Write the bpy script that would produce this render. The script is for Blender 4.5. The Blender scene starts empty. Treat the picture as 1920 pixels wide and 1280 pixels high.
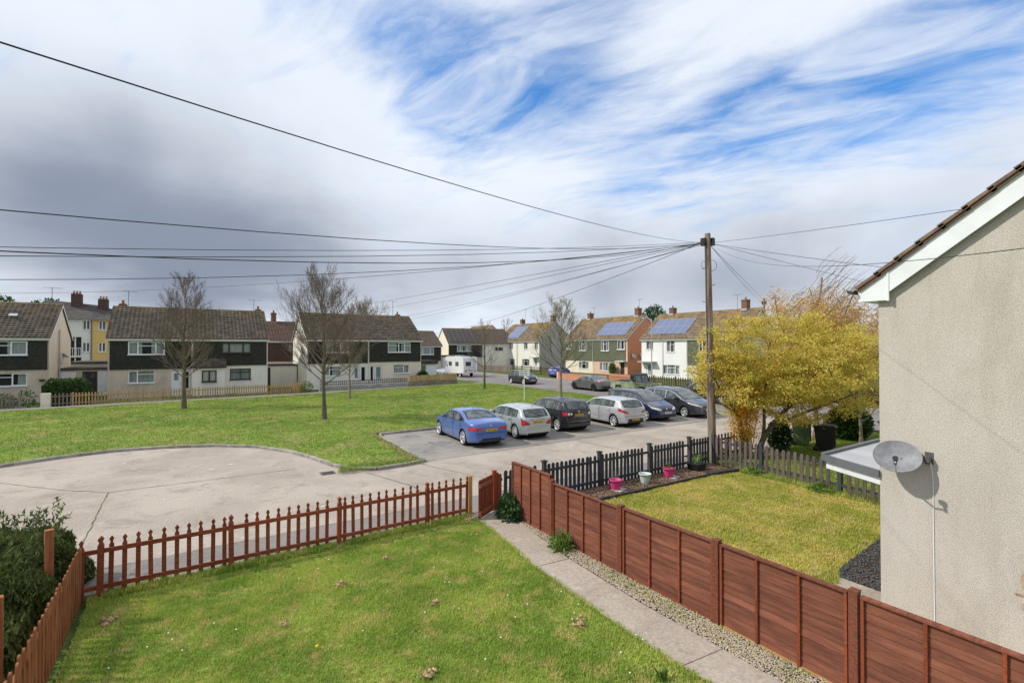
import bpy, math, random
import numpy as np
from mathutils import Vector, Matrix
random.seed(7)
rng = np.random.default_rng(11)
SC = bpy.context.scene
COL = SC.collection
PI = math.pi

# ---------------------------------------------------------------- camera, sky, sun, exposure
# world axes follow the estate's own grid: X runs along our garden fence, Y from our house to the street
YAW = math.radians(33.5)
cam = bpy.data.cameras.new('camera')
cam.sensor_width = 36.0
cam.lens = 36.0 * 907 / 1920
cam.clip_start = 0.1
cam.clip_end = 3000
camo = bpy.data.objects.new('camera', cam)
COL.objects.link(camo)
camo.location = (0, 0, 4.2)
camo.rotation_euler = (math.radians(90) + math.atan(10 / 907), 0, -YAW)
SC.camera = camo

SUN_EL = math.radians(42)
SUN_DIR = Vector((-0.875 * math.cos(SUN_EL), 0.485 * math.cos(SUN_EL), math.sin(SUN_EL))).normalized()
sun = bpy.data.lights.new('sun', 'SUN')
sun.energy = 2.75
sun.angle = math.radians(0.9)
sun.color = (1.0, 0.95, 0.86)
suno = bpy.data.objects.new('sun', sun)
COL.objects.link(suno)
suno.rotation_euler = (-SUN_DIR).to_track_quat('-Z', 'Y').to_euler()
suno.location = SUN_DIR * 60

SC.view_settings.view_transform = 'Standard'
SC.view_settings.look = 'None'
SC.view_settings.exposure = 0.34
SC.view_settings.gamma = 1
SC.view_settings.use_curve_mapping = False


class NT:
    """small helper to wire shader nodes"""
    def __init__(s, tree):
        s.t = tree
        s.n = tree.nodes
        s.l = tree.links

    def new(s, kind, **kw):
        n = s.n.new(kind)
        for k, v in kw.items():
            if k == 'inp':
                for i, val in v.items():
                    s.set(n, i, val)
            else:
                setattr(n, k, v)
        return n

    def set(s, n, i, val):
        sock = n.inputs[i]
        if isinstance(val, bpy.types.NodeSocket):
            s.l.new(val, sock)
        else:
            if sock.type == 'RGBA' and len(val) == 3:
                val = (*val, 1)
            sock.default_value = val

    def math(s, op, a, b=0.0, c=0.0, clamp=False):
        n = s.n.new('ShaderNodeMath')
        n.operation = op
        n.use_clamp = clamp
        s.set(n, 0, a); s.set(n, 1, b); s.set(n, 2, c)
        return n.outputs[0]

    def vmath(s, op, a, b=(0, 0, 0)):
        n = s.n.new('ShaderNodeVectorMath')
        n.operation = op
        s.set(n, 0, a); s.set(n, 1, b)
        return n.outputs['Value'] if op == 'DOT_PRODUCT' else n.outputs[0]

    def mix(s, f, a, b, mode='MIX'):
        n = s.n.new('ShaderNodeMix')
        n.data_type = 'RGBA'
        n.blend_type = mode
        s.set(n, 0, f); s.set(n, 6, a); s.set(n, 7, b)
        return n.outputs[2]

    def noise(s, vec, scale, detail=4.0, rough=0.55, dist=0.0):
        n = s.n.new('ShaderNodeTexNoise')
        if vec is not None:
            s.l.new(vec, n.inputs['Vector'])
        n.inputs['Scale'].default_value = scale
        n.inputs['Detail'].default_value = detail
        n.inputs['Roughness'].default_value = rough
        n.inputs['Distortion'].default_value = dist
        return n.outputs[0]

    def smooth(s, v, lo, hi, a=0.0, b=1.0):
        n = s.n.new('ShaderNodeMapRange')
        n.interpolation_type = 'SMOOTHSTEP'
        s.set(n, 0, v); s.set(n, 1, lo); s.set(n, 2, hi); s.set(n, 3, a); s.set(n, 4, b)
        return n.outputs[0]

    def bump(s, h, strength=0.3, dist=0.02, normal=None):
        n = s.n.new('ShaderNodeBump')
        s.set(n, 'Strength', strength); s.set(n, 'Distance', dist); s.set(n, 'Height', h)
        if normal is not None:
            s.set(n, 'Normal', normal)
        return n.outputs[0]


def build_world():
    w = bpy.data.worlds.new('World')
    SC.world = w
    w.use_nodes = True
    w.node_tree.nodes.clear()
    g = NT(w.node_tree)
    out = g.new('ShaderNodeOutputWorld')
    bg = g.new('ShaderNodeBackground')
    sky = g.new('ShaderNodeTexSky', sky_type='NISHITA')
    sky.sun_disc = False
    sky.sun_elevation = SUN_EL
    sky.sun_rotation = math.atan2(SUN_DIR.x, SUN_DIR.y) % (2 * PI)
    sky.air_density = 1.0
    sky.dust_density = 0.4
    sky.ozone_density = 2.5
    tc = g.new('ShaderNodeTexCoord')
    d = tc.outputs['Generated']
    # a cloud layer seen in perspective: project the view direction on a plane overhead
    sep = g.new('ShaderNodeSeparateXYZ', inp={0: d})
    zc = g.math('ADD', g.math('MAXIMUM', sep.outputs[2], 0.0), 0.16)
    comb = g.new('ShaderNodeCombineXYZ', inp={0: g.math('DIVIDE', sep.outputs[0], zc), 1: g.math('DIVIDE', sep.outputs[1], zc), 2: 0.0})
    p = comb.outputs[0]
    n_big = g.noise(p, 1.1, 6.0, 0.58, 0.6)
    mp = g.new('ShaderNodeMapping')
    mp.inputs['Rotation'].default_value = (0, 0, math.radians(64))
    g.l.new(p, mp.inputs[0])
    mp2 = g.new('ShaderNodeMapping')
    mp2.inputs['Scale'].default_value = (1.0, 2.3, 1.0)
    g.l.new(mp.outputs[0], mp2.inputs[0])
    n_wisp = g.noise(mp2.outputs[0], 1.5, 9.0, 0.62, 0.7)
    n_veil = g.noise(mp2.outputs[0], 2.4, 8.0, 0.56, 0.8)
    n_fine = g.noise(mp2.outputs[0], 5.5, 8.0, 0.66, 0.4)
    # warp the direction so that the big cloud masses get ragged edges
    nv = g.new('ShaderNodeTexNoise')
    nv.inputs['Scale'].default_value = 1.7
    nv.inputs['Detail'].default_value = 5.0
    g.l.new(p, nv.inputs['Vector'])
    off = g.vmath('SUBTRACT', nv.outputs[1], (0.5, 0.5, 0.5))
    sc_ = g.new('ShaderNodeVectorMath', operation='SCALE')
    g.l.new(off, sc_.inputs[0])
    sc_.inputs['Scale'].default_value = 0.10
    dw = g.vmath('NORMALIZE', g.vmath('ADD', d, sc_.outputs[0]))

    def azel(az, el):       # azimuth clockwise from the way the street lies (Y), elevation above the horizon, in degrees
        a, e = math.radians(az), math.radians(el)
        return (math.sin(a) * math.cos(e), math.cos(a) * math.cos(e), math.sin(e))

    def blob(az, el, size):
        dot = g.vmath('DOT_PRODUCT', dw, azel(az, el))
        k = 1.0 / (1 - math.cos(math.radians(size)))
        return g.math('POWER', 2.718, g.math('MULTIPLY', g.math('SUBTRACT', dot, 1.0), k))

    def total(items):
        acc = None
        for az, el, size, wgt in items:
            b = g.math('MULTIPLY', blob(az, el, size), wgt)
            acc = b if acc is None else g.math('ADD', acc, b)
        return acc
    # openings in the cloud where the blue shows
    openings = total(OPENINGS)
    cover = g.math('ADD', g.math('MULTIPLY', g.math('SUBTRACT', n_wisp, 0.5), 2.3), g.math('MULTIPLY', g.math('SUBTRACT', n_fine, 0.5), 0.75))
    cover = g.math('SUBTRACT', g.math('ADD', cover, 0.98), openings)
    cover = g.smooth(cover, -0.62, 0.95, 0.0, 0.97)
    veil = g.math('MULTIPLY', g.smooth(g.math('ADD', g.math('MULTIPLY', n_veil, 0.82), g.math('MULTIPLY', n_fine, 0.18)), 0.30, 0.70), 0.74)
    cover = g.math('MAXIMUM', cover, veil)
    # heavy rain cloud against bright cloud
    dark = total(DARKS)
    n_soft = g.noise(d, 5.0, 4.0, 0.5, 0.3)
    dark = g.math('ADD', dark, g.math('MULTIPLY', g.math('SUBTRACT', n_big, 0.5), 0.22))
    dark = g.math('ADD', dark, g.math('MULTIPLY', g.math('SUBTRACT', n_soft, 0.5), 0.45))
    dark = g.smooth(dark, 0.0, 1.0)
    cover = g.math('MAXIMUM', cover, g.smooth(dark, 0.12, 0.4))
    white = (0.70, 0.745, 0.81)
    grey = (0.215, 0.25, 0.325)
    cl = g.mix(dark, white, grey)
    k = 1.0 / SKY_STRENGTH
    cloud = g.mix(1.0, cl, (k, k, k), 'MULTIPLY')
    blue = g.mix(1.0, sky.outputs[0], SKY_TINT, 'MULTIPLY')
    col = g.mix(cover, blue, cloud)
    g.l.new(col, bg.inputs[0])
    bg.inputs[1].default_value = SKY_STRENGTH
    g.l.new(bg.outputs[0], out.inputs[0])


SKY_STRENGTH = 0.12
SKY_TINT = (0.42, 0.96, 1.36)
# (azimuth, elevation, angular size, weight); the camera looks along azimuth 33.5
OPENINGS = [(28, 26.5, 5.5, 0.95), (21, 30, 7, 0.55), (39, 27.5, 5.5, 0.7), (63, 22.6, 6, 1.15), (72, 23.5, 6.5, 1.2), (80, 24.5, 6, 1.0), (54, 21.5, 5, 0.9), (47, 20.5, 5, 0.6), (33, 32, 7, 0.6), (12, 33, 6, 0.3),
            (44, 32, 8, 0.6), (20, 36, 8, 0.4), (-60, 45, 22, 0.5), (150, 40, 25, 0.7), (230, 35, 25, 0.6), (300, 60, 20, 0.4)]
DARKS = [(-3, 9, 13, 0.74), (12, 8, 10, 0.54), (-12, 13, 11, 0.38), (28, 6.5, 8, 0.55), (43, 6.5, 8, 0.55), (58, 6.5, 9, 0.58), (74, 8, 11, 0.45), (-8, 1.5, 4.5, -0.55), (8, 1.0, 4, -0.4), (28, 1.5, 5, -0.35),
         (120, 12, 22, 0.4), (-70, 12, 20, 0.5), (200, 12, 30, 0.4), (270, 14, 30, 0.4)]
build_world()

# ---------------------------------------------------------------- mesh helpers


def link(o, parent=None):
    COL.objects.link(o)
    if parent is not None:
        o.parent = parent
    return o


class MB:
    """collects shapes and links them as one mesh object"""
    def __init__(s):
        s.v = []; s.f = []; s.m = []; s.sm = []

    def add(s, verts, faces, m=0, smooth=False):
        b = len(s.v)
        s.v.extend([tuple(map(float, p)) for p in verts])
        for f in faces:
            s.f.append(tuple(i + b for i in f))
            s.m.append(m)
            s.sm.append(smooth)
        return s

    def box(s, x0, x1, y0, y1, z0, z1, m=0):
        if x0 > x1: x0, x1 = x1, x0
        if y0 > y1: y0, y1 = y1, y0
        v = [(x0, y0, z0), (x1, y0, z0), (x1, y1, z0), (x0, y1, z0), (x0, y0, z1), (x1, y0, z1), (x1, y1, z1), (x0, y1, z1)]
        f = [(0, 3, 2, 1), (4, 5, 6, 7), (0, 1, 5, 4), (1, 2, 6, 5), (2, 3, 7, 6), (3, 0, 4, 7)]
        return s.add(v, f, m)

    def bar(s, p, q, w, h, m=0, up=(0, 0, 1)):
        """a rectangular bar from p to q"""
        p = Vector(p); q = Vector(q)
        d = (q - p).normalized()
        u = Vector(up)
        if abs(d.dot(u)) > 0.98:
            u = Vector((1, 0, 0))
        sx = d.cross(u).normalized() * (w / 2)
        sz = sx.cross(d).normalized() * (h / 2)
        v = [p - sx - sz, p + sx - sz, p + sx + sz, p - sx + sz, q - sx - sz, q + sx - sz, q + sx + sz, q - sx + sz]
        f = [(0, 1, 2, 3), (7, 6, 5, 4), (0, 4, 5, 1), (1, 5, 6, 2), (2, 6, 7, 3), (3, 7, 4, 0)]
        return s.add(v, f, m)

    def prism(s, poly, y0, y1, m=0, axis='y'):
        """extrude a polygon (in x,z for axis y; x,y for axis z; y,z for axis x)"""
        n = len(poly)
        if axis == 'y':
            a = [(x, y0, z) for x, z in poly]; b = [(x, y1, z) for x, z in poly]
        elif axis == 'z':
            a = [(x, y, y0) for x, y in poly]; b = [(x, y, y1) for x, y in poly]
        else:
            a = [(y0, x, z) for x, z in poly]; b = [(y1, x, z) for x, z in poly]
        f = [tuple(range(n)), tuple(range(2 * n - 1, n - 1, -1))]
        f += [(i, i + n, (i + 1) % n + n, (i + 1) % n) for i in range(n)]
        return s.add(a + b, f, m)

    def tube(s, pts, rad, n=8, m=0, caps=True, smooth=True):
        pts = [Vector(p) for p in pts]
        k = len(pts)
        if not hasattr(rad, '__len__'):
            rad = [rad] * k
        v = []
        prev = None
        for i in range(k):
            d = (pts[min(i + 1, k - 1)] - pts[max(i - 1, 0)])
            d = d.normalized() if d.length > 1e-9 else Vector((0, 0, 1))
            if prev is None:
                u = d.orthogonal().normalized()
            else:
                u = prev - d * prev.dot(d)
                u = u.normalized() if u.length > 1e-6 else d.orthogonal().normalized()
            prev = u
            w = d.cross(u)
            for j in range(n):
                a = 2 * PI * j / n
                v.append(pts[i] + (u * math.cos(a) + w * math.sin(a)) * rad[i])
        f = []
        for i in range(k - 1):
            for j in range(n):
                f.append((i * n + j, i * n + (j + 1) % n, (i + 1) * n + (j + 1) % n, (i + 1) * n + j))
        s.add(v, f, m, smooth)
        if caps:
            s.add(v[:n], [tuple(range(n - 1, -1, -1))], m)
            s.add(v[-n:], [tuple(range(n))], m)
        return s

    def lathe(s, prof, n=16, m=0, c=(0, 0, 0), smooth=True, axis='z'):
        v = []
        for r, z in prof:
            for j in range(n):
                a = 2 * PI * j / n
                if axis == 'z':
                    v.append((c[0] + r * math.cos(a), c[1] + r * math.sin(a), c[2] + z))
                else:
                    v.append((c[0] + r * math.cos(a), c[1] + z, c[2] + r * math.sin(a)))
        f = []
        for i in range(len(prof) - 1):
            for j in range(n):
                q = (i * n + j, i * n + (j + 1) % n, (i + 1) * n + (j + 1) % n, (i + 1) * n + j)
                f.append(q if axis == 'z' else q[::-1])
        return s.add(v, f, m, smooth)

    def grid(s, P, m=0, smooth=True, flip=False):
        """P: array (rows, cols, 3)"""
        r, c = P.shape[0], P.shape[1]
        f = []
        for i in range(r - 1):
            for j in range(c - 1):
                q = (i * c + j, i * c + j + 1, (i + 1) * c + j + 1, (i + 1) * c + j)
                f.append(q[::-1] if flip else q)
        return s.add(P.reshape(-1, 3), f, m, smooth)

    def mesh(s, name, mats):
        me = bpy.data.meshes.new(name)
        me.from_pydata(s.v, [], s.f)
        for mt in (mats if isinstance(mats, (list, tuple)) else [mats]):
            me.materials.append(mt)
        me.polygons.foreach_set('material_index', s.m)
        me.polygons.foreach_set('use_smooth', s.sm)
        me.update()
        return me

    def build(s, name, mats, parent=None, loc=None, rot=None):
        o = bpy.data.objects.new(name, s.mesh(name, mats))
        if loc is not None: o.location = loc
        if rot is not None: o.rotation_euler = rot
        return link(o, parent)


def fast_mesh(name, V, F, mat, parent=None):
    """V (n,3), F (m,3) or (m,4) integer arrays"""
    V = np.asarray(V, dtype=np.float32); F = np.asarray(F, dtype=np.int32)
    me = bpy.data.meshes.new(name)
    k = F.shape[1]
    me.vertices.add(len(V)); me.vertices.foreach_set('co', V.ravel())
    me.loops.add(F.size); me.loops.foreach_set('vertex_index', F.ravel())
    me.polygons.add(len(F))
    me.polygons.foreach_set('loop_start', np.arange(len(F), dtype=np.int32) * k)
    me.polygons.foreach_set('loop_total', np.full(len(F), k, dtype=np.int32))
    me.materials.append(mat)
    me.update(calc_edges=True)
    o = bpy.data.objects.new(name, me)
    return link(o, parent)


def put(name, me, parent=None, loc=(0, 0, 0), rot=(0, 0, 0), scale=None):
    o = bpy.data.objects.new(name, me)
    o.location = loc; o.rotation_euler = rot
    if scale is not None: o.scale = scale
    return link(o, parent)


def tag(o, label=None, cat=None, group=None, kind=None):
    if label: o['label'] = label
    if cat: o['category'] = cat
    if group: o['group'] = group
    if kind: o['kind'] = kind
    return o


def thing(name, label, cat, loc=(0, 0, 0), rz=0.0, group=None):
    o = bpy.data.objects.new(name, None)
    o.location = loc; o.rotation_euler = (0, 0, rz)
    o.empty_display_size = 0.2
    link(o)
    return tag(o, label, cat, group)


def struct(o):
    o['kind'] = 'structure'
    return o

# ---------------------------------------------------------------- materials


def mat(name, col, rough=0.8, var=0.18, scale=4.0, col2=None, fine=0.0, fscale=60.0, bump=0.0, bscale=40.0, bdist=0.01, spec=0.4,
        metal=0.0, coat=0.0, rnd=0.0, detail=5.0, lo=0.35, hi=0.65, stretch=None, world=False, speck=None):
    m = bpy.data.materials.new(name)
    m.use_nodes = True
    g = NT(m.node_tree)
    b = g.n['Principled BSDF']
    b.inputs['Roughness'].default_value = rough
    b.inputs['Metallic'].default_value = metal
    b.inputs['Specular IOR Level'].default_value = spec
    if coat:
        b.inputs['Coat Weight'].default_value = coat
        b.inputs['Coat Roughness'].default_value = 0.04
    if world:
        vec = g.new('ShaderNodeNewGeometry').outputs['Position']
    else:
        vec = g.new('ShaderNodeTexCoord').outputs['Object']
    info = None
    if rnd:
        info = g.new('ShaderNodeObjectInfo')
        mulr = g.new('ShaderNodeVectorMath', operation='ADD')
        sc = g.new('ShaderNodeCombineXYZ', inp={0: g.math('MULTIPLY', info.outputs['Random'], 31.0), 1: g.math('MULTIPLY', info.outputs['Random'], 17.0), 2: 0.0})
        g.l.new(vec, mulr.inputs[0]); g.l.new(sc.outputs[0], mulr.inputs[1])
        vec = mulr.outputs[0]
    if stretch:
        mp = g.new('ShaderNodeMapping')
        mp.inputs['Scale'].default_value = stretch
        g.l.new(vec, mp.inputs[0])
        vec = mp.outputs[0]
    if col2 is None:
        col2 = tuple(c * (1 - var * 1.6) for c in col)
        colA = tuple(min(1, c * (1 + var * 0.8)) for c in col)
    else:
        colA = col
    f = g.smooth(g.noise(vec, scale, detail, 0.6), lo, hi)
    c = g.mix(f, colA, col2)
    if fine:
        n2 = g.noise(vec, fscale, 2.0, 0.6)
        v = g.new('ShaderNodeHueSaturation', inp={'Color': c, 'Value': g.smooth(n2, 0.25, 0.75, 1 - fine, 1 + fine)})
        c = v.outputs[0]
    if speck:                                # flecks of another colour: (colour, scale, threshold)
        n3 = g.noise(vec, speck[1], 2.0, 0.5)
        c = g.mix(g.smooth(n3, speck[2], speck[2] + 0.05), c, speck[0])
    if rnd:
        hv = g.new('ShaderNodeHueSaturation', inp={'Color': c, 'Value': g.math('MULTIPLY_ADD', info.outputs['Random'], 2 * rnd, 1 - rnd)})
        c = hv.outputs[0]
    g.set(b, 'Base Color', c)
    if bump:
        g.set(b, 'Normal', g.bump(g.noise(vec, bscale, 3.0, 0.6), bump, bdist))
    return m


def grass_mat(name, a, b_, dry, dry_amt=0.5, scale=0.35, bump=0.6, tuft=9.0):
    m = bpy.data.materials.new(name)
    m.use_nodes = True
    g = NT(m.node_tree)
    b = g.n['Principled BSDF']
    b.inputs['Roughness'].default_value = 0.9
    b.inputs['Specular IOR Level'].default_value = 0.15
    vec = g.new('ShaderNodeNewGeometry').outputs['Position']
    mp = g.new('ShaderNodeMapping')
    mp.inputs['Scale'].default_value = (1, 1, 0)
    g.l.new(vec, mp.inputs[0]); vec = mp.outputs[0]
    c = g.mix(g.smooth(g.noise(vec, scale, 5.0, 0.6), 0.35, 0.65), a, b_)
    c = g.mix(g.math('MULTIPLY', g.smooth(g.noise(vec, scale * 3.1, 6.0, 0.68), 0.47, 0.66), dry_amt), c, dry)
    n2 = g.noise(vec, tuft, 4.0, 0.65)
    hv = g.new('ShaderNodeHueSaturation', inp={'Color': c, 'Value': g.smooth(n2, 0.25, 0.75, 0.62, 1.35)})
    n3 = g.noise(vec, tuft * 7, 2.0, 0.65)
    hv2 = g.new('ShaderNodeHueSaturation', inp={'Color': hv.outputs[0], 'Value': g.smooth(n3, 0.25, 0.75, 0.7, 1.3)})
    g.set(b, 'Base Color', hv2.outputs[0])
    if bump:
        g.set(b, 'Normal', g.bump(g.math('ADD', n2, g.math('MULTIPLY', n3, 0.5)), bump, 0.05))
    return m


def leaf_mat(name, a, b_, c_=None, scale=2.0, trans=0.25):
    """leaves: colour varies from clump to clump, some light comes through"""
    m = bpy.data.materials.new(name)
    m.use_nodes = True
    g = NT(m.node_tree)
    b = g.n['Principled BSDF']
    out = g.n['Material Output']
    b.inputs['Roughness'].default_value = 0.6
    b.inputs['Specular IOR Level'].default_value = 0.25
    vec = g.new('ShaderNodeNewGeometry').outputs['Position']
    c = g.mix(g.smooth(g.noise(vec, scale, 3.0, 0.6), 0.36, 0.64), a, b_)
    if c_:
        c = g.mix(g.smooth(g.noise(vec, scale * 4.3, 2.0, 0.6), 0.5, 0.68), c, c_)
    n2 = g.noise(vec, 26.0, 1.0, 0.5)
    hv = g.new('ShaderNodeHueSaturation', inp={'Color': c, 'Value': g.smooth(n2, 0.3, 0.7, 0.7, 1.3)})
    c = hv.outputs[0]
    g.set(b, 'Base Color', c)
    tr = g.new('ShaderNodeBsdfTranslucent', inp={0: c})
    mx = g.new('ShaderNodeMixShader', inp={0: trans, 1: b.outputs[0], 2: tr.outputs[0]})
    g.l.new(mx.outputs[0], out.inputs[0])
    return m


def render_mat(name, col, dirt, amt=0.5, speck=((0.12, 0.09, 0.06), 95.0, 0.62), bump=0.7, scale=0.9, fine=0.22):
    """pebble-dash or painted render: blotchy weathering, small stones in relief"""
    m = bpy.data.materials.new(name)
    m.use_nodes = True
    g = NT(m.node_tree)
    b = g.n['Principled BSDF']
    b.inputs['Roughness'].default_value = 0.92
    b.inputs['Specular IOR Level'].default_value = 0.2
    vec = g.new('ShaderNodeTexCoord').outputs['Object']
    mp = g.new('ShaderNodeMapping')
    mp.inputs['Scale'].default_value = (1, 1, 0.45)
    g.l.new(vec, mp.inputs[0])
    blot = g.smooth(g.noise(mp.outputs[0], scale, 6.0, 0.65, 0.4), 0.4, 0.72)
    mp2 = g.new('ShaderNodeMapping')
    mp2.inputs['Scale'].default_value = (1, 1, 0.09)
    g.l.new(vec, mp2.inputs[0])
    streak = g.smooth(g.noise(mp2.outputs[0], 5.0, 4.0, 0.6), 0.5, 0.75)
    c = g.mix(g.math('MULTIPLY', blot, amt), col, dirt)
    c = g.mix(g.math('MULTIPLY', streak, amt * 0.45), c, dirt)
    vo = g.new('ShaderNodeTexVoronoi', inp={'Scale': 130.0})
    g.l.new(vec, vo.inputs['Vector'])
    st = g.noise(vec, 70.0, 2.0, 0.7)
    hv = g.new('ShaderNodeHueSaturation', inp={'Color': c, 'Value': g.smooth(st, 0.25, 0.75, 1 - fine, 1 + fine)})
    c = hv.outputs[0]
    if speck:
        c = g.mix(g.math('MULTIPLY', g.smooth(g.noise(vec, speck[1], 2.0, 0.6), speck[2], speck[2] + 0.08), 0.55), c, speck[0])
    g.set(b, 'Base Color', c)
    if bump:
        g.set(b, 'Normal', g.bump(g.math('SUBTRACT', 1.0, vo.outputs[0]), bump, 0.005))
    return m


def wood_mat(name, a, b_, grain=(1, 14, 14), scale=3.0, rough=0.75, rnd=0.16, bump=0.25):
    return mat(name, a, rough=rough, col2=b_, scale=scale, stretch=grain, fine=0.14, fscale=22.0, bump=bump, bscale=9.0, bdist=0.004, rnd=rnd, spec=0.25)


def roof_mat(name, a, b_, moss, moss_amt=0.5, zlo=0.0, zhi=1.0):
    """concrete tiles, tile-to-tile colour changes, lichen in patches growing mostly near the ridge and the verges"""
    m = bpy.data.materials.new(name)
    m.use_nodes = True
    g = NT(m.node_tree)
    b = g.n['Principled BSDF']
    b.inputs['Roughness'].default_value = 0.85
    b.inputs['Specular IOR Level'].default_value = 0.2
    vec = g.new('ShaderNodeTexCoord').outputs['Object']
    sep = g.new('ShaderNodeSeparateXYZ', inp={0: vec})
    fx = g.math('FLOOR', g.math('DIVIDE', sep.outputs[0], 0.3))
    fz = g.math('FLOOR', g.math('DIVIDE', sep.outputs[1], 0.3))
    cell = g.new('ShaderNodeCombineXYZ', inp={0: fx, 1: fz, 2: 0.0})
    wn = g.new('ShaderNodeTexWhiteNoise', noise_dimensions='3D')
    g.l.new(cell.outputs[0], wn.inputs['Vector'])
    c = g.mix(g.math('MULTIPLY', wn.outputs[0], 0.95), a, b_)
    c = g.mix(g.math('MULTIPLY', g.smooth(g.noise(vec, 0.8, 5.0, 0.6), 0.4, 0.7), 0.6), c, b_)
    hv = g.new('ShaderNodeHueSaturation', inp={'Color': c, 'Value': g.smooth(g.noise(vec, 14.0, 3.0, 0.6), 0.25, 0.75, 0.75, 1.25)})
    mo = g.math('ADD', g.noise(vec, 0.55, 6.0, 0.68), g.math('MULTIPLY', g.math('MULTIPLY', g.noise(vec, 6.0, 3.0, 0.7), 0.5), 1.0))
    mo = g.math('ADD', mo, g.smooth(sep.outputs[1], zlo, zhi, 0.0, 0.16))
    c = g.mix(g.math('MULTIPLY', g.smooth(mo, 0.84, 1.08), moss_amt), hv.outputs[0], moss)
    g.set(b, 'Base Color', c)
    return m


def glass_mat(name, tint=(0.02, 0.025, 0.03), clear=0.0, rough=0.03, deep=None):
    m = bpy.data.materials.new(name)
    m.use_nodes = True
    g = NT(m.node_tree)
    b = g.n['Principled BSDF']
    out = g.n['Material Output']
    b.inputs['Base Color'].default_value = (*tint, 1)
    b.inputs['Roughness'].default_value = rough
    b.inputs['Specular IOR Level'].default_value = 0.9
    vec = g.new('ShaderNodeTexCoord').outputs['Object']
    if deep:                       # what can be made out through dark glass: seats, far windows
        g.set(b, 'Base Color', g.mix(g.smooth(g.noise(vec, 3.2, 3.0, 0.6), 0.4, 0.62), tint, deep))
    g.set(b, 'Normal', g.bump(g.noise(vec, 1.3, 2.0, 0.5), 0.06, 0.05))
    if clear:
        tr = g.new('ShaderNodeBsdfTransparent', inp={0: (0.86, 0.9, 0.9)})
        fr = g.new('ShaderNodeFresnel', inp={0: 1.5})
        f = g.math('MULTIPLY_ADD', fr.outputs[0], 1 - clear, 0.0)
        f = g.math('ADD', f, 1 - clear, clamp=True)
        mx = g.new('ShaderNodeMixShader', inp={0: f, 1: tr.outputs[0], 2: b.outputs[0]})
        g.l.new(mx.outputs[0], out.inputs[0])
    return m


def paint_mat(name, col, metal=0.0, rough=0.3, coat=1.0):
    return mat(name, col, rough=rough, var=0.05, scale=2.0, metal=metal, coat=coat, spec=0.5)
# ---------------------------------------------------------------- ground, road, lawns
M = {}
M['green'] = grass_mat('communal_grass', (0.22, 0.285, 0.05), (0.155, 0.23, 0.037), (0.33, 0.285, 0.115), 0.7, 0.2, 0.5, 5.0)
M['lawn'] = grass_mat('lawn_soil', (0.27, 0.335, 0.062), (0.165, 0.25, 0.04), (0.48, 0.40, 0.165), 0.65, 0.8, 0.5, 14.0)
M['lawn_dry'] = grass_mat('mossy_lawn', (0.40, 0.36, 0.085), (0.28, 0.30, 0.05), (0.50, 0.40, 0.17), 0.65, 0.6, 0.5, 11.0)
M['earth'] = grass_mat('rough_ground', (0.10, 0.14, 0.03), (0.07, 0.11, 0.02), (0.16, 0.12, 0.06), 0.5, 0.12, 0.4, 3.0)


def road_mat(name, col, col2, stain, fine=0.24, seam=None):
    m = bpy.data.materials.new(name)
    m.use_nodes = True
    g = NT(m.node_tree)
    b = g.n['Principled BSDF']
    b.inputs['Roughness'].default_value = 0.88
    b.inputs['Specular IOR Level'].default_value = 0.25
    vec = g.new('ShaderNodeNewGeometry').outputs['Position']
    c = g.mix(g.smooth(g.noise(vec, 0.33, 6.0, 0.62, 0.5), 0.36, 0.66), col, col2)
    st = g.noise(vec, 0.9, 7.0, 0.72, 0.8)
    c = g.mix(g.math('MULTIPLY', g.smooth(st, 0.50, 0.68), 0.65), c, stain)
    st2 = g.noise(vec, 2.6, 5.0, 0.75)
    c = g.mix(g.math('MULTIPLY', g.smooth(st2, 0.56, 0.70), 0.5), c, tuple(min(1, k * 1.35) for k in col))
    n2 = g.noise(vec, 22.0, 3.0, 0.7)
    n3 = g.noise(vec, 110.0, 2.0, 0.6)
    hv = g.new('ShaderNodeHueSaturation', inp={'Color': c, 'Value': g.smooth(g.math('ADD', g.math('MULTIPLY', n2, 0.6), g.math('MULTIPLY', n3, 0.4)), 0.3, 0.7, 1 - fine, 1 + fine)})
    g.set(b, 'Base Color', hv.outputs[0])
    g.set(b, 'Normal', g.bump(g.math('ADD', n2, n3), 0.35, 0.008))
    return m


M['concrete_road'] = road_mat('worn_concrete', (0.44, 0.378, 0.315), (0.345, 0.294, 0.243), (0.25, 0.208, 0.168))
M['bay'] = road_mat('old_asphalt', (0.33, 0.30, 0.265), (0.26, 0.236, 0.208), (0.14, 0.131, 0.121))
M['road'] = road_mat('road_asphalt', (0.245, 0.215, 0.205), (0.205, 0.18, 0.172), (0.15, 0.132, 0.125))
M['pave'] = road_mat('pavement_asphalt', (0.255, 0.232, 0.215), (0.215, 0.195, 0.18), (0.16, 0.145, 0.132))
M['path'] = road_mat('path_concrete', (0.44, 0.372, 0.305), (0.37, 0.31, 0.25), (0.29, 0.24, 0.185), 0.25)
M['kerb'] = mat('kerb_concrete', (0.36, 0.33, 0.29), 0.9, scale=3.0, col2=(0.24, 0.215, 0.185), fine=0.2, fscale=40, bump=0.4, bscale=50, rnd=0.12, world=True)
M['tar'] = mat('tar_stain', (0.10, 0.093, 0.085), 0.85, var=0.3, scale=6)
M['moss_line'] = mat('mossy_joint', (0.16, 0.15, 0.07), 0.95, var=0.4, scale=9, world=True)


def sheet(name, poly, z, m):
    mb = MB()
    mb.add([(x, y, z) for x, y in poly], [tuple(range(len(poly)))])
    me = mb.mesh(name, m)
    if me.polygons[0].normal.z < 0:
        me.flip_normals()
    o = bpy.data.objects.new(name, me)
    link(o)
    return struct(o)


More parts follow.
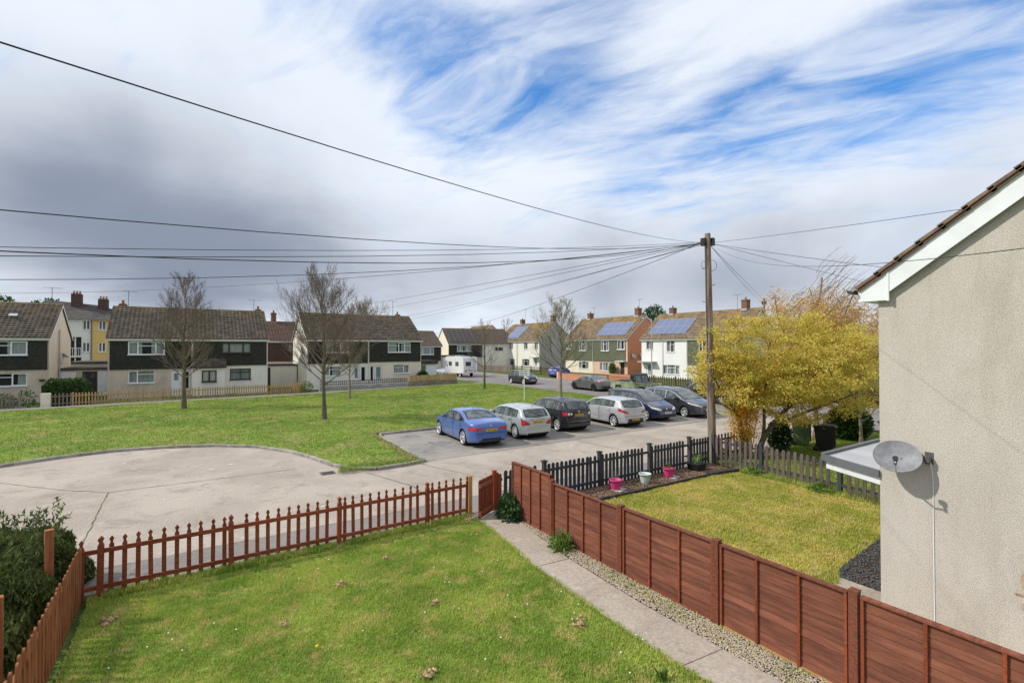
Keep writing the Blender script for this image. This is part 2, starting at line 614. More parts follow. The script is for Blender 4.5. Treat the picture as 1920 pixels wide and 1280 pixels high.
S = 900
sheet('ground', [(-S, -S), (S, -S), (S, S), (-S, S)], -0.06, M['earth'])
TURN = [(-14, 17.4), (-9.5, 21.3), (-7.2, 22.9), (-5.5, 23.95), (-4.2, 24.6), (-2.7, 24.95), (-1.1, 24.75), (0.76, 24.0), (2.24, 22.75), (3.3, 20.9),
        (3.85, 19.2), (4.1, 17.9), (4.45, 16.9), (5.1, 16.35), (6.0, 16.3), (7.1, 16.55)]
BAY = [(7.1, 16.55), (7.3, 22.75), (27.3, 22.75), (27.5, 17.1), (28.1, 15.9)]
sheet('access_road', [(-14, 11.95), (28.7, 11.95), (28.7, 15.9)] + BAY[::-1][1:] + TURN[::-1][1:], 0.0, M['concrete_road'])
sheet('parking_bay', [(7.22, 16.6), (27.42, 16.9), (27.24, 22.7), (7.36, 22.7)], 0.004, M['bay'])
sheet('pavement', [(-14, 10.78), (15.75, 10.78), (15.75, 11.95), (-14, 11.95)], 0.004, M['pave'])
sheet('estate_road', [(28.7, -40), (37.5, -40), (37.5, 160), (28.7, 160)], -0.004, M['road'])
sheet('forecourt', [(18.4, 11.95), (28.7, 11.95), (28.7, 10.9), (18.4, 10.9)], -0.006, M['concrete_road'])
sheet('road_pavement', [(37.62, -40), (39.4, -40), (39.4, 160), (37.62, 160)], 0.09, M['pave'])
PF = [(-40, 42.6), (-14, 43.7), (-2, 44.3), (7.7, 45.05), (18.2, 46.9), (28.4, 49.4)]
sheet('footpath', PF + [(x, y + 1.15) for x, y in PF[::-1]], 0.092, M['pave'])
GREEN = [(-40, 10.78), (-14, 10.78), (-14, 17.4)] + TURN[1:] + BAY[1:4] + [(28.1, 15.9), (28.55, 17.5), (28.55, 26.4), (28.55, 34), (28.55, 40), (28.55, 47), (28.4, 49.35)] + PF[::-1][1:]
sheet('green', GREEN, 0.086, M['green'])
sheet('corner_verge', [(25.2, 49.9), (28.5, 50.6), (28.5, 57.5), (26.4, 58.5), (25.2, 56)], 0.08, M['green'])
sheet('path_beside_lawn', [(5.86, 10.7), (6.56, 10.7), (6.5, 9.2), (6.42, 8.62), (6.25, 7.43), (6.15, 5.46), (6.17, 3.66), (6.18, -1), (5.4, -1), (5.40, 3.68), (5.36, 4.76), (5.40, 6.2), (5.47, 7.52), (5.66, 8.9)], 0.018, M['path'])
struct(MB().box(-1.5, 5.95, 10.70, 10.79, -0.05, 0.05).build('fence_edging', M['kerb']))
sheet('side_path', [(6.76, 3.95), (9.86, 4.08), (9.86, 3.27), (9.29, 3.27), (9.29, -4), (6.76, -4)], 0.012, M['path'])
# lawns: two soil sheets under the blades
LAWN1 = [(-1.4, -1), (5.42, -1), (5.42, 3.68), (5.38, 4.76), (5.42, 6.2), (5.49, 7.52), (5.68, 8.9), (5.83, 10.2), (5.8, 10.68), (-1.4, 10.68)]
LAWN2 = [(6.78, 4.0), (9.62, 4.0), (10.2, 4.22), (10.9, 4.3), (15.35, 4.6), (15.35, 9.55), (10, 9.62), (6.78, 9.7)]
sheet('lawn_ground', LAWN1, 0.0, M['lawn'])
sheet('mossy_lawn_ground', LAWN2, 0.002, M['lawn_dry'])
sheet('third_garden', [(15.8, 0), (26, 0), (28.2, 6), (28.2, 10.8), (15.8, 10.8)], -0.01, M['green'])
M['brown_soil'] = mat('brown_soil', (0.27, 0.17, 0.085), 0.95, col2=(0.20, 0.20, 0.05), scale=5, fine=.25)
M['soil'] = mat('dark_soil', (0.075, 0.05, 0.032), 0.95, var=0.4, scale=6, bump=0.6, bscale=30)
sheet('flower_bed', [(6.78, 9.72), (15.4, 9.56), (15.6, 10.7), (6.78, 10.7)], 0.004, M['soil'])
sheet('gravel_base', [(6.15, -1), (6.66, -1), (6.66, 10.6), (6.5, 10.6), (6.44, 8.62), (6.27, 7.43), (6.17, 5.46)], 0.006, M['soil'])


def kerb_run(name, pts, w=0.13, h=0.11, step=0.92, z=0.0):
    """a row of separate kerb stones following a line"""
    root = thing(name, None, None, (pts[0][0], pts[0][1], z))
    struct(root)
    P = [Vector((x, y, 0)) for x, y in pts]
    seg = [(P[i + 1] - P[i]).length for i in range(len(P) - 1)]
    tot = sum(seg)
    n = max(1, round(tot / step))

    def at(s):
        for i, L in enumerate(seg):
            if s <= L + 1e-6:
                return P[i] + (P[i + 1] - P[i]) * (s / L)
            s -= L
        return P[-1]
    mesh = {}
    for k in range(n):
        a = at(tot * k / n); b = at(tot * (k + 1) / n)
        L = round((b - a).length - 0.012, 2)
        if L not in mesh:
            c = 0.018
            mesh[L] = MB().prism([(-w / 2, -0.1), (w / 2, -0.1), (w / 2, h - c), (w / 2 - c, h), (-w / 2 + c, h), (-w / 2, h - c)], -L / 2, L / 2, axis='y').mesh('kerb_stone', M['kerb'])
        mid = (a + b) / 2 - P[0]
        d = b - a
        put('kerb_stone', mesh[L], root, (mid.x, mid.y, random.uniform(-0.006, 0.006)), (random.uniform(-.006, .006), random.uniform(-.01, .01), math.atan2(d.y, d.x) - PI / 2 + random.uniform(-.008, .008)))
    return root


kerb_run('turning_kerb', TURN)
kerb_run('bay_kerb', BAY)
kerb_run('verge_kerb', [(28.6, 17.4), (28.62, 49)], 0.13, 0.1, 1.9)
kerb_run('far_kerb', [(37.55, -2), (37.55, 100)], 0.13, 0.1, 1.9)
# flush edging between the pavement and the lane, and slab joints in the turning head
kerb_run('pavement_edge', [(-10, 11.97), (15.7, 11.97)], 0.10, 0.012, 0.92)


def crack(name, pts, w, m, z=0.006, wob=0.02):
    mb = MB()
    L = []
    for i in range(len(pts) - 1):
        p = Vector((*pts[i], 0)); q = Vector((*pts[i + 1], 0))
        n = max(2, int((q - p).length / 0.25))
        for k in range(n + (i == len(pts) - 2)):
            t = k / n
            L.append(p + (q - p) * t + Vector((random.uniform(-wob, wob), random.uniform(-wob, wob), 0)))
    v = []
    for i, p in enumerate(L):
        d = (L[min(i + 1, len(L) - 1)] - L[max(i - 1, 0)]).normalized()
        nrm = Vector((-d.y, d.x, 0)) * (w * random.uniform(0.5, 1.0) / 2)
        v += [p + nrm + Vector((0, 0, z)), p - nrm + Vector((0, 0, z))]
    mb.add(v, [(2 * i, 2 * i + 1, 2 * i + 3, 2 * i + 2) for i in range(len(L) - 1)])
    return struct(mb.build(name, m))


crack('road_joint', [(-1.9, 12.4), (-1.95, 15.5), (-1.99, 18.1)], 0.035, M['moss_line'])
crack('road_joint', [(-7.5, 23), (-4.9, 21.2), (-3.2, 19.2), (-1.99, 18.1)], 0.03, M['moss_line'])
crack('road_joint', [(-1.99, 18.1), (3.0, 18.0)], 0.03, M['tar'])
crack('road_joint', [(4.9, 16.2), (5.6, 13.8), (5.5, 12.1)], 0.035, M['tar'])
crack('road_joint', [(7.15, 16.55), (14, 16.7), (27.3, 16.9)], 0.03, M['tar'], 0.009)
crack('road_joint', [(6.9, 16.3), (7.8, 13.5), (7.9, 12.1)], 0.03, M['tar'])
crack('road_joint', [(14.5, 16.6), (14.7, 12.1)], 0.03, M['tar'])
crack('path_joint', [(5.46, 7.47), (6.24, 7.39)], 0.018, M['tar'], 0.022, 0.004)
crack('path_joint', [(5.40, 4.1), (6.16, 4.02)], 0.014, M['tar'], 0.022, 0.004)


def blotch(name, c, rx, ry, m, z, seed):
    r = random.Random(seed)
    n = 26
    ph = [r.uniform(0, 6.28) for _ in range(4)]
    pts = []
    for i in range(n):
        a = 2 * PI * i / n
        k = 1 + 0.22 * math.sin(3 * a + ph[0]) + 0.14 * math.sin(5 * a + ph[1]) + 0.1 * math.sin(9 * a + ph[2])
        pts.append((c[0] + rx * k * math.cos(a), c[1] + ry * k * math.sin(a)))
    return sheet(name, pts, z, m)


M['oil'] = mat('oil_stain', (0.17, 0.16, 0.148), 0.8, scale=3.5, col2=(0.26, 0.245, 0.228), fine=0.2, fscale=25, world=True)
blotch('oil_stain', (9.0, 19.3), 0.45, 0.5, M['oil'], 0.008, 3)
blotch('oil_stain', (8.6, 21.6), 0.4, 0.4, M['oil'], 0.008, 5)
blotch('oil_stain', (12.6, 17.2), 0.5, 0.4, M['oil'], 0.008, 8)

# drain by the kerb
dr = thing('drain_cover', 'square iron drain grating set beside the curved kerb', 'drain', (3.80, 16.85, 0.0))
mb = MB().box(-0.23, 0.23, -0.23, 0.23, -0.02, 0.004)
M['iron'] = mat('cast_iron', (0.14, 0.13, 0.12), 0.6, var=0.2, scale=8)
mb.build('frame', M['iron'], dr)
bar = MB().box(-0.18, 0.18, -0.012, 0.012, 0, 0.012).mesh('grating_bar', M['iron'])
for k in range(6):
    put('grating_bar', bar, dr, (0, -0.16 + k * 0.064, 0.004))

# ---------------------------------------------------------------- grass blades


def in_poly(P, poly):
    x, y = P[:, 0], P[:, 1]
    ins = np.zeros(len(P), bool)
    n = len(poly)
    for i in range(n):
        x0, y0 = poly[i]; x1, y1 = poly[(i + 1) % n]
        c = ((y0 > y) != (y1 > y)) & (x < (x1 - x0) * (y - y0) / (y1 - y0 + 1e-12) + x0)
        ins ^= c
    return ins


def vnoise(P, s, seed):
    """smooth value noise for placing things unevenly"""
    r = np.random.default_rng(seed)
    T = r.random((64, 64))
    q = P * s
    i = np.floor(q).astype(int); f = q - i
    f = f * f * (3 - 2 * f)
    g = lambda a, b: T[(i[:, 0] + a) % 64, (i[:, 1] + b) % 64]
    return (g(0, 0) * (1 - f[:, 0]) + g(1, 0) * f[:, 0]) * (1 - f[:, 1]) + (g(0, 1) * (1 - f[:, 0]) + g(1, 1) * f[:, 0]) * f[:, 1]


def blades(name, poly, n, h, w, m, z0, box=None, seed=1, edge=None, clump=0.5):
    r = np.random.default_rng(seed)
    a = np.array(poly)
    lo, hi = a.min(0), a.max(0)
    if box: lo, hi = np.maximum(lo, box[:2]), np.minimum(hi, box[2:])
    P = r.random((n, 2)) * (hi - lo) + lo
    keep = in_poly(P, poly)
    dens = vnoise(P, 2.2, seed) * 0.6 + vnoise(P, 7.0, seed + 1) * 0.4
    keep &= r.random(n) < (1 - clump) + clump * 2 * dens
    P = P[keep]; dens = dens[keep]
    k = len(P)
    ht = h * (0.45 + 0.8 * r.random(k)) * (0.55 + 0.9 * dens)
    ang = r.random(k) * 2 * PI
    lean = r.random(k) * 0.9
    dirx, diry = np.cos(ang), np.sin(ang)
    ww = w * (0.6 + 0.8 * r.random(k))
    V = np.zeros((k, 3, 3))
    V[:, 0] = np.stack([P[:, 0] - diry * ww, P[:, 1] + dirx * ww, np.full(k, z0)], 1)
    V[:, 1] = np.stack([P[:, 0] + diry * ww, P[:, 1] - dirx * ww, np.full(k, z0)], 1)
    a2 = ang + (r.random(k) - .5)
    V[:, 2] = np.stack([P[:, 0] + np.cos(a2) * ht * lean, P[:, 1] + np.sin(a2) * ht * lean, z0 + ht], 1)
    F = np.arange(k * 3).reshape(k, 3)
    o = fast_mesh(name, V.reshape(-1, 3), F, m)
    return o


def blade_mat(name, a, b_, dry, dry_amt, scale):
    m = bpy.data.materials.new(name)
    m.use_nodes = True
    g = NT(m.node_tree)
    b = g.n['Principled BSDF']; out = g.n['Material Output']
    b.inputs['Roughness'].default_value = 0.7
    b.inputs['Specular IOR Level'].default_value = 0.2
    vec = g.new('ShaderNodeNewGeometry').outputs['Position']
    mp = g.new('ShaderNodeMapping'); mp.inputs['Scale'].default_value = (1, 1, 0)
    g.l.new(vec, mp.inputs[0]); vec = mp.outputs[0]
    c = g.mix(g.smooth(g.noise(vec, scale, 5.0, 0.6), 0.36, 0.62), a, b_)
    c = g.mix(g.math('MULTIPLY', g.smooth(g.noise(vec, scale * 3.1, 6.0, 0.68), 0.47, 0.66), dry_amt), c, dry)
    wn = g.noise(vec, 90.0, 0.0)
    hv = g.new('ShaderNodeHueSaturation', inp={'Color': c, 'Value': g.smooth(wn, 0.2, 0.8, 0.65, 1.4)})
    c = hv.outputs[0]
    g.set(b, 'Base Color', c)
    tr = g.new('ShaderNodeBsdfTranslucent', inp={0: c})
    mx = g.new('ShaderNodeMixShader', inp={0: 0.3, 1: b.outputs[0], 2: tr.outputs[0]})
    g.l.new(mx.outputs[0], out.inputs[0])
    return m


M['blade'] = blade_mat('grass_blade', (0.46, 0.53, 0.11), (0.29, 0.40, 0.068), (0.64, 0.53, 0.21), 0.7, 0.8)
M['blade_dry'] = blade_mat('mossy_grass_blade', (0.60, 0.52, 0.14), (0.40, 0.42, 0.075), (0.70, 0.56, 0.27), 0.7, 0.7)
M['blade_green'] = blade_mat('communal_grass_blade', (0.265, 0.345, 0.058), (0.19, 0.28, 0.044), (0.40, 0.345, 0.135), 0.65, 0.2)
tag(blades('grass', LAWN1, 380000, 0.045, 0.006, M['blade'], 0.0, (-1.4, 2.5, 5.9, 10.7), 1), kind='stuff')
tag(blades('grass', LAWN2, 190000, 0.05, 0.009, M['blade_dry'], 0.0, (6.8, 3.9, 15.4, 9.75), 2, clump=0.7), kind='stuff')
tag(blades('grass', GREEN, 420000, 0.055, 0.016, M['blade_green'], 0.08, (-14, 15, 28.6, 47), 3, clump=0.85), kind='stuff')
tag(blades('grass', [(15.8, 2), (28.2, 6), (28.2, 10.8), (15.8, 10.8)], 60000, 0.06, 0.012, M['blade_green'], -0.01, None, 4), kind='stuff')
# longer grass along the fence foot, path edge and kerbs
tag(blades('grass', [(-1.4, 10.45), (5.75, 10.45), (5.75, 10.7), (-1.4, 10.7)], 9000, 0.13, 0.008, M['blade'], 0.0, None, 5), kind='stuff')
tag(blades('grass', [(5.25, 3), (5.3, 4.76), (5.34, 6.2), (5.41, 7.52), (5.6, 8.9), (5.76, 10.1), (5.9, 10.1), (5.72, 8.9), (5.53, 7.52), (5.46, 6.2), (5.42, 4.76), (5.45, 3)], 11000, 0.075, 0.007, M['blade'], 0.0, None, 6), kind='stuff')
tag(blades('grass', [(15.0, 4.4), (15.5, 4.4), (15.7, 9.6), (15.3, 9.6)], 9000, 0.16, 0.009, M['blade'], 0.0, None, 7), kind='stuff')
tag(blades('grass', [(6.2, 3), (6.62, 3), (6.62, 8.5), (6.35, 8.5)], 2600, 0.05, 0.007, M['blade'], 0.01, None, 9, clump=1.0), kind='stuff')
tag(blades('grass', [(4.0, 16.4), (6.9, 16.25), (7.1, 16.7), (4.3, 17.2)], 3000, 0.12, 0.01, M['blade_green'], 0.05, None, 8), kind='stuff')


def chips(name, poly, n, size, mats_col, z0, flat, seed, m):
    """loose stones or bark chips: small uneven lumps"""
    r = np.random.default_rng(seed)
    a = np.array(poly); lo, hi = a.min(0), a.max(0)
    P = r.random((n, 2)) * (hi - lo) + lo
    P = P[in_poly(P, poly)]
    k = len(P)
    base = np.array([(1, 0, 0), (0, 1, 0), (-1, 0, 0), (0, -1, 0), (0, 0, 1), (0, 0, -0.6)], float)
    F0 = np.array([(0, 1, 4), (1, 2, 4), (2, 3, 4), (3, 0, 4), (1, 0, 5), (2, 1, 5), (3, 2, 5), (0, 3, 5)])
    sc = size * (0.5 + r.random((k, 1, 3)))
    sc[:, :, 2] *= flat
    sc[:, :, 0] *= 1.4
    V = base[None] * sc * (0.8 + 0.4 * r.random((k, 6, 1)))
    th = r.random(k) * 2 * PI
    c, s_ = np.cos(th)[:, None], np.sin(th)[:, None]
    X = V[:, :, 0] * c - V[:, :, 1] * s_; Y = V[:, :, 0] * s_ + V[:, :, 1] * c
    tilt = (r.random((k, 1)) - 0.5) * 0.8
    V = np.stack([X + P[:, :1], Y + P[:, 1:], V[:, :, 2] + z0 + X * tilt + r.random((k, 1)) * size * 0.5], 2)
    F = (F0[None] + (np.arange(k) * 6)[:, None, None]).reshape(-1, 3)
    return tag(fast_mesh(name, V.reshape(-1, 3), F, m), kind='stuff')


def chip_mat(name, cols, scale):
    m = bpy.data.materials.new(name)
    m.use_nodes = True
    g = NT(m.node_tree)
    b = g.n['Principled BSDF']
    b.inputs['Roughness'].default_value = 0.9
    vec = g.new('ShaderNodeNewGeometry').outputs['Position']
    cr = g.new('ShaderNodeValToRGB')
    cr.color_ramp.interpolation = 'CONSTANT'
    el = cr.color_ramp.elements
    el[0].color = (*cols[0], 1); el[0].position = 0
    for i, c in enumerate(cols[1:]):
        e = el.new(0.34 + 0.32 * (i + 1) / len(cols)); e.color = (*c, 1)
    g.l.new(g.noise(vec, scale, 1.0, 0.5), cr.inputs[0])
    g.set(b, 'Base Color', cr.outputs[0])
    return m


M['gravel'] = chip_mat('gravel_stones', [(0.52, 0.42, 0.31), (0.34, 0.26, 0.19), (0.62, 0.54, 0.44), (0.42, 0.34, 0.25), (0.26, 0.21, 0.17), (0.58, 0.45, 0.3)], 24)
M['bark'] = chip_mat('bark_chips', [(0.16, 0.085, 0.05), (0.26, 0.16, 0.095), (0.38, 0.28, 0.19), (0.11, 0.06, 0.04), (0.2, 0.11, 0.065)], 22)
chips('gravel', [(6.18, 0), (6.64, 0), (6.64, 9.6), (6.5, 9.6), (6.44, 8.62), (6.27, 7.43), (6.17, 5.46)], 15000, 0.013, None, 0.016, 0.8, 5, M['gravel'])
chips('gravel', [(5.55, 10.4), (5.95, 10.4), (5.95, 10.7), (5.55, 10.7)], 700, 0.02, None, 0.016, 0.8, 6, M['gravel'])
chips('bark_chips', [(6.8, 9.76), (15.4, 9.6), (15.6, 10.66), (6.8, 10.66)], 10000, 0.024, None, 0.02, 0.35, 7, M['bark'])
M['slate_chip'] = chip_mat('slate_chips', [(0.10, 0.10, 0.105), (0.07, 0.07, 0.075), (0.14, 0.14, 0.145), (0.05, 0.05, 0.055)], 22)
sheet('slate_bed', [(9.85, 3.3), (15.3, 3.3), (15.3, 4.62), (10.9, 4.32), (10.2, 4.24), (9.85, 4.1)], 0.008, M['soil'])
chips('slate_chips', [(9.85, 3.3), (15.3, 3.3), (15.3, 4.62), (10.9, 4.32), (10.2, 4.24), (9.85, 4.1)], 5000, 0.02, None, 0.012, 0.5, 15, M['slate_chip'])
sheet('verge_soil', [(6.72, 16.66), (7.05, 16.66), (7.23, 22.78), (9.3, 22.8), (9.3, 22.95), (7.0, 22.98), (6.86, 20)], 0.089, M['brown_soil'])
chips('fallen_leaves', [(6.66, 16.66), (7.05, 16.66), (7.23, 22.78), (10.3, 22.8), (10.3, 23.0), (6.9, 23.05), (6.76, 20)], 1300, 0.03, None, 0.093, 0.3, 16, M['bark'])
# dark edging boards between the bed and the mossy lawn
ed = thing('bed_edging', 'dark timber edging boards along the bark flower bed', 'edging', (7, 9.7, 0))
M['dark_wood'] = wood_mat('dark_stained_wood', (0.055, 0.053, 0.052), (0.03, 0.029, 0.03))
for i, (x0, x1) in enumerate([(6.9, 9.6), (9.62, 12.4), (12.42, 14.2)]):
    y0, y1 = 9.74 - 0.02 * (x0 - 7), 9.74 - 0.02 * (x1 - 7)
    MB().bar((x0 - 7, y0 - 9.7, 0.035), (x1 - 7, y1 - 9.7, 0.035), 0.06, 0.1).build('edging_board', M['dark_wood'], ed)
MB().bar((14.1 - 7, 9.66 - 9.7, 0.06), (15.75 - 7, 9.42 - 9.7, 0.06), 0.24, 0.1).build('edging_board', M['dark_wood'], ed)

# ---------------------------------------------------------------- fences
M['red_wood'] = wood_mat('red_stained_wood', (0.29, 0.074, 0.031), (0.18, 0.043, 0.019), rnd=0.16)
M['red_wood_x'] = wood_mat('red_stained_board', (0.235, 0.08, 0.046), (0.15, 0.05, 0.03), grain=(1.2, 9, 16), scale=2.2, rnd=0.2)
M['orange_wood'] = wood_mat('orange_stained_wood', (0.36, 0.135, 0.055), (0.24, 0.08, 0.032), grain=(9, 9, 1), rnd=0.15)
M['new_wood'] = wood_mat('fresh_sawn_wood', (0.52, 0.33, 0.11), (0.40, 0.235, 0.075), grain=(9, 9, 1), rnd=0.1)
M['charcoal_wood'] = wood_mat('charcoal_painted_wood', (0.062, 0.066, 0.072), (0.04, 0.043, 0.048), grain=(9, 9, 1), rnd=0.15)
M['brown_grey_wood'] = wood_mat('weathered_brown_wood', (0.15, 0.11, 0.095), (0.095, 0.074, 0.068), grain=(9, 9, 1), rnd=0.22)
M['tan_wood'] = wood_mat('tan_wood', (0.50, 0.35, 0.17), (0.36, 0.245, 0.115), grain=(9, 9, 1), rnd=0.2)
M['old_wood'] = wood_mat('silvered_wood', (0.26, 0.22, 0.18), (0.17, 0.14, 0.115), grain=(9, 9, 1), rnd=0.2)
M['dark_brown_wood'] = wood_mat('dark_brown_wood', (0.10, 0.062, 0.04), (0.06, 0.038, 0.026), grain=(9, 9, 1), rnd=0.2)


def profile(kind, w, h):
    a = w / 2
    if kind == 'spear':       # shaped head: shoulders, neck, pointed tip
        return [(-a, 0), (a, 0), (a, h - .15), (a * .55, h - .115), (a * .55, h - .085), (a, h - .05), (0, h), (-a, h - .05), (-a * .55, h - .085), (-a * .55, h - .115), (-a, h - .15)]
    if kind == 'round':
        return [(-a, 0), (a, 0), (a, h - a)] + [(a * math.cos(t), h - a + a * math.sin(t)) for t in (0.5, 1.0, 1.57, 2.14, 2.64)] + [(-a, h - a)]
    if kind == 'point':
        return [(-a, 0), (a, 0), (a, h - a * .8), (0, h), (-a, h - a * .8)]
    return [(-a, 0), (a, 0), (a, h), (-a, h)]


def picket_fence(name, label, p, q, h, kind, w, t, gap, rails, posts, ph, pw, m, group=None, rail_side=-1, cap=None, z=0.0, rail_h=0.07, lean=0.0,
                 wander=0.012, rail_m=None, post_m=None, cat='fence'):
    """p to q on the ground; rails: heights; posts: distances along the fence"""
    p = Vector((*p, z)); q = Vector((*q, z))
    d = q - p
    L = d.length
    root = thing(name, label, cat, p, math.atan2(d.y, d.x), group)
    me = MB().prism(profile(kind, w, h), -t / 2, t / 2).mesh('picket', m)
    pm = [0.0] + list(posts) + [L]
    off = rail_side * (t / 2 + 0.019)
    n = int(L / gap)
    for i in range(n + 1):
        x = i * L / n
        if any(abs(x - s) < pw * 0.5 + w * 0.85 for s in posts):
            continue
        put('picket', me, root, (x + random.uniform(-1, 1) * wander * .4, 0, random.uniform(-1, 1) * wander), (lean + random.uniform(-.012, .012), random.uniform(-.014, .014), 0))
    for s0, s1 in zip(pm[:-1], pm[1:]):
        if s1 - s0 < 0.12: continue
        for rz in rails:
            MB().box(s0 + .02, s1 - .02, off - .018, off + .018, rz - rail_h / 2, rz + rail_h / 2).build('rail', rail_m or m, root)
    if posts:
        pmb = MB()
        if kind == 'spear':
            pmb.prism(profile('spear', pw, ph), -pw / 2, pw / 2)
        else:
            pmb.box(-pw / 2, pw / 2, -pw / 2, pw / 2, -0.05, ph)
            if cap:
                pmb.box(-pw / 2 - .025, pw / 2 + .025, -pw / 2 - .025, pw / 2 + .025, ph + .001, ph + .03)
                pmb.box(-pw / 2 + .01, pw / 2 - .01, -pw / 2 + .01, pw / 2 - .01, ph + .031, ph + .045)
        pme = pmb.mesh('post', post_m or m)
        for s in posts:
            put('post', pme, root, (s, off * 0.9 + rail_side * pw * .25, 0), (random.uniform(-.012, .012), random.uniform(-.012, .012), 0))
    return root


picket_fence('picket_fence', 'red stained picket fence with spear tops along the front of the near lawn', (-1.5, 10.66), (5.72, 10.68), 0.99, 'spear', 0.068, 0.022, 0.182,
             [0.77, 0.17], [0.24, 2.15, 4.13, 6.15], 1.02, 0.085, M['red_wood'], wander=0.004)
picket_fence('picket_fence', 'orange brown picket fence with rounded tops sloping down the left side beside the dark hedge', (-1.5, 10.5), (-1.5, 2.0), 0.93, 'round', 0.072, 0.022, 0.155,
             [0.70, 0.2], [], 1, 0.09, M['orange_wood'], rail_side=-1, lean=0.0)
picket_fence('picket_fence', 'charcoal painted picket fence with flat capped posts behind the plant pots', (6.9, 10.74), (15.66, 10.76), 0.95, 'round', 0.104, 0.02, 0.158,
             [0.77, 0.17], [1.25, 3.35, 5.55, 7.62], 1.03, 0.1, M['charcoal_wood'], cap=True)
picket_fence('picket_fence', 'weathered brown picket fence with pointed tops at the edge of the mossy lawn', (15.72, 10.62), (15.0, 3.6), 1.0, 'point', 0.098, 0.022, 0.19,
             [0.82, 0.3], [0.02, 1.88, 4.3, 6.6], 1.06, 0.11, M['brown_grey_wood'], rail_side=1, rail_m=M['charcoal_wood'], post_m=M['charcoal_wood'], wander=0.02)
picket_fence('picket_fence', 'short dark picket fence behind the yellow tree beyond the telegraph pole', (16.2, 10.8), (18.6, 10.85), 0.95, 'round', 0.08, 0.02, 0.19,
             [0.75, 0.2], [], 1.0, 0.09, M['charcoal_wood'])

# posts standing on their own
MB().box(-.045, .045, -.045, .045, -.05, .98).build('post', M['new_wood'], tag(thing('gate_post', 'pale fresh sawn gate post at the end of the red picket fence', 'post', (5.82, 10.70, 0)), None))
MB().prism([(-.05, -.05), (.05, -.05), (.05, .05), (-.05, .05)], -.05, 1.44, axis='z').build('post', M['orange_wood'], thing('timber_post', 'tall square brown timber post standing in front of the dark hedge', 'post', (-1.78, 9.98, 0), 0.3))
MB().prism([(-.05, -.05), (.05, -.05), (.05, .05), (-.05, .05)], -.05, 1.40, axis='z').build('post', M['orange_wood'], thing('timber_post', 'brown timber post at the left edge of the photo nearest the camera', 'post', (-1.80, 7.72, 0), 0.3))

# gate: vertical boards with sawn tips, two ledges, open a little inwards
hp = thing('hinge_post', 'bright red square post carrying the open garden gate', 'post', (6.50, 10.64, 0))
M['bright_red'] = wood_mat('bright_red_wood', (0.36, 0.055, 0.022), (0.25, 0.04, 0.018), grain=(9, 9, 1), rnd=0.1)
MB().box(-.045, .045, -.045, .045, -.05, 1.03).build('post', M['bright_red'], hp)
gate = thing('garden_gate', 'red stained boarded garden gate standing ajar beside the path', 'gate', (6.44, 10.60, 0.04), math.atan2(-0.36, -0.62))
M['gate_wood'] = wood_mat('gate_wood', (0.25, 0.062, 0.026), (0.16, 0.038, 0.018), grain=(9, 9, 1), rnd=0.14)
bm_ = MB().prism(profile('point', 0.078, 0.93), -.009, .009).mesh('board', M['gate_wood'])
for k in range(9):
    put('board', bm_, gate, (0.05 + k * 0.0805, 0, random.uniform(-.006, .006)))
for z in (0.78, 0.13):
    MB().box(0.01, 0.73, .010, .048, z - .045, z + .045).build('ledge', M['orange_wood'], gate)
MB().bar((0.70, .03, .10), (0.70, .03, .02), .06, .05).build('bracket', M['orange_wood'], gate)
fl = thing('fence_infill', 'narrow red boarded infill between hinge post and panel fence', 'fence', (6.57, 10.6, 0.02))
for k in range(2):
    put('board', bm_, fl, (k * 0.08, 0, 0.03 - k * .04))
MB().box(-.05, .16, .012, .045, .72, .79).build('rail', M['gate_wood'], fl)

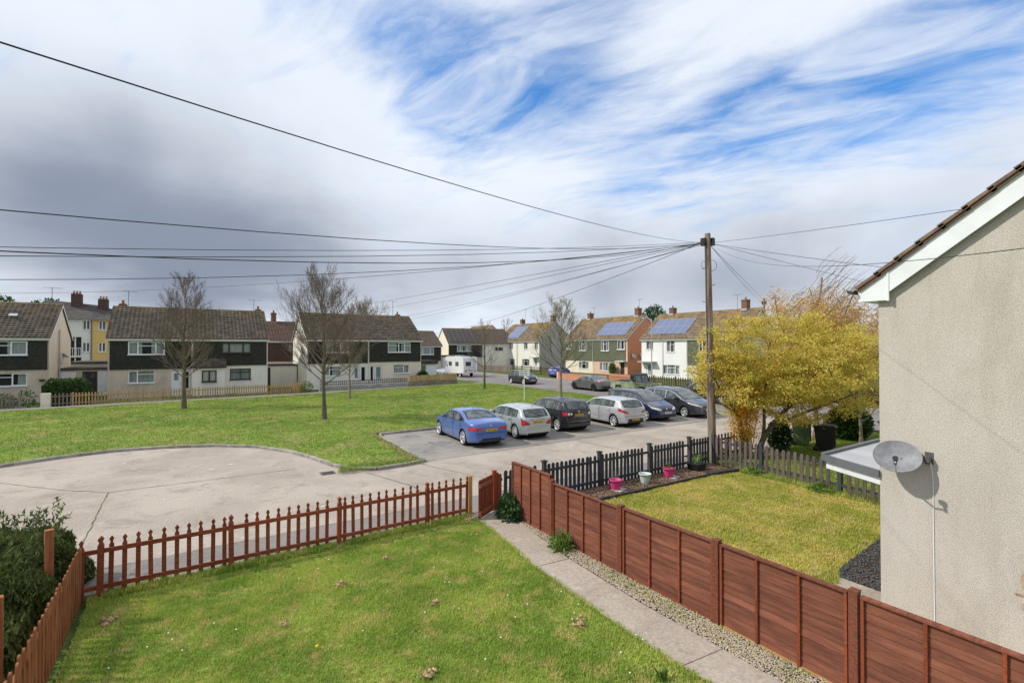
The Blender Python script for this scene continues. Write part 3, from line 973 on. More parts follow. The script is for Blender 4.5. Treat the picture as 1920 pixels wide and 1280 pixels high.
# panel fence: waney-lap panels between posts
pf = thing('panel_fence', 'reddish brown lapped panel fence between the two front gardens', 'fence', (6.68, 0, 0))
PAN = [(10.06, 8.53, 1.34, 4), (8.43, 6.47, 1.19, 4), (6.35, 4.50, 1.22, 3), (4.38, 2.68, 1.22, 3), (2.54, 0.70, 1.22, 3), (0.58, -1.2, 1.22, 3)]
M['board_wood'] = wood_mat('lapped_board', (0.235, 0.086, 0.05), (0.15, 0.055, 0.034), grain=(16, 1.1, 10), scale=1.6, rnd=0.22, bump=0.35)
for i, (y1, y0, h, nb) in enumerate(PAN):
    sec = tag(thing('fence_panel', None, None, (0, 0, 0)), None)
    sec.parent = pf
    L = y1 - y0
    nbd = 11 if h < 1.3 else 12
    for k in range(nbd):
        zz = 0.03 + k * (h - 0.06) / nbd
        hh = (h - 0.06) / nbd
        mb = MB()
        n = 8
        tilt = 0.0065
        lo, hi = [], []
        for s in range(n + 1):
            y = y0 + 0.02 + (L - 0.04) * s / n
            wv = random.uniform(-.006, .006)
            lo.append((-tilt, y, zz - .018 + wv)); hi.append((tilt * .6, y, zz + hh))
        V = lo + hi + [(x + .008, y, z) for x, y, z in lo] + [(x + .008, y, z) for x, y, z in hi]
        m_ = n + 1
        F = [(s, s + m_, s + m_ + 1, s + 1) for s in range(n)]
        F += [(s + 2 * m_, s + 1, s, s + 2 * m_) for s in range(0)]
        F += [(s + 1, s + 2 * m_ + 1, s + 2 * m_, s) for s in range(n)]
        F += [(2 * m_ + s, 2 * m_ + s + 1, 3 * m_ + s + 1, 3 * m_ + s) for s in range(n)]
        mb.add(V, F)
        mb.build('board', M['board_wood'], sec)
    for k in range(nb + 1):
        y = y0 + L * k / nb
        if k == 0: y += .018
        if k == nb: y -= .018
        for sx in (-1, 1):
            MB().box(sx * .014, sx * .036, y - .017, y + .017, 0.0, h - .012).build('batten', M['red_wood'], sec)
    MB().box(-.042, .042, y0 - .0, y1 + .0, h - .011, h + .012).build('capping', M['red_wood_x'], sec)
    MB().box(-.03, .03, y0 + .01, y1 - .01, -.04, .028).build('gravel_board', M['new_wood'] if i > 2 else M['red_wood'], sec)
PPOST = [(10.1, 1.33), (8.48, 1.24), (6.41, 1.24), (4.44, 1.26), (2.61, 1.26), (0.64, 1.26)]
for y, h in PPOST[1:]:
    mb = MB().box(-.06, .045, -.048, .048, -.05, h)
    mb.box(-.064, .049, -.052, .052, h + .001, h + .022)
    mb.build('post', M['red_wood_x'], pf, (0, y, 0))
# ---------------------------------------------------------------- the neighbouring house on the right
M['dash'] = render_mat('pebble_dash', (0.60, 0.555, 0.485), (0.44, 0.385, 0.31), 0.6, speck=((0.17, 0.13, 0.09), 70.0, 0.57), bump=0.8, fine=0.42)
M['white_pvc'] = mat('white_board', (0.80, 0.82, 0.82), 0.45, var=0.04, scale=2, fine=0.03)
M['grp_grey'] = mat('grey_roof_covering', (0.50, 0.505, 0.51), 0.5, var=0.08, scale=1.5, fine=0.06)
M['grp_dark'] = mat('dark_grey_roof_edge', (0.15, 0.152, 0.16), 0.55, var=0.08, scale=2)
M['verge_tile'] = mat('brown_roof_tile', (0.235, 0.155, 0.105), 0.85, col2=(0.15, 0.10, 0.072), scale=5, fine=0.2, fscale=40, bump=0.4, rnd=0.15)
M['black_plastic'] = mat('black_plastic', (0.018, 0.018, 0.02), 0.4, var=0.1)
nh = thing('neighbour_house', 'pebble dashed house at the right edge seen at its blank gable end', 'house', (9.3, 3.26, 0))
W_, D_, EV = 12.6, 8.5, 4.98
RZ = EV + 0.12 + 0.755 * D_ / 2
mb = MB()
mb.prism([(0, -.1), (0, EV), (-D_ / 2, RZ - .15), (-D_, EV), (-D_, -.1)], 0.0, W_, axis='x')
mb.build('wall', M['dash'], nh)
sl = 0.75
# roof: separate courses, each tile at the verge a piece of its own
cs = 0.335
ct = math.cos(math.atan(sl)); st_ = math.sin(math.atan(sl))
YE, ZE = 0.27, 5.155          # lower edge of the tiling, in front of the wall
nrows = 16


def rp(s, lift):              # point on the front roof slope: s along the slope from the eaves, lift square to it
    return (YE - s * ct + lift * st_, ZE + s * st_ + lift * ct)


for k in range(nrows):
    s0 = k * cs; s1 = s0 + cs + 0.07
    a = rp(s0, 0.034); b = rp(s1, 0.008); c = rp(s1, -0.03); d = rp(s0, -0.02)
    MB().prism([a, b, c, d], -0.16, 0.28, axis='x').build('roof_tile', M['verge_tile'], nh)
    a2 = rp(s0 + .01, -0.022); b2 = rp(s1, -0.032); c2 = rp(s1, -0.07); d2 = rp(s0 + .01, -0.062)
    MB().prism([a2, b2, c2, d2], -0.135, 0.0, axis='x').build('undercloak', M['verge_tile'], nh)
    MB().prism([a, b, c, d], 0.281, W_ + .15, axis='x').build('tile_course', M['verge_tile'], nh)
yr, zr = rp(nrows * cs, 0)
mb = MB().prism([(yr, zr + .02), (yr - 0.02, zr), (-D_ - .3, EV), (-D_ - .3, EV + .1)], -0.16, W_ + .15, axis='x')
mb.build('rear_roof', M['verge_tile'], nh)
# bargeboard with box end, gutter
bd = 0.335
mb = MB()
e0 = (YE - 0.02, ZE - 0.03)
mb.prism([(e0[0], 4.94), (e0[0], e0[1] - .02), (yr, zr - .07), (yr, zr - .07 - bd), (-0.16, ZE + (YE + .16) * sl - .08 - bd), (-0.16, 4.94)], -0.10, -0.075, axis='x')
mb.box(-0.112, -0.076, -0.175, -0.145, 4.93, ZE + (YE + .16) * sl - .09)
mb.build('bargeboard', M['white_pvc'], nh)
MB().box(-0.074, W_, 0.02, YE - .03, 4.94, 4.955).build('soffit', M['white_pvc'], nh)
MB().box(-0.074, W_, YE - .045, YE - .021, 4.956, ZE - .06).build('fascia', M['white_pvc'], nh)
g_ = [(YE + .0 + .055 + .055 * math.cos(t), ZE - .03 + .055 * math.sin(t)) for t in np.linspace(PI, 2 * PI, 9)]
MB().prism(g_ + [(y * .88 + (YE + .055) * .12, z + .008) for y, z in g_[::-1]], -0.2, W_, axis='x').build('gutter', M['black_plastic'], nh)
# flat porch roof with raised edge
po = [(0.0, -0.0), (2.6, 0.0), (2.6, 0.84), (0.0, 0.84)]


def pz(y): return 2.20 + 0.11 * y / 0.84


def slab(name, x0, x1, y0, y1, z0, z1, m):
    v = []
    for dz in (z0, z1):
        for x, y in ((x0, y0), (x1, y0), (x1, y1), (x0, y1)):
            v.append((x, y, pz(y) + dz))
    MB().add(v, [(0, 3, 2, 1), (4, 5, 6, 7), (0, 1, 5, 4), (1, 2, 6, 5), (2, 3, 7, 6), (3, 0, 4, 7)]).build(name, m, nh)


slab('porch_roof', 0.0, 2.6, 0.002, 0.82, -0.09, -0.012, M['grp_grey'])
slab('porch_edge', -0.045, 2.64, 0.80, 0.86, -0.10, 0.03, M['grp_dark'])
slab('porch_edge', -0.05, 0.0, 0.002, 0.798, -0.10, 0.008, M['grp_dark'])
slab('porch_fascia', 0.01, 2.6, 0.70, 0.80, -0.23, -0.102, M['white_pvc'])
slab('porch_fascia', 0.01, 0.05, 0.002, 0.698, -0.23, -0.102, M['white_pvc'])
MB().box(2.45, 2.55, 0.62, 0.72, 0, 2.0).build('porch_post', M['white_pvc'], nh)
# rust stain and its patch of bare render
M['rust'] = mat('rust_stain', (0.33, 0.13, 0.045), 0.95, col2=(0.42, 0.27, 0.16), scale=9, fine=0.2)
M['stain'] = mat('render_stain', (0.40, 0.315, 0.20), 0.95, col2=(0.46, 0.39, 0.30), scale=8, fine=0.2)


def wall_patch(name, y, z, ry, rz, m, seed, x=-0.006):
    r = random.Random(seed)
    pts = [(y + ry * r.uniform(.6, 1.1) * math.cos(t), z + rz * r.uniform(.6, 1.1) * math.sin(t)) for t in np.linspace(0, 2 * PI, 15)[:-1]]
    MB().prism(pts, x, x + .004, axis='x').build(name, m, nh)


wall_patch('rust_stain', -1.575, 0.87, 0.055, 0.02, M['rust'], 2)
wall_patch('render_stain', -1.62, 1.09, 0.05, 0.12, M['stain'], 4)
wall_patch('render_stain', -1.60, 0.72, 0.02, 0.05, M['stain'], 5)

# satellite dish on the gable, its white cable
M['dish'] = mat('grey_dish', (0.235, 0.238, 0.25), 0.55, var=0.12, scale=9, fine=0.12, fscale=90, speck=((0.13, 0.12, 0.11), 30.0, 0.7))
dc = Vector((9.02, 2.94, 2.53))
dt = thing('satellite_dish', 'grey oval satellite dish on the pebble dashed gable wall', 'satellite dish', dc)
N_ = Vector((-0.80, -0.22, 0.56)).normalized()
Xd = Vector((0, 0, 1)).cross(N_).normalized()
Yd = N_.cross(Xd)
mb = MB()
rows = []
for i in range(9):
    r = i / 8
    rows.append([Xd * (0.30 * r * math.cos(t)) + Yd * (0.258 * r * math.sin(t)) + N_ * (0.075 * (r * r - 1)) for t in np.linspace(0, 2 * PI, 37)])
P = np.array([[tuple(p) for p in row] for row in rows])
mb.grid(P)
back = np.array([[tuple(Vector(p) - N_ * .012) for p in row] for row in P])
mb.grid(back, flip=True)
mb.grid(np.stack([P[-1], back[-1]]))
mb.build('reflector', M['dish'], dt)
for s in (-1, 1):
    c_ = Xd * .045 * s - N_ * .07
    MB().tube([c_, c_ + N_ * .012], .008, 8).build('bolt', M['iron'], dt)
bot = Yd * -0.27
lnb = Yd * -0.20 + N_ * 0.36
M['pale_metal'] = mat('galvanised_steel', (0.52, 0.53, 0.54), 0.4, var=0.1, metal=0.3)
MB().tube([bot - N_ * .05, bot * 1.15 + N_ * .12, lnb - Yd * .06], .011, 8).build('feed_arm', M['pale_metal'], dt)
lb = MB()
lb.tube([lnb + N_ * .01, lnb - N_ * .07], [.036, .03], 12)
lb.tube([lnb - N_ * .02, lnb - N_ * .03 - Yd * .09], [.022, .018], 8)
ln = lb.build('lnb', M['black_plastic'], dt)
lab = MB().tube([lnb - N_ * .022, lnb - N_ * .036], [.0345, .0335], 12, caps=False)
lab.build('lnb_band', M['white_pvc'], ln)
wy = 2.63 - dc.y; wx = 9.3 - dc.x
br = MB().box(wx - .012, wx, wy - .05, wy + .05, -.1, .08)
br.tube([(wx - .01, wy, -.02), (wx - .09, wy, -.02), Vector((0, 0, 0)) - N_ * .11], .02, 8)
br.box(wx - .13, wx - .05, wy - .035, wy + .035, -.06, .03)
br.build('bracket', M['iron'], dt)
cb = MB().tube([(9.25, 2.60, 2.46), (9.28, 2.595, 2.34), (9.292, 2.585, 2.2), (9.292, 2.585, 1.5), (9.292, 2.583, .6), (9.292, 2.58, 0)], .0065, 6).build('cable', M['white_pvc'])
tag(cb, 'thin white cable running down the pebble dashed gable from the dish', 'cable')

# ---------------------------------------------------------------- telegraph pole and wires
M['pole'] = wood_mat('telegraph_pole_wood', (0.34, 0.275, 0.205), (0.17, 0.115, 0.085), grain=(6, 6, 0.7), scale=1.3, rnd=0.0, bump=0.5)
pole = thing('telegraph_pole', 'tall wooden telegraph pole with many wires beside the charcoal fence corner', 'telegraph pole', (16.27, 11.0, 0))
pt = Vector((-0.26, -0.02, 8.42))
MB().tube([(0, 0, -.1), tuple(pt * .33), tuple(pt * .66), tuple(pt * .985), tuple(pt)], [.155, .14, .122, .105, .098], 14).build('shaft', M['pole'], pole)
for s in (-1, 1):
    MB().box(-.07, .07, -.09, .09, -.14, .14).build('junction_box', M['black_plastic'], pole, pt * .966 + Vector((.834 * s * .15, -.552 * s * .15, -.03)))
for k in range(7):
    z = 3.4 + k * .62
    c_ = pt * (z / 8.42)
    s = 1 if k % 2 else -1
    MB().tube([c_, c_ + Vector((.834 * s * .22, -.552 * s * .22, .0)), c_ + Vector((.834 * s * .24, -.552 * s * .24, .04))], .011, 6).build('step', M['iron'], pole)
ca = MB()
ca.tube([pt * t + Vector((-.834 * .13, .552 * .13, 0)) - Vector((.552, .834, 0)) * .06 for t in np.linspace(.02, .95, 12)], .017, 6)
ca.build('cable_riser', M['grp_dark'], pole)
MB().tube([pt * .9 + Vector((.834, -.552, 0)) * (.16 + .16 * math.sin(t)) + Vector((0, 0, -.35 + .2 * math.cos(t))) for t in np.linspace(-1.5, 4.6, 18)], .008, 5).build('cable_loop', M['black_plastic'], pole)
MB().tube([pt * .9 + Vector((.834, -.552, 0)) * (-.17 - .07 * math.sin(t)) + Vector((0, 0, -.33 + .15 * math.cos(t))) for t in np.linspace(-1.5, 4.6, 18)], .007, 5).build('cable_loop', M['black_plastic'], pole)
sgn = pt * .24
MB().box(-.1, .1, -.1, .1, -.09, .09).build('collar', M['pale_metal'], pole, pt * .565) if False else None
WIRES = [((-6, 1, 5.35), .41, .0052, 'thick black overhead cable crossing the upper left sky above all other wires'), ((-16, 1, 4.74), .97, .0056, 'black overhead wire dipping left just below the thick upper cable'),
         ((-24, 3, 6.1), 2.0, .0075, 'thickest wire of the long low bunch, sagging lowest at the middle'), ((-40, 10, 4.98), 1.5, .0062, 'thin wire of the low bunch running highest at the left edge'), ((-50, 5, 5.46), 2.42, .0066, 'thin wire of the low bunch running lowest at the left edge'),
         ((-40, 20, 8.4), 2.9, .008, 'overhead wire sagging far left beneath the long low bunch'), ((-15, 50, 7.97), .66, .010, 'lowest overhead wire running left to the far dark tiled houses'),
         ((15, 54, 8.75), .11, .011, 'first wire dropping to the ridge of the middle pair, ending furthest left'), ((18, 54, 8.5), .09, .010, 'second wire dropping to the ridge of the middle pair, ending mid roof'), ((21, 54, 7.8), .18, .010, 'upper of two wires ending by the small chimney of the middle pair'),
         ((21.4, 54.5, 7.39), .16, .010, 'lower of two wires ending at the gable of the middle pair'), ((30, 75, 6.11), .95, .011, 'overhead wire running lowest down to the far houses by the camper van'),
         ((12.4, 3.0, 6.86), .03, .006, 'overhead wire rising right from the pole to the neighbouring roof'), ((14.4, 3.4, 5.76), .05, .007, 'overhead wire falling right from the pole to the neighbouring eaves'), ((3.6, 0.1, 4.72), .48, .0032, 'thin overhead wire passing in front of the pebble dashed gable'),
         ((30, 5, 5.2), .02, .007, 'thin wire falling from the pole behind the windswept tree'), ((62, 34.3, 10.3), .05, .010, 'upper of two wires from the pole to the far second pole'), ((61.9, 34.3, 9.9), .25, .010, 'lower of two wires from the pole to the far second pole')]
for i, (e, sag, r, lab) in enumerate(WIRES):
    e = Vector(e); p0 = Vector((16.01, 10.98, 8.1 + random.uniform(-.05, .06)))
    pts = [p0 + (e - p0) * t + Vector((0, 0, -4 * sag * t * (1 - t))) for t in np.linspace(0, 1, 26)]
    o = MB().tube(pts, r, 5, caps=False).build('overhead_wire', M['black_plastic'])
    gname = 'overhead wires fanning out from the telegraph pole'
    tag(o, lab, 'wire', gname)

pole2 = thing('telegraph_pole', 'second distant telegraph pole behind the house with the lichened gable', 'telegraph pole', (62, 34.3, 0))
MB().tube([(0, 0, 0), (0, 0, 10.5)], [.18, .13], 10).build('shaft', M['pole'], pole2)
MB().box(-.12, .12, -.25, .25, 9.7, 10.1).build('junction_box', M['black_plastic'], pole2)

# ---------------------------------------------------------------- pots, trough, bins
M['pink'] = mat('pink_plastic', (0.62, 0.05, 0.20), 0.45, var=0.08, scale=5, fine=0.06)
M['pale_green'] = mat('pale_green_plastic', (0.52, 0.60, 0.55), 0.5, var=0.08, scale=5)
M['stem'] = leaf_mat('plant_stem_leaf', (0.10, 0.17, 0.03), (0.16, 0.22, 0.05))
M['paving'] = mat('pale_slab', (0.45, 0.45, 0.45), 0.9, var=0.12, scale=4)


def fluted_pot(name, label, loc, m, group, s=1.0):
    r = thing(name, label, 'plant pot', loc, 0, group)
    n = 48
    rows = []
    for z, rad, fl in ((0, .125, 0), (.02, .13, .5), (.1, .142, 1), (.2, .158, 1), (.235, .163, .3), (.236, .185, 0), (.285, .19, 0), (.287, .172, 0), (.20, .15, 0)):
        rows.append([(rad * s * (1 + .035 * fl * math.cos(t * 12)) * math.cos(t), rad * s * (1 + .035 * fl * math.cos(t * 12)) * math.sin(t), z * s) for t in np.linspace(0, 2 * PI, n + 1)])
    b = MB().grid(np.array(rows)).build('pot_body', m, r)
    MB().lathe([(0.0, .205 * s), (.152 * s, .205 * s)], 20).build('soil', M['soil'], r)
    return r


pp = fluted_pot('plant_pot', 'pink fluted plant pot with thin bare stems nearest the panel fence', (10.37, 10.17, .045), M['pink'], 'fluted pots along the charcoal fence')
for k in range(5):
    a_ = random.uniform(0, 6.28)
    MB().tube([(.06 * math.cos(a_), .06 * math.sin(a_), .2), (.08 * math.cos(a_), .08 * math.sin(a_), .5 + random.uniform(-.08, .08))], .004, 4).build('stem', M['old_wood'], pp)
fluted_pot('plant_pot', 'pale green fluted plant pot standing between two pink pots', (11.62, 10.16, .04), M['pale_green'], 'fluted pots along the charcoal fence')
pp3 = fluted_pot('plant_pot', 'pink fluted plant pot with a small leafy red plant', (12.78, 10.2, .045), M['pink'], 'fluted pots along the charcoal fence')
for x, y in ((10.45, 10.1), (12.9, 10.12)):
    s_ = MB().box(-.2, .2, -.15, .15, 0, .035).build('paving_slab', M['paving'], None, (x, y, .008), (0, 0, .2))
    tag(s_, 'pale slab under the pink pot ' + ('with bare stems' if x < 11 else 'with the red plant'), 'slab')
tr = thing('plant_trough', 'black square planter with upright daffodil leaves beside the fence corner', 'planter', (14.35, 10.3, .03))
tb = MB()
tb.prism([(-.2, 0), (.2, 0), (.25, .2), (-.25, .2)], -.2, .2)
tb.box(-.27, .27, -.22, .22, .2, .22)
tb.build('trough_body', M['black_plastic'], tr)


def leaf_quads(P, size, aspect=1.0, up=None, seed=0, jitter=0.4, bend=0.0):
    """one quad per point; up: preferred long axis direction"""
    r = np.random.default_rng(seed)
    n = len(P)
    A = r.normal(size=(n, 3))
    if up is not None:
        A = np.array(up) + A * jitter
    A /= np.linalg.norm(A, axis=1, keepdims=True)
    B = np.cross(A, r.normal(size=(n, 3)))
    B /= np.linalg.norm(B, axis=1, keepdims=True) + 1e-9
    s = size * (0.55 + 0.9 * r.random((n, 1)))
    A = A * s * aspect; B = B * s * .5
    V = np.stack([P - A * .5, P + B * .6 - A * .05, P + A * .5, P - B * .6 - A * .05], 1).reshape(-1, 3)
    F = np.arange(n * 4).reshape(n, 4)
    return V, F


def strap_leaves(parent, name, n, h, w, spread, m, z0=0.0, seed=1):
    """arching strap leaves (daffodil, iris): each leaf a blade of four quads"""
    r = random.Random(seed)
    mb = MB()
    for k in range(n):
        a = r.uniform(0, 6.28); rad = r.uniform(0, spread)
        x, y = rad * math.cos(a), rad * math.sin(a)
        hh = h * r.uniform(.6, 1.1); ln = r.uniform(.1, .55) * hh
        d = a + r.uniform(-.6, .6)
        pr = (-math.sin(d), math.cos(d))
        v = []
        for i in range(5):
            t = i / 4
            px = x + math.cos(d) * ln * t * t; py = y + math.sin(d) * ln * t * t
            pz_ = z0 + hh * (t - .35 * t * t * (ln / hh) * 1.5)
            ww = w * (1 - .85 * t * t)
            v += [(px - pr[0] * ww, py - pr[1] * ww, pz_), (px + pr[0] * ww, py + pr[1] * ww, pz_)]
        mb.add(v, [(2 * i, 2 * i + 1, 2 * i + 3, 2 * i + 2) for i in range(4)])
    return mb.build(name, m, parent)


M['daff'] = leaf_mat('daffodil_leaf', (0.17, 0.30, 0.06), (0.24, 0.36, 0.09))
strap_leaves(tr, 'foliage', 26, .42, .014, .15, M['daff'], .18, 4)


def broad_leaves(parent, name, n, rx, ry, rz, size, m, seed, cz=None):
    r = np.random.default_rng(seed)
    P = r.normal(size=(n, 3)); P /= np.linalg.norm(P, axis=1, keepdims=True)
    P *= (r.random((n, 1)) ** .4)
    P *= (rx, ry, rz)
    P[:, 2] = np.abs(P[:, 2]) if cz is None else P[:, 2] + cz
    V, F = leaf_quads(P, size, 1.3, None, seed)
    return fast_mesh(name, V, F, m, parent)


M['red_leaf'] = leaf_mat('reddish_leaf', (0.22, 0.06, 0.03), (0.10, 0.16, 0.03))
broad_leaves(pp3, 'foliage', 60, .13, .13, .16, .07, M['red_leaf'], 3, .3)
M['dark_leaf'] = leaf_mat('dark_green_leaf', (0.035, 0.085, 0.022), (0.055, 0.12, 0.03), None, 5.0)
M['mid_leaf'] = leaf_mat('mid_green_leaf', (0.11, 0.19, 0.035), (0.16, 0.25, 0.05), (0.22, 0.28, 0.07), 6.0)
w1 = thing('weed_clump', 'dark green leafy weeds growing at the open gate beside the panel fence', 'plant', (6.50, 9.95, 0))
broad_leaves(w1, 'leaves', 900, .30, .42, .62, .085, M['dark_leaf'], 8)
w2 = thing('daffodil_clump', 'light green clump of strap leaves in the gravel at the fence foot', 'plant', (6.42, 7.85, 0))
strap_leaves(w2, 'leaves', 120, .42, .012, .22, M['mid_leaf'], 0, 9)
broad_leaves(w2, 'leaves', 260, .28, .32, .32, .075, M['mid_leaf'], 10)
M['weed_leaf'] = leaf_mat('weed_leaf', (0.10, 0.19, 0.03), (0.14, 0.24, 0.04))
for i, (x, y, lab) in enumerate([(15.45, 8.9, 'by the dark edging board'), (15.2, 6.75, 'by the middle fence post')]):
    w_ = thing('weed_clump', 'low green weeds at the foot of the weathered picket fence ' + lab, 'plant', (x, y, 0))
    broad_leaves(w_, 'leaves', 260, .3, .4, .28, .07, M['weed_leaf'], 20 + i)
    strap_leaves(w_, 'grass_tuft', 50, .3, .008, .3, M['weed_leaf'], 0, 30 + i)
dk = thing('dock_weed', 'small rosette weed growing in the near lawn beside the path', 'plant', (4.95, 4.05, 0))
strap_leaves(dk, 'leaves', 16, .16, .028, .06, M['weed_leaf'], .02, 11)


def bin_(label, loc, rz, m, lid_m, group='wheelie bins beyond the picket fence', lid_tilt=0.0):
    r = thing('wheelie_bin', label, 'wheelie bin', loc, rz, group)
    b = MB()
    a = [(-.22, -.27), (.22, -.27), (.22, .27), (-.22, .27)]; c = [(-.29, -.36), (.29, -.36), (.29, .36), (-.29, .36)]
    v = [(x, y, .06) for x, y in a] + [(x, y, .96) for x, y in c]
    b.add(v, [(3, 2, 1, 0), (0, 1, 5, 4), (1, 2, 6, 5), (2, 3, 7, 6), (3, 0, 4, 7)])
    b.box(-.31, .31, -.38, .38, .93, .985)
    for k in (-1, 1):
        b.box(k * .12 - .02, k * .12 + .02, -.355, -.30, .2, .9)
    b.build('bin_body', m, r)
    l = MB()
    l.prism([(-.39, 0), (.42, 0), (.42, .03), (.2, .075), (-.3, .075), (-.39, .03)], -.315, .315, axis='x')
    lo = l.build('lid', lid_m, r, (0, 0, .988), (lid_tilt, 0, 0))
    MB().tube([(-.27, .42, .96), (.27, .42, .96)], .016, 8).build('handle', m, r)
    for k in (-1, 1):
        MB().lathe([(.0, -.03), (.1, -.03), (.1, .03), (.0, .03)], 16, axis='y').build('wheel', M['black_plastic'], r, (k * .27, .3, .1), (0, 0, PI / 2))
    return r


M['bin_green'] = mat('green_bin_plastic', (0.13, 0.19, 0.095), 0.5, var=0.15, scale=3, fine=0.08)
M['bin_lid'] = mat('faded_green_lid', (0.30, 0.34, 0.24), 0.6, var=0.2, scale=4)
M['bin_black'] = mat('black_bin_plastic', (0.022, 0.022, 0.026), 0.45, var=0.1)
M['bin_bright'] = mat('bright_green_plastic', (0.03, 0.16, 0.05), 0.5, var=0.1)
bin_('faded green wheelie bin beside the yellow tree', (21.85, 10.5, 0), 0.5, M['bin_green'], M['bin_lid'])
bin_('black wheelie bin in front of the dark rounded bush', (21.35, 9.35, 0), 0.35, M['bin_black'], M['bin_black'])
bin_('bright green wheelie bin half hidden by the house corner', (24.6, 8.2, 0), 0.6, M['bin_bright'], M['bin_bright'])
MB().tube([(0, 0, 0), (0, 0, 1.15)], .06, 8).lathe([(.0, 1.15), (.08, 1.15), (.08, 1.3), (.0, 1.34)], 10).build('post', M['bin_green'], thing('green_post', 'short green post just behind the black wheelie bin', 'post', (22.9, 10.05, 0)))

# ---------------------------------------------------------------- bits on the near lawn
M['clod'] = mat('dry_clod', (0.46, 0.31, 0.17), 0.95, var=0.3, scale=20, bump=0.6)
CL = [(2.2, 8.79, 1.2, 'brown clod of earth on the near lawn below the middle of the picket fence'), (4.87, 5.56, 1.0, 'pale tan clod on the near lawn close to the path'), (3.22, 9.37, .8, 'small brown clod nearest the picket fence on the lawn'),
      (3.32, 7.32, .9, 'tan clod alone in the middle of the near lawn'), (2.55, 5.75, 1.1, 'tan clod at the bottom edge of the near lawn'), (-1.0, 9.6, 1.3, 'flat dry clod near the left corner of the lawn'), (1.2, 7.98, .7, 'small clod on the left half of the lawn'), (4.99, 5.62, .8, 'smaller dark clod touching the pale tan one')]
for i, (x, y, s, lab) in enumerate(CL):
    r_ = np.random.default_rng(40 + i)
    k = 10
    base = r_.normal(size=(k, 3)) * (.055 * s, .045 * s, .02 * s)
    mb = MB()
    for c in base:
        n = r_.normal(size=(6, 3)) * .004
        o6 = np.array([(1, 0, 0), (0, 1, 0), (-1, 0, 0), (0, -1, 0), (0, 0, 1), (0, 0, -1)]) * .035 * s * (.6 + .6 * r_.random())
        mb.add(o6 + n + c + (0, 0, .035), [(0, 1, 4), (1, 2, 4), (2, 3, 4), (3, 0, 4), (1, 0, 5), (2, 1, 5), (3, 2, 5), (0, 3, 5)])
    tag(mb.build('soil_clod', M['clod'], None, (x, y, .01)), lab, 'clod')
# daisies and a dandelion
M['petal'] = mat('white_petal', (0.8, 0.8, 0.78), 0.7, var=0.02)
M['dandelion'] = mat('dandelion_yellow', (0.75, 0.52, 0.01), 0.7, var=0.05)
dz = MB()
for k in range(55):
    while True:
        x, y = random.uniform(-1.2, 5.4), random.uniform(3.2, 10.3)
        if random.random() < .35 + .4 * (x > 3.5): break
    dz.lathe([(0, .062), (.012, .06), (.013, .052), (0, .05)], 6, c=(x, y, 0))
tag(dz.build('daisies', M['petal']), None, None, None, 'stuff')
tag(MB().lathe([(0, .09), (.022, .08), (.026, .066), (0, .05)], 10).build('dandelion', M['dandelion'], None, (1.47, 7.1, 0)), 'single yellow dandelion flower in the near lawn', 'flower')
lit = MB()
for x, y in [(-2.7, 23.0), (-2.0, 22.3), (1.2, 20), (.6, 19.5), (13.5, 15.8), (9.4, 14.2), (0.4, 17.3), (20, 16), (2.9, 13.4)]:
    r_ = random.uniform(.03, .08)
    lit.box(x - r_, x + r_, y - .03, y + .03, .004, .012)
tag(lit.build('litter', M['petal']), None, None, None, 'stuff')
# ---------------------------------------------------------------- trees, shrubs, hedges
M['bark_grey'] = mat('grey_brown_bark', (0.155, 0.125, 0.085), 0.9, col2=(0.09, 0.085, 0.055), scale=6, fine=0.25, fscale=30, bump=0.6, bscale=20)
M['twig'] = mat('bare_twig', (0.20, 0.15, 0.11), 0.9, var=0.2, scale=3)
M['bark_pale'] = mat('pale_bark', (0.30, 0.25, 0.18), 0.9, col2=(0.19, 0.155, 0.11), scale=6, fine=0.2, fscale=30, bump=0.5, bscale=20)
M['bark_red'] = mat('reddish_bark', (0.26, 0.13, 0.08), 0.9, col2=(0.3, 0.22, 0.16), scale=3, fine=0.2)


def curve_pts(p, d, L, k, up, r, wob=0.12):
    """a branch that starts along d and turns upward"""
    pts = [Vector(p)]
    d = Vector(d).normalized()
    for i in range(k):
        d = (d + Vector((0, 0, up / k)) + Vector((r.uniform(-1, 1), r.uniform(-1, 1), r.uniform(-1, 1))) * wob / k * 1.5).normalized()
        pts.append(pts[-1] + d * (L / k))
    return pts


def seg_mesh(name, A, B, ra, rb, m, parent):
    """many thin twigs at once: three-sided tapering sticks"""
    A = np.array(A, float); B = np.array(B, float); ra = np.array(ra)[:, None]; rb = np.array(rb)[:, None]
    d = B - A; d /= np.linalg.norm(d, axis=1, keepdims=True) + 1e-9
    ref = np.where(np.abs(d[:, 2:]) > .9, np.array([[1., 0, 0]]), np.array([[0, 0, 1.]]))
    u = np.cross(d, ref); u /= np.linalg.norm(u, axis=1, keepdims=True); w = np.cross(d, u)
    V = []
    for P, r in ((A, ra), (B, rb)):
        for k in range(3):
            a = 2 * PI * k / 3
            V.append(P + (u * math.cos(a) + w * math.sin(a)) * r)
    V = np.stack(V, 1).reshape(-1, 3)
    F = np.array([(0, 1, 4, 3), (1, 2, 5, 4), (2, 0, 3, 5)])
    F = (F[None] + (np.arange(len(A)) * 6)[:, None, None]).reshape(-1, 4)
    return fast_mesh(name, V, F, m, parent)


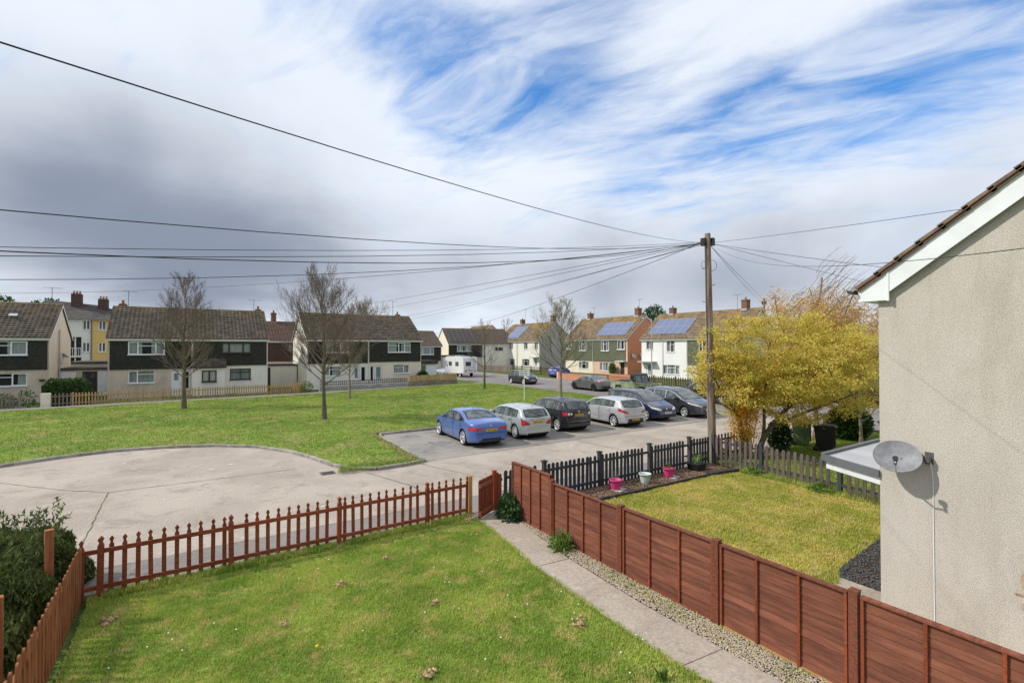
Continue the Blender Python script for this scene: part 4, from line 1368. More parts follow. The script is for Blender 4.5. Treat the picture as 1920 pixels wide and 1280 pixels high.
def bare_tree(name, label, loc, H, z0, spread, tr, seed, n1=26, kids=(7, 5, 3), bark='bark_grey', twig='twig', tw=0.008, lean=(0, 0), group=None, leafy=None, up0=.55, leader=.92):
    """a leader with ascending limbs, each branching three more times into fine twigs"""
    r = random.Random(seed)
    root = thing(name, label, 'tree', loc, 0, group)
    mb = MB()
    lead = [Vector((0, 0, -0.1))]
    for i in range(1, 9):
        t = i / 8
        lead.append(Vector((lean[0] * t + r.uniform(-.06, .06) * t * 2, lean[1] * t + r.uniform(-.06, .06) * t * 2, H * leader * t)))
    rad = [tr * (1.3 if i == 0 else 1) * (1 - (i / 8)) ** 0.9 + 0.008 for i in range(9)]
    mb.tube(lead, rad, 9)
    A, B, ra, rb, ends = [], [], [], [], []

    def lead_at(z):
        t = max(0, min(.999, z / (H * leader))) * 8
        i = int(t)
        return lead[i] + (lead[min(i + 1, 8)] - lead[i]) * (t - i)

    def grow(p, d, Ln, rad_, lvl):
        k = 4 if lvl == 0 else (3 if lvl == 1 else 2)
        pts = [p]; dd = d.normalized()
        for i in range(k):
            dd = (dd + Vector((r.gauss(0, .055), r.gauss(0, .055), r.gauss(.085, .05)))).normalized()
            pts.append(pts[-1] + dd * (Ln / k))
        rs = [max(.0035, rad_ * (1 - .72 * i / k)) for i in range(k + 1)]
        for i in range(k):
            A.append(tuple(pts[i])); B.append(tuple(pts[i + 1])); ra.append(rs[i]); rb.append(rs[i + 1])
        ends.append(tuple(pts[-1]))
        if lvl < len(kids):
            n = kids[lvl]
            for j in range(n):
                s = (.22 + .78 * (j + r.random()) / n) * k
                i = min(k - 1, int(s))
                q = pts[i] + (pts[i + 1] - pts[i]) * (s - i)
                base = (pts[i + 1] - pts[i]).normalized()
                side = base.cross(Vector((r.gauss(0, 1), r.gauss(0, 1), r.gauss(0, 1)))).normalized()
                nd = base * r.uniform(.8, 1.15) + side * r.uniform(.38, .72) + Vector((0, 0, .18))
                grow(q, nd, Ln * r.uniform(.42, .66) * (1.12 - .45 * s / k), max(tw * .55, rs[i] * .55), lvl + 1)
    for i in range(n1):
        t = (i + r.random() * .7) / n1
        z = z0 + (H * leader - z0) * (t ** 1.05) * .97
        az = i * 2.4 + r.uniform(-.5, .5)
        prof = math.sin(PI * min(1, .16 + .84 * t)) ** .55 if t > .0 else 1
        Ln = spread * r.uniform(.75, 1.2) * (1.12 - .72 * t) * (.75 + .35 * min(1, t * 4))
        d = Vector((math.cos(az), math.sin(az), up0 + .95 * t + r.uniform(-.1, .2)))
        grow(lead_at(z), d, Ln, max(tw * 1.3, tr * .40 * (1 - .78 * t)), 0)
    mb.build('trunk', M[bark], root)
    seg_mesh('crown', A, B, ra, rb, M[twig], root)
    if leafy:
        m, n, size, sp = leafy
        rr = np.random.default_rng(seed)
        E_ = np.array(ends)
        P = E_[rr.integers(0, len(E_), n)] + rr.normal(size=(n, 3)) * sp
        V, F = leaf_quads(P, size, 1.2, None, seed)
        fast_mesh('leaves', V, F, m, root)
    return root


bare_tree('bare_tree', 'tall bare tree in front of the left dark tiled house', (-.41, 38.98, .08), 8.9, 1.9, 2.5, .135, 3, 34, (8, 6, 3), tw=.0105)
bare_tree('bare_tree', 'tallest bare tree with a wide twiggy crown standing nearest on the green', (6.33, 28.92, .08), 8.1, 1.9, 2.9, .12, 8, 36, (9, 6, 3), tw=.0092, lean=(-.1, .1), up0=.5)
bare_tree('bare_tree', 'small young bare tree with a low spreading crown near the block wall', (10.7, 40.0, .08), 4.3, 1.6, 2.1, .10, 12, 16, (7, 5, 2), tw=.012, bark='bark_pale')
bare_tree('bare_tree', 'thin bare sapling on the green in front of the white camper van', (24.0, 41.2, .08), 6.8, 1.6, 2.0, .11, 15, 15, (6, 4, 2), tw=.013)
M['bud'] = leaf_mat('pale_bud', (0.42, 0.36, 0.17), (0.33, 0.30, 0.13), (0.48, 0.38, 0.2), 3.0)
bare_tree('budding_tree', 'slender tree with pale opening buds behind the parked hatchbacks', (25.5, 31.2, .08), 7.4, 1.9, 2.9, .12, 21, 26, (7, 5, 2), bark='bark_pale', twig='bark_grey', tw=.011, leafy=(M['bud'], 3400, .075, .07))
bare_tree('bare_tree', 'rounded bare tree crown rising behind the middle dark tiled house', (20.4, 70, 0), 10.4, 3.0, 4.6, .3, 31, 30, (8, 6, 3), tw=.022, leafy=(M['bud'], 900, .12, .2), bark='bark_pale', twig='bark_pale', leader=.85)
bare_tree('bare_tree', 'small bare tree with pale branches in front of the dark rounded bush', (24.3, 9.2, 0), 3.3, .7, 1.6, .07, 35, 9, (5, 3), bark='bark_pale', twig='bark_pale', tw=.010)
bare_tree('bare_tree', 'thin bare twigs just above the roof of the cream house with one solar strip', (62, 96, 0), 10.5, 3.0, 3.5, .2, 39, 18, (6, 4, 2), tw=.022)


def leafy_tree(name, label, loc, stems, clusters, per, leaf_size, leaf_sd, m_leaf, seed, cluster_fn, bark='bark_grey', br_r=.03, flat=.5, cat='tree', group=None, leaf_m2=None, aspect=1.3, up=None):
    """stems: list of (points, radius); every leaf clump hangs on a branch grown from the nearest stem"""
    r = random.Random(seed); rr = np.random.default_rng(seed)
    root = thing(name, label, cat, loc, 0, group)
    tk = MB()
    nodes = []
    for pts, rad in stems:
        sm = []
        pts = [Vector(p) for p in pts]
        for i in range(len(pts) - 1):
            for k in range(4):
                t = k / 4
                p0 = pts[max(0, i - 1)]; p1 = pts[i]; p2 = pts[i + 1]; p3 = pts[min(len(pts) - 1, i + 2)]
                sm.append(.5 * ((2 * p1) + (p2 - p0) * t + (2 * p0 - 5 * p1 + 4 * p2 - p3) * t * t + (3 * p1 - p0 - 3 * p2 + p3) * t ** 3))
        sm.append(pts[-1])
        n = len(sm)
        tk.tube(sm, [rad * (1 - .75 * i / n) for i in range(n)], 8)
        nodes += [(p, rad * (1 - .75 * i / n)) for i, p in enumerate(sm) if i > n * .3]
    tk.build('trunk', M[bark], root)
    C = cluster_fn(rr, clusters)
    bn = MB()
    NP = np.array([tuple(p) for p, _ in nodes])
    order = np.argsort([np.min(np.linalg.norm(NP - c, axis=1)) for c in C])
    grown = [np.array(tuple(p)) for p, _ in nodes]
    for i in order:
        c = C[i]
        G = np.array(grown)
        dd = np.linalg.norm(G - c, axis=1) + np.maximum(0, G[:, 2] - c[2]) * 1.5
        j = int(np.argmin(dd))
        p = Vector(G[j]); q = Vector(c)
        mid = (p + q) / 2 + Vector((r.uniform(-.1, .1), r.uniform(-.1, .1), -.06 * (q - p).length))
        rad = min(br_r, .008 + .012 * (q - p).length)
        bn.tube([p, mid, q], [rad, rad * .75, rad * .4], 4, caps=False)
        grown.append(np.array(tuple(mid))); grown.append(c)
    tag(bn.build('branches', M[bark], root), kind='stuff')
    P = np.repeat(C, per, axis=0) + rr.normal(size=(len(C) * per, 3)) * (leaf_sd, leaf_sd, leaf_sd * flat)
    V, F = leaf_quads(P, leaf_size, aspect, up, seed)
    fast_mesh('crown', V, F, m_leaf, root)
    return root


RX, FX = Vector((.834, -.552, 0)), Vector((.552, .834, 0))


def ell(cx, cy, cz, rx, ry, rz, shell=.55, zmin=None, bumps=0.18):
    """points in a bumpy ellipsoid; rx runs across the line of sight from our window, ry along it"""
    def fn(rr, n):
        out = []
        while len(out) < n:
            v = rr.normal(size=3); v /= np.linalg.norm(v)
            k = shell + (1 - shell) * rr.random() ** .6
            k *= 1 + bumps * math.sin(4 * v[0] + 1) * math.cos(5 * v[2]) - bumps * .5 * math.sin(7 * v[1])
            if rr.random() < .25: k *= rr.random()
            x, y, z = cx + v[0] * rx * k, cy + v[1] * ry * k, cz + v[2] * rz * k
            if zmin is not None and z < zmin(x): continue
            out.append((RX.x * x + FX.x * y, RX.y * x + FX.y * y, z))
        return np.array(out)
    return fn


def two(share, fa, fb):
    def fn(rr, n):
        k = int(n * share)
        return np.concatenate([fa(rr, k), fb(rr, n - k)])
    return fn


def cs_(x, y, z):
    return (RX.x * x + FX.x * y, RX.y * x + FX.y * y, z)


M['yellow_leaf'] = leaf_mat('yellow_green_leaf', (0.74, 0.61, 0.13), (0.57, 0.52, 0.095), (0.79, 0.54, 0.15), 1.3, .45)
M['orange_leaf'] = leaf_mat('orange_flower', (0.88, 0.47, 0.04), (0.80, 0.54, 0.08), (0.72, 0.52, 0.09), 2.0, .45)
M['gold_leaf'] = leaf_mat('russet_gold_leaf', (0.74, 0.50, 0.15), (0.62, 0.39, 0.12), (0.76, 0.57, 0.16), .9, .45)
YT = (17.85, 10.15, 0)
leafy_tree('yellow_tree', 'spreading multi-stemmed tree in yellow green leaf beyond the weathered picket fence', YT,
           [([cs_(.1, 0, -.1), cs_(.12, 0, .5), cs_(.55, .1, 1.15), cs_(1.2, .1, 1.9), cs_(1.9, .2, 2.6), cs_(2.6, .2, 3.5)], .13),
            ([cs_(.55, .1, 1.15), cs_(1.3, -.2, 1.6), cs_(2.3, -.4, 2.05), cs_(3.4, -.5, 2.5)], .075),
            ([cs_(.12, 0, .45), cs_(.3, .1, 1.2), cs_(.35, .2, 2.2), cs_(.5, .2, 3.2), cs_(.6, .2, 4.4)], .075),
            ([cs_(-.45, .1, -.1), cs_(-.6, .1, .9), cs_(-.8, 0, 1.7), cs_(-1.4, -.1, 2.5), cs_(-1.8, -.1, 3.3)], .075),
            ([cs_(-.4, .2, -.1), cs_(-.42, .3, 1.0), cs_(-.55, .4, 2.0), cs_(-.6, .4, 3.4), cs_(-.4, .4, 4.3)], .06),
            ([cs_(-.8, 0, 1.7), cs_(-1.5, .2, 2.2), cs_(-2.1, .2, 2.9)], .04)],
           760, 120, .064, .17, M['yellow_leaf'], 5,
           two(.2, ell(-.75, .2, 3.25, 1.35, 1.4, .95, .35), ell(1.25, .1, 3.35, 3.75, 2.5, 2.05, .5, lambda x: 2.6 - .5 * (x + 2.3) if x < .8 else max(.95, 1.45 - .12 * (x - .8)), .16)), flat=.5)
# orange flowered shrub growing up through it
leafy_tree('orange_shrub', 'orange flowered shrub growing up between the stems of the yellow tree', (17.65, 10.45, 0),
           [([cs_(x * .3, y * .3, -.05), cs_(x * .6, y * .6, 1.1), cs_(x, y, 2.3 + .3 * x)], .02) for x, y in ((-.5, 0), (-.25, .2), (0, -.1), (.25, .15), (.45, -.1), (-.7, .1), (.1, .3), (-.1, -.2))],
           210, 60, .05, .10, M['orange_leaf'], 6, ell(-.12, -.15, 2.0, .62, .5, 1.5, .15), bark='bark_pale', flat=1.5, cat='shrub')
leafy_tree('windswept_tree', 'tall thin tree with sparse russet gold leaves blown sideways behind the yellow tree', (23.9, 10.9, 0),
           [([cs_(-.05, 0, -.1), cs_(.1, 0, .6), cs_(.0, 0, 1.6), cs_(-.3, 0, 3.2), cs_(-.2, .1, 5.0), cs_(.3, .1, 6.4), cs_(.45, .1, 7.4)], .13),
            ([cs_(-.1, 0, 2.4), cs_(-.9, .2, 4.0), cs_(-1.5, .2, 5.5), cs_(-1.7, .2, 6.6)], .07),
            ([cs_(-.1, 0, 3.0), cs_(.9, -.2, 4.8), cs_(1.5, -.2, 6.2), cs_(1.8, -.2, 6.8)], .06),
            ([cs_(-.2, 0, 3.6), cs_(.3, .4, 5.8), cs_(.1, .5, 7.0)], .05)],
           900, 85, .06, .2, M['gold_leaf'], 17, ell(.7, .1, 4.1, 3.0, 2.0, 2.75, .35, None, .25), bark='bark_red', br_r=.025, flat=1.0)
# loose whips at the top of the windswept tree
wt = bpy.data.objects['windswept_tree']
wp = MB()
r_ = random.Random(3)
for k in range(170):
    x = r_.uniform(-2.1, 2.6)
    core_ = abs(x - .5) < .6
    z = r_.uniform(4.0, 6.6) + (r_.uniform(.2, 1.6) if core_ else 0) - .25 * abs(x - .4)
    p = Vector(cs_(x, r_.uniform(-1.2, 1.2), z))
    Lw = r_.uniform(.5, 1.3) * (1.25 if core_ else .9)
    pts = curve_pts(p, cs_(.35, 0, 1), Lw, 5, .0, r_, .15)
    pts = [q + RX * (.55 * (i / 5) ** 2 * Lw) for i, q in enumerate(pts)]
    wp.tube(pts, [.012, .010, .009, .008, .006, .004], 3, caps=False)
    for j in (2, 3, 4):
        wp.tube([pts[j], pts[j] + RX * r_.uniform(.1, .3) + Vector((0, 0, r_.uniform(.02, .22)))], [.006, .003], 3, caps=False)
wp.build('whips', M['twig'], wt)

# dark rounded bush, hedges
db = thing('dark_bush', 'dense dark green rounded bush beside the black wheelie bin', 'bush', (25.05, 9.98, 0))
broad_leaves(db, 'foliage', 9000, .95, .95, .85, .085, M['dark_leaf'], 51, .72)
MB().tube([(0, 0, -.1), (0, 0, .6)], .06, 6).build('stem', M['bark_grey'], db)
db2 = thing('dark_bush', 'small dark green bush at the foot of the yellow tree by the green bin', 'bush', (19.9, 10.4, 0))
broad_leaves(db2, 'foliage', 3500, .45, .5, .7, .075, M['dark_leaf'], 52, .6)


def hedge(name, label, x0, x1, y0, y1, h, n, size, m, seed, loc=None, sprigs=0, aspect=1.3, up=None, rot=0.0, round_=.25, bulge=.12, cat='hedge'):
    rr = np.random.default_rng(seed)
    loc = loc or ((x0 + x1) / 2, (y0 + y1) / 2, 0)
    root = thing(name, label, cat, loc, rot)
    hx, hy = (x1 - x0) / 2, (y1 - y0) / 2
    face = rr.random(n)
    P = np.zeros((n, 3))
    u = rr.random((n, 3)) * 2 - 1
    P[:, 0] = u[:, 0] * hx; P[:, 1] = u[:, 1] * hy; P[:, 2] = (u[:, 2] + 1) / 2 * h
    w = np.array([hy * h, hx * h, hx * hy]); w /= w.sum()
    k = np.searchsorted(np.cumsum(w), face)
    dep = rr.random(n) ** 2 * .3
    sg = np.sign(u)
    P[k == 0, 0] = (sg[:, 0] * (hx - dep))[k == 0]
    P[k == 1, 1] = (sg[:, 1] * (hy - dep))[k == 1]
    P[k == 2, 2] = (h - dep)[k == 2]
    # rounded shoulders and an uneven surface
    t = np.clip((P[:, 2] / h - .6) / .4, 0, 1)
    P[:, 0] *= 1 - round_ * t ** 2 * (hx > .3); P[:, 1] *= 1 - round_ * t ** 2
    e = np.maximum(np.abs(P[:, 0]) / hx, np.abs(P[:, 1]) / hy)
    P[:, 2] -= np.clip(e - .75, 0, 1) * .6 * t * round_ * h
    nb = vnoise(P[:, :2] + P[:, 2:] * .7 + 20, 1.6, seed) - .5
    P *= (1 + bulge * nb[:, None] * (2, 2, 1.2))
    P += rr.normal(size=P.shape) * size * .35
    P[:, 2] = np.maximum(P[:, 2], 0.02)
    V, F = leaf_quads(P, size, aspect, up, seed)
    if sprigs:
        SV = []
        for i in range(sprigs):
            x, y = rr.uniform(-hx, hx) * .9, rr.uniform(-hy, hy) * .9
            q0 = np.array((x, y, h * .85)); d = np.array((rr.normal() * .35, rr.normal() * .35, 1.0))
            L = rr.uniform(.15, .5)
            for j in range(26):
                s = rr.random()
                SV.append(q0 + d * L * (s + .2) + rr.normal(size=3) * .05 * (1.1 - s))
        V2, F2 = leaf_quads(np.array(SV), size * .8, aspect, (0, 0, 1), seed + 1, .7)
        F = np.concatenate([F, F2 + len(V)]); V = np.concatenate([V, V2])
    fast_mesh('foliage', V, F, m, root)
    return root


M['conifer'] = leaf_mat('dark_conifer_spray', (0.11, 0.145, 0.04), (0.06, 0.085, 0.026), (0.21, 0.245, 0.065), 3.0, .25)
M['hedge_green'] = leaf_mat('clipped_hedge_leaf', (0.055, 0.105, 0.022), (0.04, 0.08, 0.018), (0.085, 0.14, 0.03), 3.0, .2)
hd = hedge('conifer_hedge', 'dark feathery conifer hedge at the left edge beyond the sloping picket fence', -5.2, -1.72, 9.75, 12.0, 1.02, 120000, .045, M['conifer'], 61, sprigs=300, aspect=2.8, up=(0, 0, 1), round_=.2, bulge=.16)
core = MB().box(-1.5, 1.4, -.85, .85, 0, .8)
M['core'] = mat('inner_shade', (0.02, 0.022, 0.012), 1.0, var=.3)  # near-black filler colour: the hedge's inner shade is put into it
core.build('inner_shade_box', M['core'], hd)
hedge('conifer_hedge', 'lower dark hedge part behind the timber post at the left edge', -5.5, -1.9, 7.4, 9.7, .55, 22000, .07, M['conifer'], 62, sprigs=30, aspect=2.0, up=(0, 0, 1))
wd = MB().tube([(-2.25, 8.3, .35), (-2.0, 8.55, .62)], .012, 6).build('white_pipe', M['white_pvc'])
tag(wd, 'short white plastic pipe lying on the low hedge by the timber post', 'pipe')
hc = hedge('clipped_hedge', 'clipped bright green hedge between the two left houses', -8.7, -6.3, 46.2, 48.0, 1.8, 9000, .12, M['hedge_green'], 63, round_=.3)
MB().box(-1.25, 1.2, -.75, .75, 0, 1.5).build('inner_shade_box', M['core'], hc)  # solid filler box, inner shade in its colour
rb = thing('round_bush', 'dark clipped ball shrub in front of the cream wall by the garden shed', 'bush', (21.3, 50.1, 0))
broad_leaves(rb, 'foliage', 2600, .75, .75, .8, .11, M['dark_leaf'], 64, .8)
cb_ = thing('conifer_bush', 'narrow upright conifer beside the peach house door', 'bush', (53.0, 52.6, 0))
broad_leaves(cb_, 'foliage', 2400, .55, .6, 1.0, .12, M['mid_leaf'], 65, .85)
h2 = hedge('roadside_hedge', 'long dark hedge across the road glimpsed under the yellow tree', 39.8, 41.4, 4, 17.3, 1.15, 9000, .14, M['dark_leaf'], 66, bulge=.08)
MB().box(-.6, .6, -6.3, 6.3, 0, .95).build('inner_shade_box', M['core'], h2)  # filler box again, coloured as the hedge's shaded inside
for i, (x, y, sx, h, n, lab) in enumerate([(-21.5, 88, 3.6, 11.2, 5200, 'dark evergreen tree above the roof at the far left edge'), (-16.6, 92, 3.6, 11.0, 5200, 'dark evergreen tree above the ridge of the left house')]):
    t_ = thing('evergreen_tree', lab, 'tree', (x, y, 0), 0, 'evergreens behind the left houses')
    broad_leaves(t_, 'crown', n, sx, 2.5, 4.4, .34, M['dark_leaf'], 70 + i, h - 4.4)
    MB().tube([(0, 0, 0), (0, 0, h - 4)], .25, 7).build('trunk', M['bark_grey'], t_)
t_ = thing('evergreen_tree', 'dark evergreen showing between the two right hand chimneys', 'tree', (76, 64, 0))
broad_leaves(t_, 'crown', 4200, 3.0, 3.0, 4.6, .34, M['dark_leaf'], 75, 8.0)
MB().tube([(0, 0, 0), (0, 0, 7)], .25, 7).build('trunk', M['bark_grey'], t_)
for i, (x, y, n, h, lab) in enumerate([(-10.6, 46.7, 500, .9, 'dark flowering shrub below the front window of the far left house'), (-9.6, 46.9, 400, 1.1, 'thin rose shrub at the corner of the far left house'), (9.0, 48.3, 500, .9, 'green shrub behind the end of the tan picket fence'), (8.3, 48.6, 400, .8, 'brown dry shrub behind the tan picket fence end')]):
    s_ = thing('garden_shrub', lab, 'shrub', (x, y, 0))
    broad_leaves(s_, 'foliage', n, .6, .6, h * .6, .1, M['dark_leaf'] if i < 2 else (M['mid_leaf'] if i == 2 else M['gold_leaf']), 80 + i, h * .55)
# far-off line of trees and roofs closing the horizon
rr_ = np.random.default_rng(5)
n_ = 26000
ang_ = rr_.uniform(math.radians(-32), math.radians(78), n_)
rad_ = rr_.uniform(170, 240, n_)
hh_ = 4.0 + 3.5 * np.sin(ang_ * 23) * np.sin(ang_ * 41 + 1) + 1.5 * np.sin(ang_ * 90)
P_ = np.stack([np.sin(ang_) * rad_, np.cos(ang_) * rad_, rr_.random(n_) * np.maximum(1.5, hh_)], 1)
V_, F_ = leaf_quads(P_, 1.3, 1.0, None, 5)
M['far_leaf'] = leaf_mat('far_tree_leaf', (0.085, 0.075, 0.05), (0.06, 0.075, 0.035), None, .05)
tag(fast_mesh('woods', V_, F_, M['far_leaf']), kind='stuff')
# ---------------------------------------------------------------- houses
M['r_beige'] = render_mat('beige_dash', (0.62, 0.51, 0.40), (0.34, 0.28, 0.23), 0.5, speck=None, bump=0.5)
M['r_white'] = render_mat('white_render', (0.82, 0.775, 0.68), (0.58, 0.56, 0.53), 0.4, speck=None, bump=0.25, fine=.06)
M['r_cream'] = render_mat('cream_render', (0.80, 0.71, 0.56), (0.58, 0.51, 0.42), 0.4, speck=None, bump=0.3, fine=.08)
M['r_bright'] = render_mat('bright_white_render', (0.82, 0.815, 0.79), (0.68, 0.67, 0.64), 0.35, speck=None, bump=0.2, fine=.05)
M['r_ivory'] = render_mat('ivory_render', (0.80, 0.765, 0.67), (0.66, 0.62, 0.53), 0.35, speck=None, bump=0.2, fine=.05)
M['r_buff'] = render_mat('buff_render', (0.62, 0.55, 0.40), (0.5, 0.44, 0.32), 0.4, speck=None, bump=0.3, fine=.08)
M['r_peach'] = render_mat('peach_render', (0.70, 0.46, 0.34), (0.60, 0.37, 0.26), 0.4, speck=None, bump=0.2, fine=.06)
M['r_orange'] = render_mat('orange_render', (0.56, 0.26, 0.155), (0.48, 0.21, 0.12), 0.4, speck=None, bump=0.2, fine=.06)
M['r_grey'] = render_mat('grey_dash', (0.46, 0.44, 0.40), (0.36, 0.335, 0.30), 0.5, speck=None, bump=0.5)
M['r_yellow'] = render_mat('yellow_render', (0.72, 0.49, 0.19), (0.6, 0.4, 0.14), 0.3, speck=None, bump=0.2, fine=.06)
M['r_paleblue'] = render_mat('pale_render', (0.76, 0.75, 0.71), (0.6, 0.6, 0.56), 0.3, speck=None, bump=0.2, fine=.06)
M['r_brown'] = render_mat('red_brown_render', (0.24, 0.075, 0.055), (0.17, 0.06, 0.045), 0.5, speck=None, bump=0.3, fine=.1)


def clad_mat(name, a, b_):
    """scalloped hanging tiles: lines of a tile's width, tile-to-tile tone"""
    m = bpy.data.materials.new(name)
    m.use_nodes = True
    g = NT(m.node_tree)
    b = g.n['Principled BSDF']
    b.inputs['Roughness'].default_value = 0.8
    b.inputs['Specular IOR Level'].default_value = 0.2
    vec = g.new('ShaderNodeTexCoord').outputs['Object']
    mp = g.new('ShaderNodeMapping'); mp.inputs['Rotation'].default_value = (math.radians(-90), 0, 0)
    g.l.new(vec, mp.inputs[0])
    br = g.new('ShaderNodeTexBrick', inp={'Scale': 1.0, 'Color1': a, 'Color2': b_, 'Mortar': tuple(c * .35 for c in b_), 'Mortar Size': .012, 'Brick Width': .19, 'Row Height': .17, 'Bias': -.1})
    g.l.new(mp.outputs[0], br.inputs['Vector'])
    c = g.mix(g.math('MULTIPLY', g.smooth(g.noise(vec, 0.9, 5.0, 0.65), .42, .7), .5), br.outputs[0], tuple(x * .6 for x in b_))
    g.set(b, 'Base Color', c)
    return m


M['clad_dark'] = clad_mat('dark_hanging_tiles', (0.058, 0.055, 0.042), (0.038, 0.037, 0.030))
M['clad_green'] = clad_mat('green_grey_hanging_tiles', (0.175, 0.185, 0.115), (0.14, 0.152, 0.095))
M['clad_brown'] = clad_mat('brown_hanging_tiles', (0.115, 0.072, 0.058), (0.085, 0.055, 0.046))
M['roof_left'] = roof_mat('brown_pantiles', (0.15, 0.12, 0.088), (0.062, 0.052, 0.042), (0.30, 0.20, 0.06), .35, 1.5, 5.2)
M['roof_right'] = roof_mat('lichened_tiles', (0.30, 0.225, 0.145), (0.15, 0.112, 0.075), (0.42, 0.26, 0.045), .8, .3, 5.5)
M['roof_far'] = roof_mat('far_brown_tiles', (0.16, 0.125, 0.095), (0.11, 0.088, 0.07), (0.26, 0.19, 0.07), .3, 2, 6)
M['slate'] = mat('dark_slate', (0.07, 0.06, 0.053), .8, var=.25, scale=3)
M['red_tile'] = roof_mat('red_brown_tiles', (0.15, 0.092, 0.07), (0.10, 0.065, 0.052), (0.24, 0.17, 0.08), .3, 1, 6)
M['ridge'] = mat('lichened_ridge', (0.25, 0.175, 0.075), .85, col2=(0.14, 0.10, 0.065), scale=3, fine=.2)
M['upvc'] = mat('white_window_frame', (0.80, 0.80, 0.79), .4, var=.03)
M['dark_frame'] = mat('dark_brown_frame', (0.055, 0.035, 0.028), .5, var=.1)
M['glass'] = glass_mat('window_glass', (0.02, 0.026, 0.03), .84)
M['curtain'] = mat('net_curtain', (0.74, 0.74, 0.70), .9, col2=(0.50, 0.51, 0.49), scale=3.0, stretch=(9, 9, .6))
M['blind'] = mat('pale_vertical_blind', (0.60, 0.62, 0.56), .8, col2=(0.30, 0.33, 0.30), scale=4.0, stretch=(9, 9, .1), lo=.45, hi=.55)
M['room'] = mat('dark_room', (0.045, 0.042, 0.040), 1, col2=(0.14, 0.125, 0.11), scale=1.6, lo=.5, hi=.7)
M['door_white'] = mat('white_door', (0.76, 0.76, 0.76), .45, var=.03)
M['door_dark'] = mat('dark_door', (0.05, 0.035, 0.03), .5, var=.1)
M['door_green'] = mat('green_door', (0.04, 0.07, 0.06), .5, var=.1)
M['gutter_grey'] = mat('grey_gutter', (0.42, 0.42, 0.41), .5, var=.06)
M['brick_red'] = mat('chimney_brick', (0.225, 0.125, 0.08), .9, col2=(0.18, 0.09, 0.055), scale=9, fine=.2, fscale=30)
M['terracotta'] = mat('terracotta_pot', (0.38, 0.17, 0.08), .85, var=.15)
M['alu'] = mat('aluminium', (0.55, 0.56, 0.57), .35, var=.05, metal=.6)


def panel_mat():
    m = bpy.data.materials.new('solar_cells')
    m.use_nodes = True
    g = NT(m.node_tree)
    b = g.n['Principled BSDF']
    b.inputs['Roughness'].default_value = .16
    b.inputs['Specular IOR Level'].default_value = .8
    vec = g.new('ShaderNodeTexCoord').outputs['Object']
    br = g.new('ShaderNodeTexBrick', inp={'Scale': 1.0, 'Color1': (0.10, 0.13, 0.24), 'Color2': (0.085, 0.115, 0.22), 'Mortar': (0.30, 0.32, 0.40), 'Mortar Size': .006, 'Brick Width': .16, 'Row Height': .16})
    br.offset = 0
    g.l.new(vec, br.inputs['Vector'])
    g.set(b, 'Base Color', br.outputs[0])
    return m


M['cells'] = panel_mat()


def facade(mb, x0, x1, z0, z1, holes, y, m=0, reveal=.09, rm=None, rows=None, tilt=0.0):
    """a wall face with real openings; rows: course height for hung tiles"""
    xs = sorted({x0, x1} | {v for h in holes for v in (h[0], h[1]) if x0 < v < x1})
    zs = {z0, z1} | {v for h in holes for v in (h[2], h[3]) if z0 < v < z1}
    if rows:
        k = z1 - rows
        while k > z0 + .02:
            zs.add(round(k, 4)); k -= rows
    zs = sorted(zs)

    def yy(z, top):
        if not rows: return y
        f = ((z1 - z) / rows) % 1.0
        if top: f = f if f < .999 else 0.0
        else: f = f if f > .001 else 1.0
        return y - tilt * f
    for i in range(len(xs) - 1):
        for j in range(len(zs) - 1):
            cx, cz = (xs[i] + xs[i + 1]) / 2, (zs[j] + zs[j + 1]) / 2
            if any(h[0] < cx < h[1] and h[2] < cz < h[3] for h in holes): continue
            ya, yb = yy(zs[j], False), yy(zs[j + 1], True)
            mb.add([(xs[i], ya, zs[j]), (xs[i + 1], ya, zs[j]), (xs[i + 1], yb, zs[j + 1]), (xs[i], yb, zs[j + 1])], [(0, 1, 2, 3)], m)
            if rows and abs(yb - y) < 1e-6 and zs[j + 1] < z1 - .01:
                mb.add([(xs[i], y, zs[j + 1]), (xs[i + 1], y, zs[j + 1]), (xs[i + 1], y - tilt, zs[j + 1]), (xs[i], y - tilt, zs[j + 1])], [(0, 1, 2, 3)], m)
    for h in holes:
        a, b, c, d = max(h[0], x0), min(h[1], x1), max(h[2], z0), min(h[3], z1)
        if a >= b or c >= d: continue
        q = y + reveal; y_ = y - tilt * .5
        mb.add([(a, y_, c), (a, q, c), (a, q, d), (a, y_, d), (b, y_, c), (b, q, c), (b, q, d), (b, y_, d)],
               [(0, 1, 2, 3), (7, 6, 5, 4), (0, 4, 5, 1), (3, 2, 6, 7)], m if rm is None else rm)


